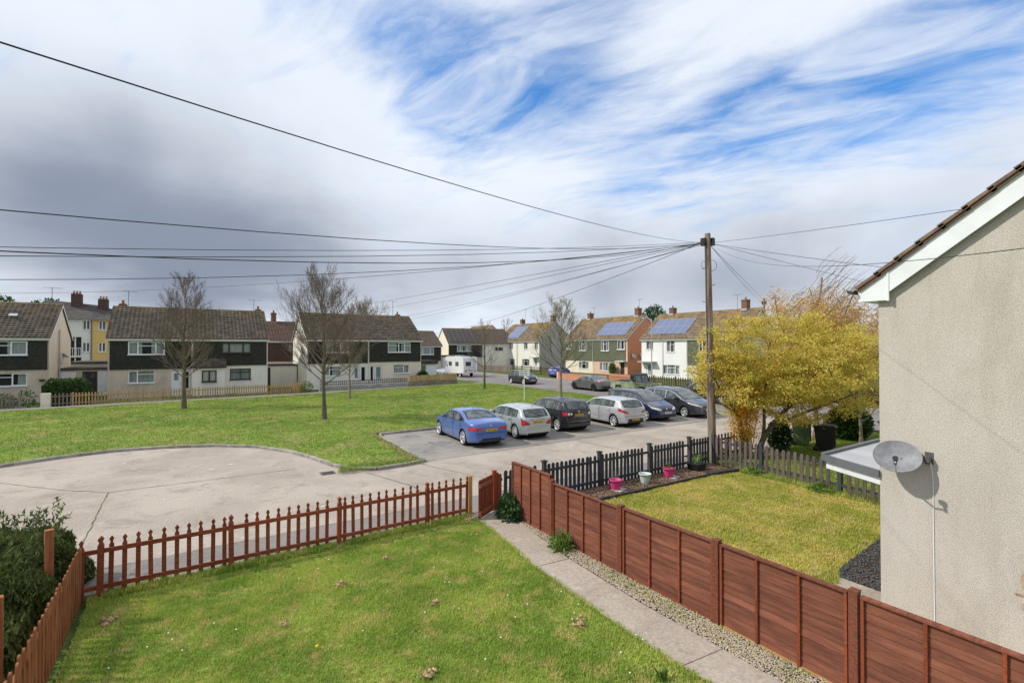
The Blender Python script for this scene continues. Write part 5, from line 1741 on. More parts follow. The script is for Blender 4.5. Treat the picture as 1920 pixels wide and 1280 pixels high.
def window(par, x0, x1, z0, z1, y, splits=(.5,), tops=(), fm='upvc', cover='curtain', coverage=.75, sill=True, fw=.055, name='window'):
    f = MB()
    t = fw
    f.box(x0, x1, y, y + .06, z0, z0 + t); f.box(x0, x1, y, y + .06, z1 - t, z1)
    f.box(x0, x0 + t, y, y + .06, z0 + t, z1 - t); f.box(x1 - t, x1, y, y + .06, z0 + t, z1 - t)
    xs = [x0 + t] + [x0 + (x1 - x0) * s for s in splits] + [x1 - t]
    cells = []
    for i in range(len(xs) - 1):
        a = xs[i] + (t * .5 if i else 0); b = xs[i + 1] - (t * .5 if i < len(xs) - 2 else 0)
        if i: f.box(xs[i] - t * .5, xs[i] + t * .5, y, y + .058, z0 + t, z1 - t)
        if i in tops:
            zt = z1 - (z1 - z0) * .32
            f.box(a, b, y + .002, y + .056, zt - t * .5, zt + t * .5)
            cells += [(a, b, z0 + t, zt - t * .5), (a, b, zt + t * .5, z1 - t)]
        else:
            cells.append((a, b, z0 + t, z1 - t))
            e = .035                           # opening sash stands a little proud
            f.box(a, b, y - .012, y + .0, z0 + t, z0 + t + e); f.box(a, b, y - .012, y, z1 - t - e, z1 - t)
            f.box(a, a + e, y - .012, y, z0 + t + e, z1 - t - e); f.box(b - e, b, y - .012, y, z0 + t + e, z1 - t - e)
    w = f.build(name, M[fm], par)
    for a, b, c, d in cells:
        MB().add([(a, y + .03, c), (b, y + .03, c), (b, y + .03, d), (a, y + .03, d)], [(0, 1, 2, 3)]).build('pane', M['glass'], w)
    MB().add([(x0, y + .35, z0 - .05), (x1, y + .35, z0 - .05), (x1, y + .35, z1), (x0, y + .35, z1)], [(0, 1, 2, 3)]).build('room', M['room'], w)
    if cover:
        c = MB()
        n = 14
        if coverage >= .99:
            rng_ = [(x0, x1)]
        else:
            k = (x1 - x0) * coverage / 2
            rng_ = [(x0, x0 + k), (x1 - k, x1)]
        for a, b in rng_:
            v = []
            for i in range(n + 1):
                s = i / n
                yy = y + .16 + .03 * math.sin(i * 2.6)
                v += [(a + (b - a) * s, yy, z0), (a + (b - a) * s, yy, z1)]
            c.add(v, [(2 * i, 2 * i + 2, 2 * i + 3, 2 * i + 1) for i in range(n)], 0, True)
        c.build('curtain' if cover == 'curtain' else 'blind', M[cover], w)
    if sill:
        MB().box(x0 - .05, x1 + .05, y - .13, y - .014, z0 - .055, z0).build('sill', M[fm], w)
    return w


def door(par, x0, x1, z0, z1, y, m='door_white', glazed=None, fm='upvc'):
    d = MB()
    d.box(x0, x1, y, y + .05, z0, z1)
    for a, b, c, e in ((x0 - .05, x0, z0, z1 + .05), (x1, x1 + .05, z0, z1 + .05), (x0, x1, z1, z1 + .05)):
        d.box(a, b, y - .02, y + .06, c, e, 1)
    w = x1 - x0
    for c, e in ((.12, .45),):
        d.box(x0 + w * .18, x1 - w * .18, y - .012, y, z0 + (z1 - z0) * c, z0 + (z1 - z0) * e)
    o = d.build('door', [M[m], M[fm]], par)
    if glazed:
        MB().box(x0 + w * glazed[0], x0 + w * glazed[1], y - .016, y - .001, z0 + (z1 - z0) * glazed[2], z0 + (z1 - z0) * glazed[3]).build('pane', M['glass'], o)
    MB().box(x1 - .12, x1 - .07, y - .05, y - .02, z0 + .95, z0 + 1.05).build('handle', M['alu'], o)
    return o


def tiled_slope(w, L, tile=.3, row=.33, wave=.05, lift=.05):
    """a roof slope of interlocking tiles: x along the eaves, y up the slope, real rolls and steps"""
    nx = int(w / tile)
    ks = np.arange(nx * 4 + 1) / 4
    prof = np.where((np.arange(nx * 4 + 1) % 4) == 0, wave, np.where((np.arange(nx * 4 + 1) % 4) == 2, 0, wave * .35))
    xs = ks * w / nx
    nr = int(round(L / row))
    ys, zs = [], []
    for k in range(nr):
        ys += [k * L / nr, (k + 1) * L / nr - .004]; zs += [lift, 0.0]
    ys, zs = np.array(ys), np.array(zs)
    P = np.zeros((len(ys), len(xs), 3))
    P[:, :, 0] = xs[None]; P[:, :, 1] = ys[:, None]; P[:, :, 2] = zs[:, None] + prof[None]
    return P


def roof(par, w, d, eave, ridge, m, over=.28, verge=.12, detail=True, name='roof', x0=0.0):
    """front slope modelled tile by tile, plain rear slope, ridge tiles and bargeboards"""
    rise = ridge - eave
    ang = math.atan2(rise, d / 2 + over)
    L = math.hypot(d / 2 + over, rise)
    W = w + 2 * verge
    P = tiled_slope(W, L) if detail else tiled_slope(W, L, .6, .6, .03, .03)
    mb = MB().grid(P, 0, False)
    th = .09
    mb.add([(0, 0, -th), (W, 0, -th), (W, L, -th), (0, L, -th), (0, 0, .03), (W, 0, .03), (W, L, 0), (0, L, 0)], [(0, 3, 2, 1), (0, 1, 5, 4), (1, 2, 6, 5), (3, 0, 4, 7)], 0)
    o = mb.build(name, m, par, (x0 - verge, -over, eave), (ang, 0, 0))
    mb = MB().grid(tiled_slope(W, L, .9, .9, .03, .02), 0, False)
    mb.add([(0, 0, -th), (W, 0, -th), (W, L, -th), (0, L, -th), (0, 0, .03), (W, 0, .03), (W, L, 0), (0, L, 0)], [(0, 3, 2, 1), (0, 1, 5, 4), (1, 2, 6, 5), (3, 0, 4, 7)], 0)
    mb.build('rear_roof', m, par, (x0 + w + verge, d + over, eave), (ang, 0, PI))
    rt = MB()
    n = int(W / .45)
    for k in range(n):
        a = x0 - verge + k * W / n
        r0 = .10 + (.008 if k % 2 else 0)
        rt.prism([(d / 2 + r0 * math.cos(t), ridge - .05 + r0 * math.sin(t) * 1.1) for t in np.linspace(0, PI, 7)], a + .006, a + W / n - .002, axis='x')
    rt.build('ridge_tiles', M['ridge'], par)
    return o


def house(name, label, loc, rz, w, d, eave, ridge, walls, clad=(), wins=(), doors=(), gables=('r_beige', 'r_beige'), roof_m='roof_left', chim=(), aerials=(), pipes=(), group=None,
          fascia='upvc', gutter='upvc', detail=True, barge='upvc', over=.28):
    """walls: (x0,x1,z0,z1,material) of the front; clad: the same for hung tiles standing 7 cm proud"""
    h = thing(name, label, 'house', loc, rz, group)
    holes = [tuple(v[:4]) for v in wins] + [tuple(v[:4]) for v in doors]
    for x0, x1, z0, z1, m in walls:
        mb = MB(); facade(mb, x0, x1, z0, z1, holes, 0.0)
        mb.build('wall', M[m], h)
    for x0, x1, z0, z1, m in clad:
        mb = MB(); facade(mb, x0, x1, z0, z1, holes, -.07, rows=.17, tilt=.022, reveal=.12)
        mb.add([(x0, -.09, z0), (x1, -.09, z0), (x1, 0, z0), (x0, 0, z0)], [(0, 3, 2, 1)])
        mb.add([(x0, -.09, z0), (x0, 0, z0), (x0, 0, z1), (x0, -.07, z1)], [(0, 1, 2, 3)])
        mb.add([(x1, -.09, z0), (x1, -.07, z1), (x1, 0, z1), (x1, 0, z0)], [(0, 1, 2, 3)])
        mb.build('tile_cladding', M[m], h)
    rise = ridge - eave
    for gx0, gx1, m in ((.0, .2, gables[0]), (w - .2, w, gables[1])):
        MB().prism([(.004, -.1), (.004, eave + .02), (d / 2, ridge - .16), (d - .004, eave + .02), (d - .004, -.1)], gx0 + (.002 if gx0 == 0 else 0), gx1 - (.002 if gx1 == w else 0), axis='x').build('gable_wall', M[m], h)
    MB().box(.2, w - .2, d - .2, d - .004, -.1, eave).build('rear_wall', M[gables[1]], h)
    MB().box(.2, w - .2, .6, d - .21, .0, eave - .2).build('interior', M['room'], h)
    roof(h, w, d, eave + .06, ridge, M[roof_m], over=over, detail=detail)
    MB().box(-.12, w + .12, -over + .06, -over + .085, eave - .16, eave + .03).build('fascia', M[fascia], h)
    MB().box(-.12, w + .12, -over + .086, -.0, eave - .155, eave - .135).build('soffit', M[fascia], h)
    gp = [(-over + .06 - .055 + .055 * math.cos(t), eave + .02 + .055 * math.sin(t)) for t in np.linspace(PI, 2 * PI, 7)]
    MB().prism(gp, -.13, w + .13, axis='x').build('gutter', M[gutter], h)
    ang = math.atan2(rise - .06, d / 2 + over)
    for gx in (-.13, w + .10):
        for s in (0, 1):
            y0, y1 = (-over, d / 2) if s == 0 else (d + over, d / 2)
            MB().prism([(y0, eave - .12), (y0, eave + .04), (y1, ridge - .04), (y1, ridge - .22)], gx, gx + .03, axis='x').build('bargeboard', M[barge], h)
    for v in wins:
        x0, x1, z0, z1 = v[:4]
        o = v[4] if len(v) > 4 else {}
        inc = any(c[0] <= (x0 + x1) / 2 <= c[1] and c[2] <= (z0 + z1) / 2 <= c[3] for c in clad)
        window(h, x0, x1, z0, z1, -.075 if inc else .05, **o)
    for v in doors:
        door(h, *v[:4], .05, **(v[4] if len(v) > 4 else {}))
    for x, yo, cw, cd, top, pots in chim:
        zr = eave + rise * (1 - abs(yo - d / 2) / (d / 2 + over))
        mb = MB().box(x - cw / 2, x + cw / 2, yo - cd / 2, yo + cd / 2, zr - .6, top)
        mb.box(x - cw / 2 - .05, x + cw / 2 + .05, yo - cd / 2 - .05, yo + cd / 2 + .05, top - .2, top - .1)
        c = mb.build('chimney', M['brick_red'], h)
        MB().box(x - cw / 2 - .03, x + cw / 2 + .03, yo - cd / 2 - .12, yo + cd / 2 + .03, zr - .25, zr + .02).build('flashing', M['gutter_grey'], c)
        for k in range(pots):
            MB().lathe([(.11, 0), (.09, .3), (.11, .32), (.07, .32), (.07, .0)], 10).build('chimney_pot', M['terracotta'], c, (x, yo + (k - (pots - 1) / 2) * .35, top))
    for x, yo, zb, top in aerials:
        a = MB().tube([(x, yo, zb), (x, yo, top)], .022, 6)
        a.tube([(x - .55, yo, top - .05), (x + .65, yo, top - .05)], .014, 4)
        for k in range(7):
            a.tube([(x - .5 + k * .18, yo - .22, top - .05), (x - .5 + k * .18, yo + .22, top - .05)], .009, 4)
        a.build('tv_aerial', M['pole_metal'], h)
    for x, m, z0 in pipes:
        MB().tube([(x, -.14, z0), (x, -.14, eave - .1), (x, -over + .05, eave + .0)], .04, 8).build('downpipe', M[m], h)
    return h


M['pole_metal'] = mat('dull_metal', (0.14, 0.14, 0.145), .5, var=.1)


def solar(par, d, eave, ridge, x0, x1, s0, s1, nx, ny, over=.28, cells='cells', frame='alu'):
    """panels lying on the front slope; s measured up the slope from the eaves"""
    ang = math.atan2(ridge - eave - .06, d / 2 + over)
    pw, ph = (x1 - x0) / nx, (s1 - s0) / ny
    fm = MB().box(0, pw - .02, 0, ph - .02, .08, .115).mesh('solar_panel', M[frame])
    cm = MB().box(.03, pw - .05, .03, ph - .05, .1155, .12).mesh('cells', M[cells])
    ca, sa = math.cos(ang), math.sin(ang)
    for i in range(nx):
        for j in range(ny):
            s = s0 + j * ph
            p = put('solar_panel', fm, par, (x0 + i * pw, -over + s * ca, eave + .06 + s * sa), (ang, 0, 0))
            put('cells', cm, p)


UP = dict
L = lambda a0, *v: (v[0] - a0, v[1] - a0, *v[2:])
# --- left row, fronts facing us across the green
a0 = -5.7
house('semi_detached_house', 'left centre pair with dark hung tiles, beige left half and white right half', (a0, 51, 0), 0, 11.7, 8.0, 4.85, 7.78,
      [(0, 5.75, -.1, 4.8, 'r_beige'), (5.75, 11.7, -.1, 4.8, 'r_white')],
      [(.12, 5.68, 2.32, 4.8, 'clad_dark'), (5.86, 11.6, 2.5, 4.8, 'clad_dark')],
      [L(a0, -4.4, -1.92, 3.55, 4.62, UP(splits=(.27, .74), tops=(1,))), L(a0, -4.4, -2.63, 1.17, 2.22, UP(splits=(.36,), tops=(1,), cover='blind', coverage=1)),
       L(a0, 2.27, 4.6, 3.62, 4.58, UP(splits=(.24, .72), fm='dark_frame', coverage=1)), L(a0, 2.9, 4.6, 1.2, 2.2, UP(splits=(.5,), tops=(0, 1), fm='dark_frame', cover='blind', coverage=1)),
       L(a0, -.62, -.12, .5, 2.12, UP(splits=(), tops=(), coverage=.4, sill=False))],
      [L(a0, -1.5, -.72, .0, 2.12, UP(m='door_white', glazed=(.3, .7, .62, .9)))], ('r_beige', 'r_white'), 'roof_left',
      [(.55, 4.3, .5, .55, 8.05, 1), (11.3, 4.3, .5, .55, 8.0, 1)], [(.95, 4.1, 7.6, 9.2), (10.9, 4.1, 7.6, 8.95)], [(5.72, 'upvc', 0)], 'dark tiled houses facing the green')
H2 = bpy.data.objects['semi_detached_house']
# porch bay with its own little tiled roof
MB().box(5.73, 8.2, -.62, -.0, -.1, 2.42).build('porch_wall', M['r_white'], H2)
mb = MB().grid(tiled_slope(2.7, .95, .3, .24), 0, False)
mb.add([(0, 0, -.05), (2.7, 0, -.05), (2.7, .95, -.05), (0, .95, -.05)], [(0, 3, 2, 1)])
mb.build('porch_roof', M['roof_left'], H2, (5.62, -.78, 2.42), (math.radians(48), 0, 0))
MB().box(5.62, 8.3, -.8, -.775, 2.33, 2.43).build('porch_fascia', M['dark_frame'], H2)
window(H2, 6.45, 7.55, 1.12, 2.12, -.68, splits=(.5,), fm='dark_frame', cover='blind', coverage=1)
a0 = 9.5
house('semi_detached_house', 'middle dark tiled pair with white left half and cream right half', (a0, 51, 0), 0, 12.0, 8.0, 4.9, 7.8,
      [(0, 6.05, -.1, 4.85, 'r_white'), (6.05, 12.0, -.1, 4.85, 'r_cream')],
      [(.1, 5.98, 2.5, 4.85, 'clad_dark'), (6.15, 11.9, 2.58, 4.85, 'clad_dark')],
      [L(a0, 11.1, 13.5, 3.6, 4.66, UP(splits=(.33, .66), tops=(0,))), L(a0, 10.9, 12.75, 1.25, 2.2, UP(splits=(.4,), tops=(1,), coverage=.9)), L(a0, 14.75, 15.3, .55, 2.15, UP(splits=(), coverage=.3, sill=False)),
       L(a0, 15.72, 16.15, .5, 2.2, UP(splits=(), coverage=.0, cover=None, sill=False)), L(a0, 18.3, 20.1, 1.3, 2.25, UP(splits=(.64,), tops=(0,), coverage=1)), L(a0, 17.65, 20.2, 3.6, 4.68, UP(splits=(.47, .74), tops=(0, 2), coverage=.8))],
      [L(a0, 13.9, 14.65, 0, 2.12, UP(m='door_white', glazed=(.35, .75, .45, .9))), L(a0, 16.25, 17.05, 0, 2.2, UP(m='door_white', glazed=(.2, .8, .3, .93)))], ('r_white', 'r_cream'), 'roof_left',
      [(10.9, 4.6, .5, .5, 8.05, 1)], [(10.2, 4.2, 7.6, 9.6)], [(6.06, 'upvc', 0)], 'dark tiled houses facing the green')
a0 = -20.8
house('semi_detached_house', 'far left dark tiled house cut by the photo edge with its pale side wall showing', (a0, 51, 0), 0, 11.6, 8.0, 4.85, 7.78,
      [(0, 11.6, -.1, 4.8, 'r_beige')], [(.12, 11.5, 2.45, 4.8, 'clad_dark')],
      [L(a0, -13.2, -10.4, 3.58, 4.62, UP(splits=(.33, .68), tops=(0, 1), coverage=.8)), L(a0, -13.2, -10.4, 1.25, 2.22, UP(splits=(.3, .7), tops=(0, 1), coverage=.4))], [], ('r_cream', 'r_cream'), 'roof_left',
      [], [(11.0, 4.1, 7.5, 9.2)], [], 'dark tiled houses facing the green')
H1 = [o for o in COL.objects if o.name.startswith('semi_detached_house')][-1]
MB().tube([(11.68, 3.0, 0), (11.68, 3.0, 5.6)], .05, 8).build('soil_pipe', M['gutter_grey'], H1)
MB().box(11.61, 11.72, 3.8, 4.6, 2.9, 3.75).build('window', M['upvc'], H1)
MB().bar((11.62, 3.9, 3.7), (11.98, 4.3, 3.3), .5, .05).build('open_casement', M['upvc'], H1)
bk = MB().lathe([(.0, -.1), (.14, -.05), (.2, .1), (.0, .1)], 10).tube([(0, 0, .1), (0, 0, .5)], .01, 4)
bk.build('basket', M['dark_brown_wood'], tag(thing('hanging_basket', 'small dark hanging basket on the front of the far left house', 'hanging basket', (-9.55, 50.75, 1.62)), None))
# rooflight patch
MB().box(0, .5, 0, .35, .06, .09).build('roof_patch', M['alu'], H1, (8.9, 1.9, 6.55), (math.radians(34), 0, 0))
# house between, further back, brown
house('brown_house', 'plum brown tiled house set back between the two dark tiled pairs', (5.8, 62, 0), 0, 7.2, 8, 4.85, 7.3,
      [(0, 7.2, -.1, 2.4, 'r_white'), (0, 7.2, 2.4, 4.8, 'r_beige')], [(.1, 7.1, 2.5, 4.8, 'clad_brown')], [(3.6, 5.4, 3.6, 4.6, UP(fm='dark_frame', coverage=.5))], [], ('r_white', 'r_white'), 'red_tile',
      [(2.6, 4.1, .55, .55, 8.4, 1)], [], [], 'houses further back')
# small outbuildings between the left pairs
g1 = thing('flat_roof_outbuilding', 'low flat roofed outbuilding with two white doors beside the clipped hedge', 'outbuilding', (-9.3, 54.2, 0))
MB().box(0, 3.6, 0, 5, -.1, 2.25).build('wall', M['r_beige'], g1)
MB().box(-.1, 3.7, -.12, 5.1, 2.251, 2.40).build('flat_roof', M['slate'], g1)
MB().box(.1, 1.2, -.06, -.002, 0, 2.1).build('door', M['door_white'], g1)
MB().box(2.6, 3.55, -.06, -.002, 0, 2.1).build('door', M['door_white'], g1)
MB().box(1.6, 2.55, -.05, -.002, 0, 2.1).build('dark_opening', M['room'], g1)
g2 = thing('flat_roof_outbuilding', 'low white outbuilding with a dark door between the two dark tiled pairs', 'outbuilding', (6.1, 56, 0))
MB().box(0, 3.3, 0, 4, -.1, 2.2).build('wall', M['r_white'], g2)
MB().box(-.1, 3.4, -.1, 4.1, 2.201, 2.35).build('flat_roof', M['slate'], g2)
MB().box(.05, .75, -.05, -.002, 0, 2.05).build('door', M['door_dark'], g2)
g3 = thing('garden_shed', 'small shed with a green door and black roof at the end of the cream house', 'shed', (21.9, 52.3, 0))
MB().box(0, 2.1, 0, 2.6, -.1, 2.2).build('wall', M['r_cream'], g3)
MB().box(-.12, 2.25, -.15, 2.7, 2.201, 2.62).build('shed_roof', M['slate'], g3)
MB().box(.03, .7, -.04, -.002, 0, 2.1).build('door', M['bin_green'], g3)
MB().box(.8, 2.0, -.04, -.002, 0, 2.05).build('door', M['door_white'], g3)
# low sheds on the garden side
g4 = thing('flat_roof_garage', 'long mossy flat garage roof seen between the left houses', 'garage', (-9.4, 60, 0))
MB().box(0, 3.7, 0, 6, -.1, 2.6).build('wall', M['r_grey'], g4)
MB().box(-.1, 3.8, -.1, 6.1, 2.601, 2.8).build('flat_roof', M['slate'], g4)

# --- blocks of flats behind, white and yellow
for i, (x0, w, m, lab) in enumerate([(-13.6, 4.15, 'r_paleblue', 'white three storey flats with small balconies between the left houses'), (-9.44, 5.4, 'r_yellow', 'ochre yellow three storey flats beside the white flats')]):
    f = thing('block_of_flats', lab, 'flats', (x0, 72, 0), 0, 'three storey flats behind the houses')
    wins = []
    for z in (.9, 3.6, 6.1):
        wins += [(w * .3, w * .3 + .75, z, z + 1.1), (w * .8, w * .8 + .7, z, z + 1.1)] if i == 0 else [(w * .1, w * .1 + .7, z, z + 1.1)]
    bal = [(w * .52, w * .52 + 1.1, z, z + 2.1) for z in (.9, 3.2)] if i == 0 else [(w * .27, w * .27 + 1.0, z, z + 2.1) for z in (.9, 3.2)]
    mb = MB(); facade(mb, 0, w, -.1, 7.3, wins + bal, 0, reveal=.5)
    mb.build('wall', M[m], f)
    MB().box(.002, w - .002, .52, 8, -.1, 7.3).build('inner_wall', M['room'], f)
    for q in wins:
        window(f, *q, .05, splits=(.5,), coverage=.6)
    for q in bal:
        b_ = MB().box(q[0], q[1], -.12, -.06, q[2] + .85, q[2] + .9)
        for k in range(7):
            b_.box(q[0] + k * (q[1] - q[0]) / 6.3, q[0] + k * (q[1] - q[0]) / 6.3 + .04, -.11, -.07, q[2], q[2] + .85)
        b_.box(q[0] - .05, q[1] + .05, -.2, 0, q[2] - .12, q[2])
        b_.build('balcony', M['upvc'], f)
        MB().box((q[0] + q[1]) / 2 - .06, (q[0] + q[1]) / 2 + .06, .2, .3, q[2], q[3]).build('balcony_post', M['upvc'], f)
    r_ = MB()
    if i == 0:
        r_.add([(-.3, -.4, 7.3), (w, -.4, 7.3), (w, 8.4, 7.3), (-.3, 8.4, 7.3), (-.3, 4, 9.6), (w, 4, 9.2)], [(0, 1, 5, 4), (2, 3, 4, 5), (3, 0, 4)])
    else:
        r_.add([(0, -.4, 7.3), (w + .3, -.4, 7.1), (w + .3, 8.4, 7.1), (0, 8.4, 7.3), (0, 4, 9.2), (w - 3.0, 4, 8.5)], [(0, 1, 5, 4), (2, 3, 4, 5), (1, 2, 5)])
    r_.build('roof', M['slate'], f)
    M['chimney_old'] = M['chimney_old'] if 'chimney_old' in M else mat('old_brick', (0.10, 0.06, 0.045), .9, var=.2, scale=6)
    c_ = MB().box(w * (.45 if i == 0 else .02), w * (.45 if i == 0 else .02) + .9, 3, 4.2, 8, 10.4 if i == 0 else 9.9).build('chimney', M['chimney_old'], f)
    for k in range(3):
        MB().lathe([(.1, 0), (.09, .35)], 8).build('chimney_pot', M['terracotta'], c_, (w * (.45 if i == 0 else .02) + .18 + k * .27, 3.6, 10.4 if i == 0 else 9.9))
    MB().tube([(w - .05, -.08, 0), (w - .05, -.08, 7.2)], .05, 6).build('downpipe', M['pole_metal'], f)

# --- houses closing the view down the road
house('far_house', 'small far house with dark tiles and a white window just right of the middle pair', (29.2, 74, 0), 0, 5.6, 7, 4.3, 6.9, [(0, 5.6, -.1, 4.25, 'r_buff')], [(.1, 5.5, 1.9, 4.25, 'clad_dark')],
      [(1.6, 4.2, 2.9, 4.0, UP(splits=(.25, .75), coverage=1)), (2.2, 3.4, .5, 1.4, UP(coverage=1)), (3.7, 4.3, .4, 1.4, UP(splits=()))], [], ('r_buff', 'r_buff'), 'roof_far', [], [], [], 'houses closing the far end of the road')
house('far_house', 'far pair with solar panels covering its roof behind the white camper van', (41.0, 84, 0), math.radians(-8), 13.5, 8, 4.7, 7.9, [(0, 7, -.1, 4.65, 'r_buff'), (7, 13.5, -.1, 4.65, 'r_white')], [(.1, 6.9, 2.2, 4.65, 'clad_dark')],
      [(1.7, 4.6, 3.3, 4.4, UP(splits=(.25, .7), coverage=.9)), (9.6, 11.6, 3.3, 4.2, UP(splits=(.4,), coverage=.4))], [], ('r_cream', 'r_white'), 'roof_far', [], [], [], 'houses closing the far end of the road')
HF = [o for o in COL.objects if o.name.startswith('far_house')][-1]
solar(HF, 8, 4.7, 7.9, .6, 6.6, .5, 4.6, 6, 3, cells='slate', frame='pole_metal')
house('far_house', 'red brown roofed house far beyond the white camper van', (37.5, 104, 0), 0, 9, 8, 4.4, 7.4, [(0, 9, -.1, 4.35, 'r_brown')], [], [(2, 4, 2.6, 3.6)], [], ('r_brown', 'r_brown'), 'red_tile', [], [], [], 'houses closing the far end of the road')
house('far_house', 'peach gabled house peeping out left of the cream house', (50.5, 99, 0), math.radians(-90), 9, 8, 5.2, 8.9, [(0, 9, -.1, 5.1, 'r_buff')], [], [], [], ('r_peach', 'r_peach'), 'roof_right', [], [], [], 'houses closing the far end of the road')
g5 = thing('flat_roof_garage', 'pale blue grey flat roofed garages behind the white camper van', 'garage', (36.0, 76, 0))
MB().box(0, 5.4, 0, 5, -.1, 2.5).build('wall', M['r_paleblue'], g5)
MB().box(-.1, 5.5, -.1, 5.1, 2.501, 2.7).build('flat_roof', M['slate'], g5)
for k in range(2):
    MB().box(.4 + k * 2.5, 2.5 + k * 2.5, -.04, -.002, 0, 2.1).build('garage_door', M['door_white'], g5)
g6 = thing('lean_to', 'red painted lean-to wall beside the cream house', 'outbuilding', (52.6, 90.6, 0), math.radians(-90))
MB().box(0, 4.0, 0, 3, -.1, 2.2).build('wall', M['r_brown'], g6)

# --- right row, fronts facing left across the road
def right_house(label, bl, w, eave, ridge, **k):
    house('semi_detached_house', label, (53.8, bl, 0), math.radians(-90), w, 8.0, eave, ridge, group='houses with lichened roofs across the road', over=.3, roof_m='roof_right', **k)
    return [o for o in COL.objects if o.name.startswith('semi_detached_house')][-1]


B_ = lambda bl, b0, b1, z0, z1, o=None: (bl - b0, bl - b1, z0, z1, o or {})
bl = 47.6
R1 = right_house('nearest right pair with large solar array, white left half and green tiled right half', bl, 15.3, 5.22, 8.95,
                 walls=[(0, 7.65, -.4, 5.17, 'r_bright'), (7.65, 15.3, -.4, 5.17, 'r_buff')], clad=[(7.75, 15.2, 1.9, 5.17, 'clad_green')],
                 wins=[B_(bl, 46.78, 45.49, 3.8, 5.0, UP(splits=(.5,), coverage=.5)), B_(bl, 43.25, 41.9, 3.5, 5.0, UP(splits=(.5,), tops=(1,), coverage=.7)), B_(bl, 43.86, 41.14, .5, 1.76, UP(splits=(.27, .73), tops=(1,), coverage=.95)),
                       B_(bl, 38.15, 37.0, 3.45, 5.02, UP(splits=(.45,), coverage=.3)), B_(bl, 34.5, 33.1, 3.64, 5.0, UP(splits=(.5,), coverage=.6)), B_(bl, 38.6, 37.2, .5, 1.75, UP(splits=(.5,), coverage=.7)), B_(bl, 35.2, 33.2, .5, 1.75, UP(splits=(.3, .7), coverage=.7))],
                 doors=[B_(bl, 46.75, 45.65, -.1, 1.86, UP(glazed=(.25, .75, .2, .9)))], gables=('r_white', 'r_grey'), chim=[(bl - 45.3, 4, .7, .8, 9.8, 1), (bl - 34.3, 4, .7, .8, 10.1, 1)], aerials=[(bl - 35.6, 4.3, 8.6, 10.9)], pipes=[(7.7, 'upvc', -.1)])
solar(R1, 8, 5.22, 8.95, bl - 46.8, bl - 40.5, .95, 4.25, 5, 2, .3)
MB().box(.05, 2.7, -.95, 0, 2.02, 2.18).build('door_canopy', M['gutter_grey'], R1)
bl = 64.5
R2 = right_house('middle right pair with green hung tiles and a bright peach orange gable', bl, 14.2, 5.35, 9.05,
                 walls=[(0, 6.9, -.3, 5.3, 'r_cream'), (6.9, 14.2, -.3, 5.3, 'r_peach')], clad=[(.1, 6.85, 1.95, 5.3, 'clad_green'), (6.95, 13.85, 1.95, 5.3, 'clad_green')],
                 wins=[B_(bl, 55.76, 54.08, 3.55, 5.15, UP(splits=(.33, .66), tops=(1,), coverage=.7)), B_(bl, 52.3, 50.75, 3.78, 5.12, UP(splits=(.5,), coverage=.6)), B_(bl, 60.8, 59.2, 3.56, 5.15, UP(splits=(.33, .66), tops=(1,), coverage=.7)), B_(bl, 64.1, 62.9, 3.78, 5.1, UP(splits=(.5,), coverage=.6)),
                       B_(bl, 56.16, 53.53, .45, 1.8, UP(splits=(.25, .75), coverage=.95)), B_(bl, 61.08, 58.7, .6, 1.78, UP(splits=(.3, .7), tops=(1,), coverage=.5))],
                 doors=[B_(bl, 51.7, 50.9, -.1, 1.9, UP(m='door_dark'))], gables=('r_grey', 'r_orange'), chim=[(bl - 62.6, 4, .7, .8, 10.0, 1), (bl - 51.8, 4, .75, .8, 10.2, 1)], aerials=[(bl - 62.0, 4.3, 9, 11.0), (bl - 51.7, 4.2, 10, 11.6)], pipes=[(6.9, 'upvc', -.1)])
solar(R2, 8, 5.35, 9.05, bl - 57.3, bl - 51.1, .8, 4.0, 5, 2, .3)
MB().box(12.4, 14.1, -.8, 0, 1.98, 2.1).build('door_canopy', M['upvc'], R2)
M['dish_grey'] = mat('pale_grey_dish', (0.42, 0.41, 0.40), .5, var=.1)
for k, (x_, y_, z_) in enumerate(((1.0, 50.2, 2.85), (2.7, 50.2, 2.9))):
    sd = thing('satellite_dish', 'small grey satellite dish on the orange gable, ' + ('nearer its front corner' if k == 0 else 'further from the front corner'), 'satellite dish', (53.8 + x_, 49.95, z_), 0, 'small dishes on the orange gable')
    MB().tube([(0, .0, 0), (0, -.06, 0.03)], [.42, .36], 16).build('reflector', M['dish_grey'], sd)
    MB().tube([(0, .3, -.1), (0, 0, 0)], .03, 6).build('bracket', M['iron'], sd)
bl = 86.6
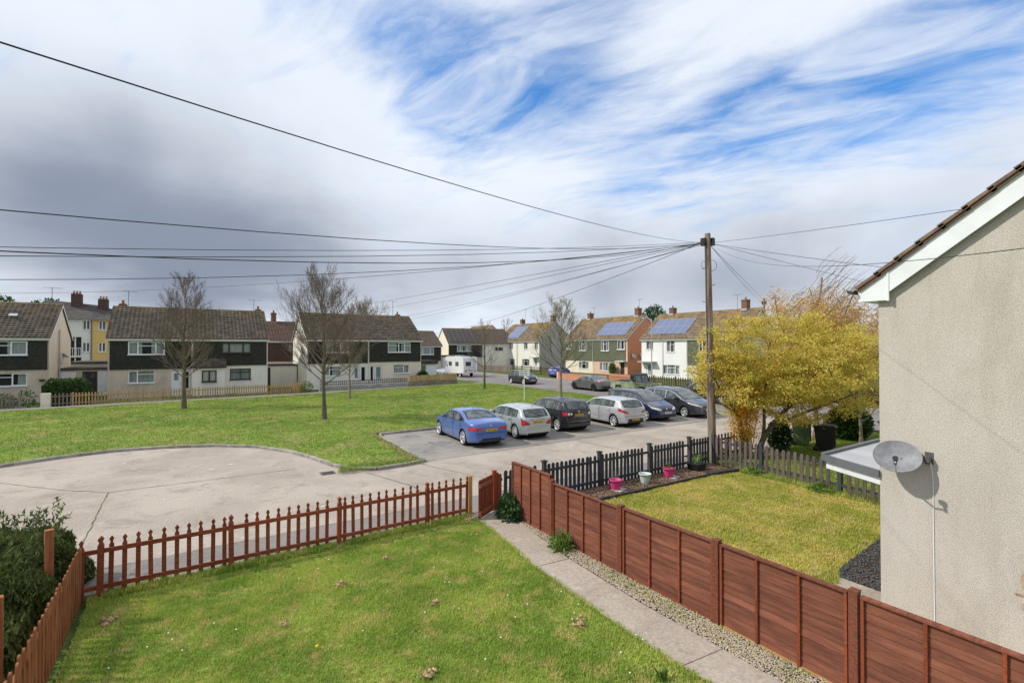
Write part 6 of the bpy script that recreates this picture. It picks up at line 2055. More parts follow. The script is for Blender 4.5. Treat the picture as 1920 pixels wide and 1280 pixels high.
R3 = right_house('furthest right pair all in cream with one narrow strip of solar panels', bl, 14.5, 5.25, 8.95,
                 walls=[(0, 14.5, -.3, 5.2, 'r_ivory')],
                 wins=[B_(bl, 85.9, 84.6, 3.67, 5.1, UP(splits=(.5,), coverage=.6)), B_(bl, 82.2, 81.0, 3.7, 5.1, UP(splits=(.5,), coverage=.4)), B_(bl, 77.1, 75.9, 3.7, 5.1, UP(splits=(.5,), coverage=.4)), B_(bl, 73.6, 72.6, 3.73, 5.1, UP(splits=(.5,), coverage=.6)),
                       B_(bl, 82.7, 80.3, .5, 1.78, UP(splits=(.25, .75), tops=(1,), coverage=.4)), B_(bl, 77.7, 75.2, .52, 1.85, UP(splits=(.25, .75), tops=(1,), coverage=.4))],
                 doors=[B_(bl, 86.0, 84.8, -.1, 1.95, UP(m='door_green')), B_(bl, 73.8, 72.6, -.1, 2.1, UP(m='door_white', glazed=(.3, .7, .3, .9)))], gables=('r_cream', 'r_grey'),
                 chim=[(bl - 83.3, 4, .7, .8, 9.9, 1), (bl - 72.9, 4, .7, .8, 10.2, 1)], aerials=[(bl - 82.6, 4.2, 9, 12.0)], pipes=[(7.3, 'pole_metal', -.1)])
solar(R3, 8, 5.25, 8.95, bl - 84.0, bl - 79.6, .9, 4.7, 3, 3, .3)
MB().box(.05, 2.4, -.9, 0, 2.05, 2.2).build('door_canopy', M['gutter_grey'], R3)
MB().box(12.4, 14.3, -.9, 0, 2.15, 2.3).build('door_canopy', M['gutter_grey'], R3)

# ---------------------------------------------------------------- fences, walls and poles round the far houses
HF_G = 'fences of the far front gardens'
picket_fence('picket_fence', 'long tan wooden picket fence in front of the left centre dark tiled pair', (-7.0, 45.7), (8.0, 46.75), .95, 'flat', .085, .02, .172, [.75, .25], [0.02, 2.5, 5, 7.5, 10, 12.5, 15.0], 1.0, .1, M['tan_wood'], HF_G)
picket_fence('picket_fence', 'grey weathered picket fence at the far left edge of the photo', (-16, 45.3), (-9.6, 45.6), .95, 'flat', .09, .02, .18, [.75, .25], [2, 4, 6.35], 1.0, .1, M['old_wood'], HF_G)
picket_fence('picket_fence', 'short dark green-grey picket length under the clipped hedge', (-8.3, 45.65), (-7.1, 45.7), .95, 'flat', .09, .02, .19, [.75, .25], [], 1.0, .1, M['old_wood'], HF_G)
MB().box(-.25, .25, -.15, .15, -.05, 1.0).build('pier', M['r_cream'], thing('gate_pier', 'pale rendered gate pier left of the clipped hedge', 'pier', (-8.36, 45.55, 0)))
wl = thing('front_garden_wall', 'pale block wall with black pickets on top before the white half house', 'wall', (9.9, 47.4, 0), math.atan2(.75, 9.0))


def block_wall(par, L, h, t, m, bw=.44, bh=.22, z0=0.0, x0=0.0):
    nr = max(1, int(round(h / bh)))
    me = {}
    for j in range(nr):
        x = x0 - (bw / 2 if j % 2 else 0)
        while x < x0 + L:
            a, b = max(x, x0), min(x + bw, x0 + L)
            if b - a > .06:
                k = round(b - a, 2)
                if k not in me:
                    me[k] = MB().box(0, k - .012, -t / 2, t / 2, 0, h / nr - .012).mesh('block', m)
                put('block', me[k], par, (a, random.uniform(-.006, .006), z0 + j * h / nr))
            x += bw
    MB().box(x0 + .01, x0 + L - .02, -t / 2 + .02, t / 2 - .02, z0, z0 + h - .02).build('mortar', M['kerb'], par)


M['block'] = mat('rough_pale_block', (0.40, 0.385, 0.35), .9, col2=(0.30, 0.285, 0.26), scale=5, fine=.2, rnd=.15, bump=.5, bscale=30)
M['stone_brick'] = mat('buff_brown_brick', (0.31, 0.235, 0.165), .9, col2=(0.22, 0.165, 0.12), scale=6, fine=.2, rnd=.22)
block_wall(wl, 9.0, .5, .2, M['block'])
for k in range(46):
    pass
pk = MB().prism(profile('point', .05, .52), -.012, .012).mesh('picket', M['dark_brown_wood'])
for k in range(44):
    put('picket', pk, wl, (.15 + k * .2, 0, .51))
MB().box(0, 9, .014, .04, .62, .67).build('rail', M['dark_brown_wood'], wl)
MB().box(0, 9, .014, .04, .85, .90).build('rail', M['dark_brown_wood'], wl)
w2_ = thing('front_garden_wall', 'buff brown brick wall with timber panels ending beside the road verge', 'wall', (18.95, 48.15, 0), math.atan2(.9, 6.0))
block_wall(w2_, 6.1, .62, .22, M['stone_brick'], .45, .155)
nb_ = 34
sl_ = MB().box(0, 6.1 / nb_ - .012, -.02, .02, 0, .55).mesh('slat', M['tan_wood'])
for k in range(nb_):
    put('slat', sl_, w2_, (k * 6.1 / nb_, -.02, .63 + random.uniform(-.015, .01)))
MB().box(0, 6.1, .004, .04, .7, .76).build('rail', M['tan_wood'], w2_)
ow = thing('front_garden_wall', 'low orange rendered front wall of the peach house', 'wall', (39.5, 48.6, 0), math.radians(-90))
MB().box(0, 8.6, -.12, .12, -.1, .78).build('wall_body', M['r_orange'], ow)
MB().box(-.02, 8.62, -.15, .15, .781, .84).build('coping', M['r_orange'], ow)
MB().box(-.35, -.03, -.17, .17, -.1, .95).build('pier', M['r_peach'], ow)
ow2 = thing('front_garden_wall', 'taller orange wall with rusty iron railings behind the grey saloon', 'wall', (39.5, 39.6, 0), math.radians(-90))
MB().box(0, 5.0, -.12, .12, -.1, 1.16).build('wall_body', M['r_orange'], ow2)
rl = MB().tube([(0, 0, 0), (0, 0, 1.05)], .014, 5).mesh('railing_bar', M['rust'])
for k in range(26):
    put('railing_bar', rl, ow2, (.1 + k * .19, -.32, 0))
MB().box(0, 5, -.335, -.305, 1.05, 1.08).build('rail', M['rust'], ow2)
picket_fence('picket_fence', 'dark brown tall picket fence in front of the nearest right pair', (39.5, 38.8), (39.5, 23.0), 1.25, 'point', .12, .024, .27, [1.0, .35], [2.7, 5.4, 8.1, 10.8, 13.5], 1.3, .12, M['dark_brown_wood'], HF_G, rail_side=1)
picket_fence('board_fence', 'silvered close boarded fence in front of the cream house', (41.3, 78.0), (43.6, 66.5), 1.05, 'flat', .17, .02, .185, [.85, .3], [], 1, .1, M['old_wood'], HF_G, rail_side=1)
picket_fence('rail_fence', 'brown open fence between the cream house and the blue car', (43.8, 66.0), (44.2, 56.5), 1.1, 'flat', .07, .02, .26, [1.0, .5], [0, 2.4, 4.8, 7.2, 9.4], 1.25, .12, M['dark_brown_wood'], HF_G, rail_side=1)
lp = thing('street_lamp', 'slim grey street lamp in front of the white half of the nearest right pair', 'street lamp', (52.4, 44.6, 0))
MB().tube([(0, 0, 0), (0, 0, 1.4), (0, 0, 8.0)], [.11, .085, .05], 8).build('column', M['pale_metal'], lp)
MB().tube([(0, 0, 7.95), (-.2, .35, 8.12), (-.45, .8, 8.12)], .03, 6).build('arm', M['pale_metal'], lp)
MB().lathe([(0, -.25), (.1, -.2), (.12, .1), (0, .25)], 8, axis='y').build('lantern', M['gutter_grey'], lp, (-.5, .95, 8.1), (0, 0, .55))
# parking sign on its white post
sg = thing('sign_post', 'white rectangular notice board on a thin white post behind the silver hatchback', 'sign', (21.25, 30.4, .08))
MB().tube([(0, 0, -.05), (0, 0, 2.35)], .032, 8).build('post', M['upvc'], sg)
RS = math.radians(-35)
bd_ = MB().box(-.4, .4, -.012, .012, 1.88, 2.38).build('sign_board', M['white_pvc'], sg, (0, 0, 0), (0, 0, RS))
M['ink'] = mat('grey_ink', (0.22, 0.23, 0.24), .7, var=.05)
for k, (wd_, z_) in enumerate(((.30, 2.31), (.34, 2.24), (.26, 2.15), (.32, 2.08), (.30, 2.0), (.2, 1.94))):
    MB().box(-.36, -.36 + wd_ * 2 * .95, -.0155, -.013, z_ - .012, z_ + .012).build('text_line', M['ink'], bd_)
# ---------------------------------------------------------------- vehicles
M['car_glass'] = glass_mat('car_glass', (0.016, 0.02, 0.02), 0.0, .03, (0.10, 0.125, 0.115))
M['car_glass_clear'] = glass_mat('car_glass_clear', (0.05, 0.06, 0.06), 0.0, .03, (0.16, 0.18, 0.17))
M['tyre'] = mat('tyre_rubber', (0.018, 0.018, 0.018), .85, var=.2, scale=9)
M['rim'] = mat('alloy_rim', (0.66, 0.67, 0.68), .35, var=.05, metal=.5)
M['under'] = mat('underbody_black', (0.012, 0.012, 0.013), .8, var=.1)
M['trim'] = mat('black_trim', (0.022, 0.022, 0.024), .5, var=.1)
M['tail_red'] = mat('tail_lamp_red', (0.50, 0.015, 0.02), .15, var=.1, scale=12, coat=1)
M['tail_clear'] = mat('lamp_clear', (0.62, 0.60, 0.60), .12, var=.1, scale=12, coat=1)
M['chrome'] = mat('chrome', (0.7, 0.7, 0.72), .12, var=.02, metal=1)
M['plate_y'] = mat('yellow_plate', (0.72, 0.40, 0.02), .4, var=.04)
M['plate_w'] = mat('white_plate', (0.72, 0.72, 0.70), .4, var=.04)
M['plate_ink'] = mat('plate_ink', (0.015, 0.015, 0.015), .5, var=.02)


def text_mesh(txt, size):
    cu = bpy.data.curves.new('lettering', 'FONT')
    cu.body = txt; cu.size = size; cu.align_x = 'CENTER'; cu.align_y = 'CENTER'
    cu.offset = size * .012
    ob = bpy.data.objects.new('lettering', cu)
    me = bpy.data.meshes.new_from_object(ob)
    bpy.data.objects.remove(ob); bpy.data.curves.remove(cu)
    me.materials.clear(); me.materials.append(M['plate_ink'])
    return me


class Car:
    """A body lofted from a side silhouette, a plan outline and a cross-section; windows, lamps, doors and plates are patches lying on it."""
    def __init__(s, prof, Lc, W, H, belt, sill=.22, tum=.20, wheels=(.8, 3.45), R=.325, taper_r=(.55, .24), taper_f=(.9, .30), crown=.045, smooth=.05):
        s.L, s.W, s.H, s.belt, s.sill, s.tum, s.wheels, s.R = Lc, W, H, belt, sill, tum, wheels, R
        s.tr, s.tf, s.crown = taper_r, taper_f, crown
        xs = np.array([p[0] for p in prof], float); zs = np.array([p[1] for p in prof], float)
        fx = np.linspace(0, Lc, 1200)
        fz = np.interp(fx, xs, zs)
        k = max(1, int(smooth / Lc * 1200)); ker = np.hanning(2 * k + 3)[1:-1]; ker /= ker.sum()
        pad = np.pad(fz, (k, k), 'edge')
        s.fx = fx
        sm = np.convolve(pad, ker, 'valid')
        e = np.clip(np.minimum(fx, Lc - fx) / (smooth * 2.5), 0, 1)      # keep the steep ends crisp
        s.fz = fz * (1 - e) + sm * e

    def zt(s, x): return np.interp(x, s.fx, s.fz)

    def wp(s, x):
        h = s.W / 2
        d, k = s.tr; t = np.clip(1 - x / d, 0, 1); a = 1 - k * t ** 2.6
        d, k = s.tf; t = np.clip(1 - (s.L - x) / d, 0, 1); b = 1 - k * t ** 2.4
        return h * a * b

    def zedge(s, x): return s.zt(x) - s.crown * np.clip((s.zt(x) - .6) / .3, 0, 1)

    def hw(s, x, z, rnd=.075):
        base = s.wp(x)
        lo = np.clip((.55 - z) / .35, 0, 1)
        f = 1 - .055 * lo ** 1.6
        mid = np.clip((z - .62) / (s.belt - .62), 0, 1)
        f = f - .03 * mid ** 1.5
        up = np.clip((z - s.belt) / (s.H - s.belt), 0, 1.1)
        f = f - s.tum * up ** 1.08
        w = base * f
        ze = s.zedge(x)
        q = np.clip((z - (ze - rnd)) / rnd, 0, 1)
        return w - rnd * (1 - np.sqrt(np.clip(1 - q ** 2, 0, 1)))

    def zbot(s, x):
        e = np.clip(1 - np.minimum(x, s.L - x) / .5, 0, 1)
        z = s.sill + .06 * e
        Ra = s.R + .055
        for xw in s.wheels:
            dx = np.abs(x - xw)
            z = np.where(dx < Ra, np.maximum(z, s.R + np.sqrt(np.clip(Ra ** 2 - dx ** 2, 0, None))), z)
        return z

    def body(s, name, mats, par):
        Ra = s.R + .055
        xs = set(np.round(np.concatenate([np.linspace(0, s.L, 88), [.01, .02, .035, .05, .075, .1, .13], s.L - np.array([.01, .02, .035, .05, .075, .1, .13])]), 4))
        for xw in s.wheels:
            for t in np.linspace(-1, 1, 19):
                xs.add(round(xw + Ra * math.sin(t * PI / 2), 4))
            xs.add(round(xw - Ra - .001, 4)); xs.add(round(xw + Ra + .001, 4))
        xs = np.array(sorted(x for x in xs if 0 <= x <= s.L))
        K, J = 17, 7
        rows = []
        for x in xs:
            zb = float(s.zbot(x)); ze = float(s.zedge(x)); ztc = float(s.zt(x))
            if ze < zb + .05: ze = zb + .05
            t = np.linspace(0, 1, K); t = 1 - (1 - t) ** 1.7
            z = zb + (ze - zb) * t
            w = s.hw(x, z)
            ring = [(x, 0, zb), (x, w[0] * .98, zb)] + [(x, w[i], z[i]) for i in range(K)]
            wt = w[-1]
            for j in range(1, J + 1):
                y = wt * (1 - j / J)
                ring.append((x, y, ze + (ztc - ze) * (1 - (y / wt) ** 2)))
            rows.append(ring)
        P = np.array(rows)                        # (n, m, 3)
        Q = P.copy(); Q[:, :, 1] *= -1
        mb = MB()
        m = P.shape[1]
        for A, fl in ((P, True), (Q, False)):
            b = len(mb.v)
            mb.v.extend([tuple(map(float, p)) for p in A.reshape(-1, 3)])
            for i in range(A.shape[0] - 1):
                for j in range(m - 1):
                    q = (b + i * m + j, b + i * m + j + 1, b + (i + 1) * m + j + 1, b + (i + 1) * m + j)
                    mb.f.append(q[::-1] if not fl else q)
                    mb.m.append(1 if j < 1 else 0); mb.sm.append(j >= 1)
            for i, rev in ((0, fl), (A.shape[0] - 1, not fl)):
                q = tuple(b + i * m + j for j in range(m))
                mb.f.append(q[::-1] if rev else q); mb.m.append(0); mb.sm.append(False)
        me = mb.mesh(name, mats)
        import bmesh
        bm = bmesh.new(); bm.from_mesh(me)
        bmesh.ops.remove_doubles(bm, verts=bm.verts, dist=.0004)
        bmesh.ops.recalc_face_normals(bm, faces=bm.faces)
        bm.to_mesh(me); bm.free()
        return put(name, me, par)

    def side(s, side, x0, x1, zl, zu, off=.006, nx=16, nz=6):
        """patch on the flank; zl, zu give its lower and upper line"""
        xs = np.linspace(x0, x1, nx)
        P = np.zeros((nz, nx, 3))
        for i, x in enumerate(xs):
            a = zl(x) if callable(zl) else zl
            b = zu(x) if callable(zu) else zu
            b = max(a + .004, min(b, float(s.zedge(x)) - .012))
            z = np.linspace(a, b, nz)
            P[:, i, 0] = x; P[:, i, 2] = z; P[:, i, 1] = (s.hw(x, z) + off) * side
        return P, side > 0

    def top(s, x0, x1, inset, off=.006, nx=14, ny=13, bow=0.0):
        """patch on the upper surface (screens): inset from the edge, ends bowed"""
        P = np.zeros((nx, ny, 3))
        ts = np.linspace(-1, 1, ny)
        for i in range(nx):
            for j, t in enumerate(ts):
                x = x0 + (x1 - x0) * i / (nx - 1) - bow * t * t
                ze, zc = float(s.zedge(x)), float(s.zt(x))
                w = float(s.hw(x, ze))
                y = t * (w - inset(x) if callable(inset) else t * 0 + t * (w - inset)) if False else t * (w - (inset(x) if callable(inset) else inset))
                z = ze + (zc - ze) * (1 - (y / w) ** 2)
                sl = (float(s.zt(x + .01)) - float(s.zt(x - .01))) / .02
                n = Vector((-sl, 0, 1)).normalized() * off
                P[i, j] = (x + n.x, y, z + n.z)
        return P

    def end(s, front, z0, z1, s0, s1, off=.006, nz=6, ns=12):
        """patch wrapped round the rear or front, s measured outwards from the centre line along the plan outline (negative: other side)"""
        P = np.zeros((nz, ns, 3))
        za, zb_ = (z0 if hasattr(z0, '__len__') else (z0, z0)), (z1 if hasattr(z1, '__len__') else (z1, z1))
        cache = {}

        def outline(z):
            z = round(float(z), 3)
            if z not in cache:
                span = np.linspace(0, 1.4, 260)
                xx = s.L - span if front else span
                ok = s.zedge(xx) >= z
                st = span[np.argmax(ok)] if ok.any() else 0.0
                sp = st + np.linspace(0, 1.0, 140) ** 2
                xx = s.L - sp if front else sp
                ww = s.hw(xx, np.full_like(xx, z))
                pts = np.array([(xx[0], 0.0)] + list(zip(xx, ww)))
                cache[z] = (pts, np.concatenate([[0], np.cumsum(np.hypot(*np.diff(pts, axis=0).T))]))
            return cache[z]
        for j, q in enumerate(np.linspace(s0, s1, ns)):
            t_ = j / (ns - 1)
            lo, hi = za[0] + (za[1] - za[0]) * t_, zb_[0] + (zb_[1] - zb_[0]) * t_
            for i, z in enumerate(np.linspace(lo, hi, nz)):
                pts, d = outline(z)
                a = abs(q); sg = 1 if q >= 0 else -1
                x = np.interp(a, d, pts[:, 0]); y = np.interp(a, d, pts[:, 1])
                x2 = np.interp(a + .01, d, pts[:, 0]); y2 = np.interp(a + .01, d, pts[:, 1])
                t = np.array((x2 - x, y2 - y)); t /= np.linalg.norm(t) + 1e-9
                n = np.array((t[1], -t[0]))
                if abs(n[0]) >= abs(n[1]):
                    if (n[0] > 0) != bool(front): n = -n
                elif n[1] < 0: n = -n
                P[i, j] = (x + n[0] * off, (y + n[1] * off) * sg, z)
        return P


def patch(P, name, m, par, flip=False, outward=None):
    mb = MB().grid(P, 0, True)
    me = mb.mesh(name, m)
    c = np.array([p.normal[:] for p in me.polygons]).mean(0)
    if outward is not None and np.dot(c, outward) < 0: me.flip_normals()
    return put(name, me, par)


_wheels = {}


def wheel(par, x, y, R, style='five', m='rim', w=.205):
    k = (round(R, 3), style, m)
    if k not in _wheels:
        t = MB().lathe([(R * .74, -w / 2), (R * .9, -w / 2), (R * .985, -w * .34), (R, -w * .2), (R, w * .2), (R * .985, w * .34), (R * .9, w / 2), (R * .74, w / 2), (R * .72, 0), (R * .74, -w / 2)], 36, axis='y').mesh('wheel', M['tyre'])
        r = MB()
        yo = -w / 2
        r.lathe([(R * .75, yo + .006), (R * .76, yo - .004), (R * .72, yo - .006), (R * .68, yo + .02), (R * .68, yo + .09)], 36, axis='y')
        r.lathe([(0, yo + .085), (R * .69, yo + .085)], 24, 1, axis='y')
        n = {'five': 5, 'ten': 10, 'seven': 7, 'twin': 10, 'cover': 9}[style]
        for i in range(n):
            a = 2 * PI * (i + (.18 * (1 if i % 2 else -1) if style == 'twin' else 0)) / n
            sw = {'five': .26, 'ten': .11, 'seven': .17, 'twin': .10, 'cover': .20}[style] * R
            ca, sa = math.cos(a), math.sin(a)
            p0 = (R * .10 * ca, yo + .028, R * .10 * sa); p1 = (R * .71 * ca, yo + .012, R * .71 * sa)
            v = []
            for (px, py, pz_), ww in ((p0, sw * .55), (p1, sw * .5)):
                v += [(px - sa * ww, py, pz_ + ca * ww), (px + sa * ww, py, pz_ - ca * ww), (px + sa * ww, py + .04, pz_ - ca * ww), (px - sa * ww, py + .04, pz_ + ca * ww)]
            r.add(v, [(0, 4, 5, 1), (1, 5, 6, 2), (2, 6, 7, 3), (3, 7, 4, 0), (4, 7, 6, 5)])
        r.lathe([(0, yo + .012), (R * .13, yo + .014), (R * .15, yo + .05)], 14, axis='y')
        _wheels[k] = (t, r.mesh('rim', [M[m], M['under']]))
    t, r = _wheels[k]
    o = put('wheel', t, par, (x, y, R), (0, random.uniform(0, 6.28), PI if y > 0 else 0))
    put('rim', r, o)
    return o


def plate(car, par, front, z, txt, ht=.11, wd=.52, tilt=0.0):
    P = car.end(front, z - ht / 2, z + ht / 2, -.02, .02, .012, 2, 2)
    x = float(P[:, :, 0].max() if front else P[:, :, 0].min())
    p = MB().box(-wd / 2, wd / 2, -.006, .006, -ht / 2, ht / 2).build('number_plate', M['plate_w' if front else 'plate_y'], par, (x + (.012 if front else -.012), 0, z), (0, tilt, PI / 2 if front else -PI / 2))
    if txt:
        put('lettering', text_mesh(txt, ht * .98), p, (0, -.0075, 0), (PI / 2, 0, 0))
    return p


def make_car(name, label, loc, rz, car, paint, kind, spec, group=None, cat='car'):
    """origin on the ground under the middle of the car; +x is forward"""
    root = thing(name, label, cat, loc, rz, group)
    base = bpy.data.objects.new('body', None)
    Lc = car.L
    # every part is built with x running from the rear bumper, then moved so that the origin is central
    parts = []
    n0 = set(COL.objects)
    car.body('body', [paint, M['under']], root)
    g = spec.get
    zb = car.belt
    rear, frnt = g('glass', (1.0, 3.2))
    pil = g('pillars', (1.75,))
    zl = lambda x: zb + .035 + g('rise', .02) * (1 - (x - rear) / (frnt - rear))
    cut = g('cap', .10)
    zu = lambda x: float(car.zedge(x)) - cut
    gl = g('gm', 'car_glass')
    edges = [rear] + list(pil) + [frnt]
    for sd in (1, -1):
        # dark surround, then one pane for each door
        P, fl = car.side(sd, rear - .03, frnt + .035, lambda x: zl(x) - .022, lambda x: zu(x) + .028, .004, 30, 6)
        patch(P, 'window_surround', M[g('surround', 'trim')], root, outward=(0, sd, 0))
        for i in range(len(edges) - 1):
            a, b = edges[i] + (.03 if i else 0), edges[i + 1] - (.03 if i < len(edges) - 2 else 0)
            P, fl = car.side(sd, a, b, zl, zu, .009, 18, 6)
            patch(P, 'side_window', M[gl], root, outward=(0, sd, 0))
        # doors
        dx = g('doors', ((1.05, 2.1), (2.12, 3.25)))
        for a, b in dx:
            lo = car.sill + .10
            xw, Ra = car.wheels[0], car.R + .075

            def low(x):
                d = abs(x - xw)
                return max(lo, car.R + math.sqrt(max(0, Ra * Ra - d * d))) if d < Ra else lo
            P, fl = car.side(sd, a, b, low, lambda x: zb + .005, .004, 18, 9)
            d_ = patch(P, 'door', paint, root, outward=(0, sd, 0))
            for gx in (a, b):
                zz = low(gx)
                Pg, _ = car.side(sd, gx - .009, gx + .009, zz, zb, .0065, 2, 8)
                patch(Pg, 'door_gap', M['under'], d_, outward=(0, sd, 0))
            hx = a + .12
            y = float(car.hw(hx, zb - .13))
            MB().bar((hx - .02, sd * (y + .018), zb - .13), (hx + .17, sd * (y + .018), zb - .12), .03, .03).build('handle', M[g('handle', 'trim')] if g('handle') else paint, d_)
        # mirror
        xm = g('mirror', frnt - .28)
        ym = float(car.hw(xm, zb + .06))
        mm = MB()
        mm.lathe([(0, -.11), (.07, -.10), (.085, 0), (.075, .09), (0, .10)], 10, axis='y', c=(0, 0, 0))
        mo = mm.build('wing_mirror', paint if not g('black_mirror') else M['trim'], root, (xm, sd * (ym + .13), zb + .085), (0, 0, 0))
        mo.scale = (.75, .95, .8)
        MB().bar((.0, -sd * .16, -.03), (0, -sd * .04, -.02), .06, .04).build('mirror_arm', M['trim'], mo)
        for xw in car.wheels:
            wheel(root, xw, sd * (float(car.wp(xw)) - .115), car.R, g('wheel', 'five'), g('rim', 'rim'))
    for xw in car.wheels:           # dark inner arches
        MB().lathe([(0, -car.W * .36), (car.R + .04, -car.W * .36), (car.R + .04, car.W * .36), (0, car.W * .36)], 20, axis='y').build('axle_well', M['under'], root, (xw, 0, car.R + .03))
    w0, w1 = g('screen'); r0, r1 = g('rear_screen')
    patch(car.top(w0 - .03, w1 + .03, .045, .005, bow=.06), 'screen_surround', M['trim'], root, outward=(.5, 0, 1))
    patch(car.top(w0, w1, .07, .010, bow=.06), 'windscreen', M[g('wm', 'car_glass')], root, outward=(.5, 0, 1))
    patch(car.top(r0 - .015, r1 + .02, .04, .005, bow=-.05), 'screen_surround', M['trim'], root, outward=(-.5, 0, 1))
    patch(car.top(r0, r1, .085, .010, bow=-.05), 'rear_window', M[gl], root, outward=(-.5, 0, 1))
    for f, z0, z1, s0, s1, nm, m in g('patches', ()):
        for sg in ((1, -1) if s0 >= 0 and s1 > 0 and s0 > 0.001 else (1,)):
            P = car.end(f, z0, z1, s0 * sg, s1 * sg, .012 if nm not in ('bumper', 'bumper_insert', 'tailgate') else .006)
            patch(P, nm, M[m] if isinstance(m, str) else m, root, outward=(1 if f else -1, .4 * sg if s0 > 0 else 0, 0))
    for z, f, t in g('plates', ()):
        plate(car, root, f, z, t)
    for f, z, y, r_, m in g('badges', ()):
        P = car.end(f, z, z + .001, abs(y), abs(y) + .01, .016, 2, 2)
        sy = 1 if y >= 0 else -1
        MB().tube([(0, 0, 0), ((.008 if f else -.008), 0, 0)], r_, 14).build('badge', M[m], root, (P[0, 0, 0], P[0, 0, 1] * sy, z))
    if g('trim_line'):
        for sd in (1, -1):
            z = g('trim_line')
            P, fl = car.side(sd, car.wheels[0] + car.R + .1, car.wheels[1] - car.R - .1, z - .03, z + .03, .014, 20, 3)
            patch(P, 'rubbing_strip', M[g('trim_m', 'trim')] if g('trim_m') != 'paint' else paint, root, outward=(0, sd, 0))
    if g('roof_aerial'):
        x = g('roof_aerial')
        MB().tube([(x, 0, float(car.zt(x)) - .01), (x - .12, 0, float(car.zt(x)) + .10)], .008, 5).build('aerial', M['trim'], root)
    if g('wiper'):
        P = car.top(r0 + .04, r0 + .08, .3, .025, 3, 5)
        MB().tube([tuple(P[0, 2]), tuple(P[1, 0])], .012, 4).build('wiper', M['trim'], root)
    zs_ = g('seam', .60)
    patch(car.end(False, zs_ - .008, zs_ + .008, -.80, .80, .005, 2, 16), 'tailgate_seam', M['under'], root, outward=(-1, 0, 0))
    patch(car.end(True, .585, .60, -.62, .62, .005, 2, 16), 'bonnet_seam', M['under'], root, outward=(1, 0, 0))
    for z in (0,):
        P = car.end(True, .20 + .05, .28, -.6, .6, .004, 3, 12)
        patch(P, 'splitter', M['trim'], root, outward=(1, 0, 0))
        P = car.end(False, .26, .32, -.7, .7, .004, 3, 12)
        patch(P, 'rear_valance', M['trim'], root, outward=(-1, 0, 0))
    for o in set(COL.objects) - n0:
        if o.parent is root:
            o.location.x -= Lc / 2
    bpy.data.objects.remove(base)
    return root


def saloon(): return Car([(0, .40), (.012, .52), (.03, .72), (.05, .88), (.10, 1.0), (.18, 1.045), (.55, 1.085), (.80, 1.115), (1.45, 1.345), (1.75, 1.405), (2.2, 1.43), (2.65, 1.41), (2.95, 1.33), (3.55, 1.02), (3.75, .98), (4.25, .87), (4.48, .74), (4.56, .62), (4.60, .5), (4.63, .40)],
                         4.63, 1.81, 1.43, .95, .19, .24, (.98, 3.79), .335)


def hatch(L_=4.28, W=1.72, H=1.45, belt=.94):
    k = H / 1.45; q = L_ / 4.28
    return Car([(0, .38), (.01, .5), (.03, .64), (.06, .68), (.075, .9 * k), (.12, 1.0 * k), (.42, 1.33 * k), (.62, 1.40 * k), (1.2, 1.44 * k), (1.75, H), (2.3 * q, 1.42 * k), (2.6 * q, 1.345 * k), (3.28 * q, 1.0 * k), (3.5 * q, .95 * k), (3.95 * q, .83 * k), (4.14 * q, .70 * k), (4.23 * q, .56), (4.28 * q, .40)],
               L_, W, H, belt, .2, .22, (.74, .74 + 2.6 * q), .315)


def mpv(L_=4.4, W=1.79, H=1.64, belt=.97, slope=0.0):
    q = L_ / 4.4
    return Car([(0, .38), (.01, .5), (.03, .66), (.05, .95), (.08, 1.05), (.26 + slope, H - .14), (.45 + slope, H - .05), (1.1, H - .01), (1.7, H), (2.3 * q, H - .035), (2.65 * q, H - .14), (3.45 * q, 1.06), (3.65 * q, 1.0), (4.08 * q, .88), (4.26 * q, .74), (4.35 * q, .58), (4.4 * q, .40)],
               L_, W, H, belt, .2, .19, (.85, .85 + 2.68 * q), .32)


M['p_blue'] = paint_mat('metallic_blue_paint', (0.08, 0.155, 0.43), .25, .3)
M['p_silver_green'] = paint_mat('pale_silver_green_paint', (0.50, 0.56, 0.54), .45, .35)
M['p_black'] = paint_mat('black_paint', (0.016, 0.016, 0.022), .1, .22)
M['p_silver'] = paint_mat('silver_paint', (0.56, 0.57, 0.58), .45, .35)
M['p_navy'] = paint_mat('navy_paint', (0.014, 0.019, 0.055), .25, .25)
M['p_graphite'] = paint_mat('graphite_paint', (0.055, 0.056, 0.066), .4, .28)
M['p_grey'] = paint_mat('mid_grey_paint', (0.16, 0.165, 0.16), .5, .32)
M['p_bright_blue'] = paint_mat('bright_blue_paint', (0.02, 0.10, 0.46), .2, .3)
M['p_olive'] = mat('faded_olive_paint', (0.30, 0.34, 0.20), .7, var=.12, scale=2, spec=.3)
M['p_white'] = paint_mat('white_paint', (0.74, 0.74, 0.73), 0, .4, .5)
M['canvas'] = mat('dark_canvas', (0.075, 0.082, 0.088), .85, var=.15, scale=4)
GB = 'cars parked in the bay'
UPB, DNB = math.radians(90), math.radians(-90)      # nose away from us / nose towards us


def at_wheel(car, wx, side, pos, rz):
    """place the car so that the wheel at wx on that side (+1 its left) stands at pos"""
    lx, ly = wx - car.L / 2, side * (car.wp(wx) - .02)
    c, s_ = math.cos(rz), math.sin(rz)
    return (pos[0] - (lx * c - ly * s_), pos[1] - (lx * s_ + ly * c), 0.004)


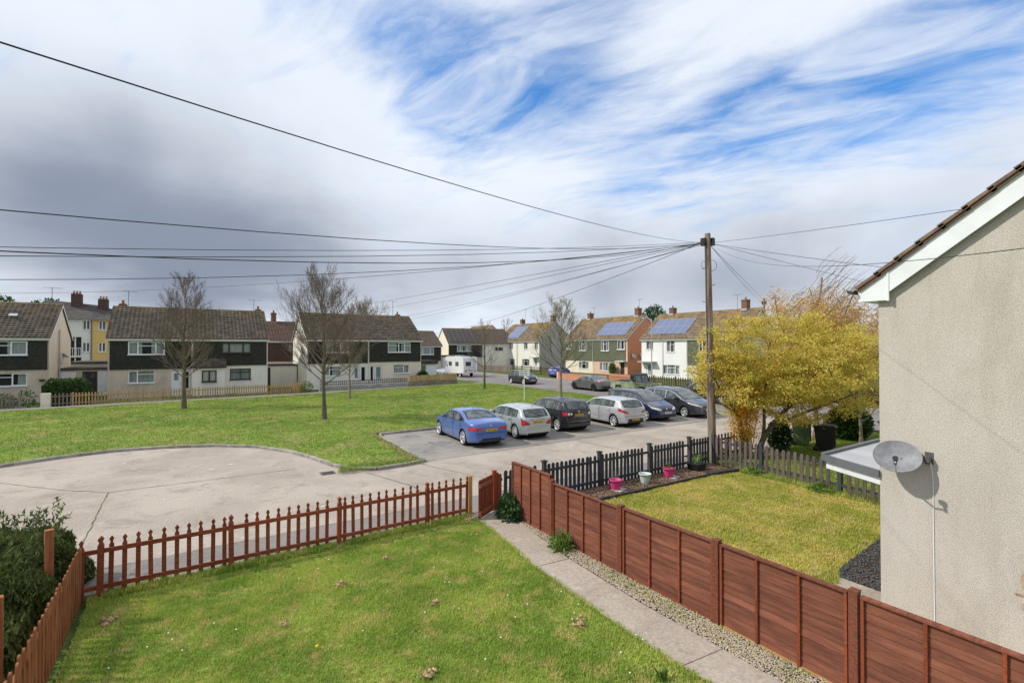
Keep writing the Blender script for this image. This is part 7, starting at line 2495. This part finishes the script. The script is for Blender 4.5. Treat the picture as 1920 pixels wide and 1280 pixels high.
c = saloon(); rz = UPB - math.radians(4)
make_car('saloon_car', 'metallic blue saloon parked first in the bay with its boot towards us', at_wheel(c, .98, 1, (9.66, 18.4), rz), rz, c, M['p_blue'], 'saloon',
         dict(glass=(1.0, 3.28), pillars=(1.95,), doors=((1.22, 2.02), (2.04, 3.2)), screen=(2.86, 3.52), rear_screen=(.86, 1.62), cap=.085, rise=.03, wheel='twin', roof_aerial=1.9,
              patches=[(False, (.745, .69), (.82, .87), .38, 1.10, 'tail_light', 'tail_red'), (False, .28, .40, -.45, .45, 'bumper_insert', 'trim'), (True, .62, .74, .42, 1.1, 'headlight', 'tail_clear'), (True, .55, .72, .05, .32, 'grille', 'trim')],
              plates=[(.735, False, 'YB67 GRX'), (.48, True, '')], badges=[(False, .90, 0.0, .035, 'plate_w')]), GB)
c = hatch(4.28, 1.70, 1.47, .95); rz = UPB - math.radians(4)
make_car('hatchback_car', 'pale silver green hatchback with tall red tail lamps beside the blue saloon', at_wheel(c, .74, 1, (12.36, 18.45), rz), rz, c, M['p_silver_green'], 'hatch',
         dict(glass=(.62, 3.12), pillars=(1.02, 1.85), doors=((1.0, 1.9), (1.92, 2.95)), screen=(2.58, 3.22), rear_screen=(.125, .40), cap=.10, wheel='cover', roof_aerial=.62, wiper=True, handle='trim',
              patches=[(False, (.68, .66), (.74, 1.0), .43, .86, 'tail_light', 'tail_red'), (False, .87, .91, -.36, .36, 'handle_recess', 'trim'), (False, .40, .62, -.95, .95, 'bumper', M['p_silver_green']), (True, .62, .76, .42, .9, 'headlight', 'tail_clear')],
              plates=[(.79, False, 'RE53 LWL'), (.45, True, '')]), GB)
c = hatch(4.2, 1.76, 1.60, 1.02); rz = UPB - math.radians(4)
make_car('hatchback_car', 'black hatchback with round tail lamps between two silver hatchbacks', at_wheel(c, .74, 1, (15.2, 18.9), rz), rz, c, M['p_black'], 'hatch',
         dict(glass=(.66, 3.1), pillars=(1.0, 1.85), doors=((1.0, 1.9), (1.92, 2.95)), screen=(2.55, 3.15), rear_screen=(.125, .40), cap=.10, wheel='seven', roof_aerial=.62, wiper=True,
              patches=[(False, (.84, .80), (.96, 1.02), .66, .96, 'tail_light', 'tail_red'), (True, .62, .78, .42, .9, 'headlight', 'tail_clear')],
              plates=[(.83, False, 'GF56 KXC'), (.45, True, '')], badges=[(False, .90, .62, .07, 'plate_w'), (False, .90, .47, .06, 'plate_w'), (False, .90, -.62, .07, 'plate_w'), (False, 1.0, 0.0, .05, 'chrome')]), GB)
c = hatch(4.28, 1.80, 1.50, .97); rz = UPB - math.radians(4)
make_car('hatchback_car', 'silver hatchback with slanted red tail lamps and low number plate beside a navy people carrier', at_wheel(c, .74, 1, (18.5, 18.3), rz), rz, c, M['p_silver'], 'hatch',
         dict(glass=(.75, 3.15), pillars=(1.82,), doors=((1.0, 1.88), (1.90, 2.98)), screen=(2.45, 3.22), rear_screen=(.13, .44), cap=.095, rise=.05, wheel='seven', roof_aerial=.7, trim_line=.52, trim_m='paint',
              patches=[(False, (.72, .86), (.79, 1.03), .46, 1.04, 'tail_light', 'tail_red'), (False, .30, .46, -.52, .52, 'bumper_insert', 'trim'), (True, .66, .82, .42, 1.0, 'headlight', 'tail_clear')],
              plates=[(.42, False, 'LB58 NUX'), (.45, True, '')], badges=[(False, .84, 0.0, .04, 'chrome')]), GB)
c = mpv(4.4, 1.79, 1.66, .99); rz = DNB - math.radians(4)
make_car('people_carrier', 'navy blue people carrier parked nose towards us with a white front plate', at_wheel(c, c.wheels[1], -1, (21.5, 18.75), rz), rz, c, M['p_navy'], 'mpv',
         dict(glass=(.34, 3.32), pillars=(1.1, 2.02), doors=((1.2, 2.05), (2.07, 3.1)), screen=(2.62, 3.40), rear_screen=(.09, .27), cap=.10, wheel='five', wm='car_glass_clear',
              patches=[(True, (.62, .74), (.73, .86), .42, 1.0, 'headlight', 'tail_clear'), (True, .60, .70, .06, .40, 'grille', 'trim'), (True, .30, .42, -.6, .6, 'bumper_insert', 'trim'), (False, .8, 1.3, .66, .86, 'tail_light', 'tail_red')],
              plates=[(.50, True, 'KX55 RVD'), (.8, False, '')], badges=[(True, .70, 0.0, .05, 'chrome')]), GB)
c = mpv(4.77, 1.88, 1.66, .99, .12); rz = DNB - math.radians(4)
make_car('people_carrier', 'graphite grey people carrier parked nose towards us at the pole end of the bay', at_wheel(c, c.wheels[1], -1, (24.55, 18.45), rz), rz, c, M['p_graphite'], 'mpv',
         dict(glass=(.5, 3.6), pillars=(1.3, 2.25), doors=((1.3, 2.28), (2.3, 3.35)), screen=(2.8, 3.70), rear_screen=(.10, .36), cap=.10, wheel='five', wm='car_glass_clear', mirror=3.2, black_mirror=True, surround='chrome',
              patches=[(True, (.66, .80), (.74, .90), .42, 1.12, 'headlight', 'tail_clear'), (True, .34, .52, -.5, .5, 'bumper_insert', 'trim'), (True, .62, .72, .05, .4, 'grille', 'trim'), (False, .8, 1.1, .66, .9, 'tail_light', 'tail_red')],
              plates=[(.50, True, 'WN12 YZH'), (.8, False, '')]), GB)
GR = 'vehicles standing along the estate road'
c = mpv(4.08, 1.69, 1.55, .95, .05); rz = DNB
make_car('small_car', 'small black car on the estate road facing right beyond the notice board', at_wheel(c, c.wheels[1], -1, (30.9, 44.4), rz), rz, c, M['p_black'], 'mpv',
         dict(glass=(.36, 3.05), pillars=(1.0, 1.85), doors=((1.1, 1.9), (1.92, 2.9)), screen=(2.45, 3.15), rear_screen=(.09, .3), cap=.09, wheel='cover', trim_line=.62, trim_m='chrome',
              patches=[(True, .66, .92, .46, .86, 'headlight', 'tail_clear'), (True, .60, .74, .06, .42, 'grille', 'trim'), (False, .9, 1.3, .66, .84, 'tail_light', 'tail_red')], plates=[(.48, True, 'AV06 KPL'), (.8, False, '')], badges=[(True, .68, 0, .06, 'chrome')]), GR)
c = saloon(); rz = UPB
make_car('saloon_car', 'grey coupe styled saloon parked on the estate road behind the hatchbacks', at_wheel(c, .98, 1, (31.7, 33.9), rz), rz, c, M['p_grey'], 'saloon',
         dict(glass=(1.05, 3.28), pillars=(1.95,), doors=((1.22, 2.02), (2.04, 3.2)), screen=(2.86, 3.52), rear_screen=(.86, 1.62), cap=.085, rise=.03, wheel='ten', rim='trim',
              patches=[(False, (.78, .74), (.86, .93), .46, 1.08, 'tail_light', 'tail_red'), (False, .28, .5, -.8, .8, 'bumper_insert', 'trim'), (True, .62, .74, .42, 1.1, 'headlight', 'tail_clear')], plates=[(.82, False, 'FD14 WJO'), (.48, True, '')]), GR)
c = hatch(4.4, 1.8, 1.62, 1.0); rz = DNB
make_car('hatchback_car', 'black car on the road half hidden by the telegraph pole and yellow tree', at_wheel(c, c.wheels[1], -1, (32.0, 20.9), rz), rz, c, M['p_black'], 'hatch',
         dict(glass=(.66, 3.2), pillars=(1.0, 1.85), doors=((1.0, 1.9), (1.92, 2.95)), screen=(2.6, 3.25), rear_screen=(.125, .40), cap=.10, wheel='five', patches=[(True, .66, .82, .44, .98, 'headlight', 'tail_clear')], plates=[(.5, True, '')]), GR)
c = hatch(4.0, 1.68, 1.46, .94); rz = math.radians(20)
make_car('hatchback_car', 'bright blue hatchback on a drive by the orange wall', (43.3, 53.2, .02), rz, c, M['p_bright_blue'], 'hatch',
         dict(glass=(.66, 2.95), pillars=(1.0, 1.75), doors=((1.0, 1.8), (1.82, 2.8)), screen=(2.35, 3.0), rear_screen=(.125, .40), cap=.10, wheel='cover', patches=[(False, .66, .94, .45, .84, 'tail_light', 'tail_red')], plates=[(.6, False, '')]), GR)
c = mpv(4.5, 1.85, 1.78, 1.08); rz = DNB + math.radians(25)
make_car('four_by_four', 'silver four by four parked beside the shed left of the camper van', (28.6, 63.5, 0), rz, c, M['p_silver'], 'mpv',
         dict(glass=(.4, 3.3), pillars=(1.1, 2.0), doors=((1.2, 2.05), (2.07, 3.1)), screen=(2.66, 3.45), rear_screen=(.09, .27), cap=.12, wheel='five', wm='car_glass_clear', patches=[(True, .74, .92, .46, .98, 'headlight', 'tail_clear'), (True, .62, .86, .02, .38, 'grille', 'trim'), (True, .32, .5, -.7, .7, 'bumper_insert', 'trim')], plates=[(.52, True, '')]), GR)
c = hatch(4.2, 1.72, 1.5, .95); rz = DNB
make_car('hatchback_car', 'dark car far off between the silver four by four and the camper van', (31.2, 72, 0), rz, c, M['p_graphite'], 'hatch',
         dict(glass=(.66, 3.1), pillars=(1.0, 1.85), doors=((1.0, 1.9), (1.92, 2.95)), screen=(2.55, 3.15), rear_screen=(.125, .40), cap=.10, wheel='five', patches=[(True, .66, .82, .44, .98, 'headlight', 'tail_clear')], plates=[(.5, True, '')]), GR)

# olive pick-up: flat panels, canvas cab roof, open tray with a tilt
pu = thing('pickup_truck', 'faded olive off-road pickup with dark canvas cab roof on the estate road', 'pickup', (32.4, 29.3, 0), DNB, GR)
W2 = .84
mb = MB()
mb.prism([(-2.25, .55), (-2.25, 1.14), (.05, 1.14), (.05, 1.2), (.62, 1.2), (.70, 1.16), (2.0, 1.10), (2.06, 1.04), (2.06, .55), (1.75, .55), (1.68, .86), (1.05, .86), (.98, .55), (-.95, .55), (-1.02, .86), (-1.65, .86), (-1.72, .55)], -W2, W2)
mb.build('body', M['p_olive'], pu)
MB().box(-2.2, -.0, -W2 + .06, W2 - .06, 1.142, 1.16).build('tray_floor', M['canvas'], pu)
for sd in (1, -1):
    MB().box(-2.27, 2.07, sd * W2, sd * (W2 + .03), 1.05, 1.10).build('capping', M['p_olive'], pu)
    MB().box(.02, .1, sd * (W2 - .06), sd * W2, 1.2, 1.76).box(.02, .60, sd * (W2 - .06), sd * W2, 1.21, 1.25).build('door_frame', M['p_olive'], pu)
    MB().add([(.10, sd * (W2 - .03), 1.26), (.56, sd * (W2 - .03), 1.26), (.50, sd * (W2 - .05), 1.74), (.10, sd * (W2 - .05), 1.74)], [(0, 1, 2, 3)]).build('side_window', M['car_glass'], pu)
    MB().bar((.68, sd * (W2 - .05), 1.16), (.52, sd * (W2 - .05), 1.80), .05, .06).build('screen_pillar', M['trim'], pu)
    MB().box(.55, .62, sd * (W2 + .05), sd * (W2 + .2), 1.2, 1.42).build('wing_mirror', M['trim'], pu)
    for x in (-1.34, 1.36):
        wheel(pu, x, sd * (W2 - .13), .39, 'cover', 'p_olive', .2)
    MB().lathe([(0, 0), (.09, 0), (.10, -.03), (0, -.05)], 12, axis='y').build('headlight', M['tail_clear'], pu, (2.07, sd * .58, .86), (0, 0, PI / 2))
mb = MB().prism([(-.02, 1.74), (.0, 1.84), (.12, 1.90), (.5, 1.88), (.58, 1.80), (.56, 1.74)], -W2 + .02, W2 - .02)
mb.build('canvas_roof', M['canvas'], pu)
MB().bar((.66, 0, 1.17), (.52, 0, 1.79), 1.54, .03, up=(1, 0, .2)).build('windscreen', M['car_glass_clear'], pu)
MB().bar((.675, 0, 1.17), (.535, 0, 1.79), .05, .05, up=(1, 0, .2)).build('screen_divider', M['trim'], pu)
MB().prism([(.72, 1.165), (.72, 1.20), (1.9, 1.145), (1.9, 1.11)], -.62, .62).build('bonnet', M['canvas'], pu)
MB().prism([(-2.0, 1.16), (-1.2, 1.30), (-.3, 1.34), (-.02, 1.16)], -.6, .6).build('tilt', M['canvas'], pu)
MB().box(2.062, 2.075, -.42, .42, .62, 1.0).build('grille', M['trim'], pu)
MB().box(2.07, 2.2, -.85, .85, .48, .6).build('bumper', M['trim'], pu)

# white coachbuilt camper van
cv = thing('camper_van', 'white coachbuilt camper van with ladder and rear window parked on the road', 'camper van', (32.1, 62.1, 0), UPB, GR)
mb = MB()
mb.prism([(-3.2, .62), (-3.22, 1.2), (-3.12, 2.6), (-3.0, 2.78), (1.3, 2.86), (2.1, 2.80), (2.6, 2.55), (2.66, 2.2), (1.75, 2.1), (1.7, .5), (-1.5, .5)], -1.08, 1.08)
mb.build('body', M['p_white'], cv)
mb = MB().prism([(1.72, .45), (1.72, 2.08), (2.0, 2.08), (2.62, 1.35), (3.15, 1.12), (3.25, .9), (3.25, .45)], -.92, .92)
mb.build('cab', M['p_white'], cv)
MB().bar((2.12, 0, 2.0), (2.62, 0, 1.40), 1.6, .03, up=(1, 0, 1)).build('windscreen', M['car_glass'], cv)
for sd in (1, -1):
    MB().prism([(1.85, 1.3), (1.85, 1.9), (2.05, 1.9), (2.45, 1.36)], sd * .922, sd * .93).build('cab_window', M['car_glass'], cv)
    for x0 in (.35, -1.75):
        f_ = MB().box(x0, x0 + 1.0, sd * 1.081, sd * 1.10, 1.5, 2.1).build('window', M['grp_dark'], cv)
        MB().box(x0 + .05, x0 + .95, sd * 1.101, sd * 1.108, 1.55, 2.05).build('pane', M['car_glass'], f_)
    for x in (-1.9, 2.45):
        wheel(cv, x, sd * .86, .34, 'cover', 'rim', .2)
    MB().box(-3.26, -3.2, sd * .70 - .12, sd * .70 + .12, .78, .92).build('tail_light', M['tail_red'], cv)
f_ = MB().box(-3.21, -3.17, -.1, .72, 1.55, 2.15).build('window', M['grp_dark'], cv)
MB().box(-3.225, -3.211, -.04, .66, 1.6, 2.1).build('pane', M['car_glass'], f_)
ld = MB()
for y in (-.75, -.45):
    ld.tube([(-3.3, y, .95), (-3.26, y, 2.7), (-3.05, y, 2.88)], .02, 6)
for k in range(7):
    ld.tube([(-3.29, -.75, 1.05 + k * .26), (-3.29, -.45, 1.05 + k * .26)], .016, 6)
ld.build('ladder', M['pale_metal'], cv)
ld = MB()
for z in (1.0, 1.4):
    ld.tube([(-3.22, -.35, z), (-3.4, -.35, z), (-3.4, .75, z), (-3.22, .75, z)], .016, 6)
ld.tube([(-3.4, .2, 1.0), (-3.4, .2, 1.4)], .016, 6)
ld.build('cycle_rack', M['trim'], cv)
MB().box(-3.30, -3.2, -1.0, 1.0, .62, .74).build('bumper', M['p_white'], cv)
MB().box(-3.235, -3.215, -.25, .27, .80, .91).build('number_plate', M['plate_y'], cv)
MB().box(-1.0, -.3, -.4, .4, 2.82, 2.95).box(.4, .9, -.3, .3, 2.84, 2.93).build('rooflight', M['gutter_grey'], cv)
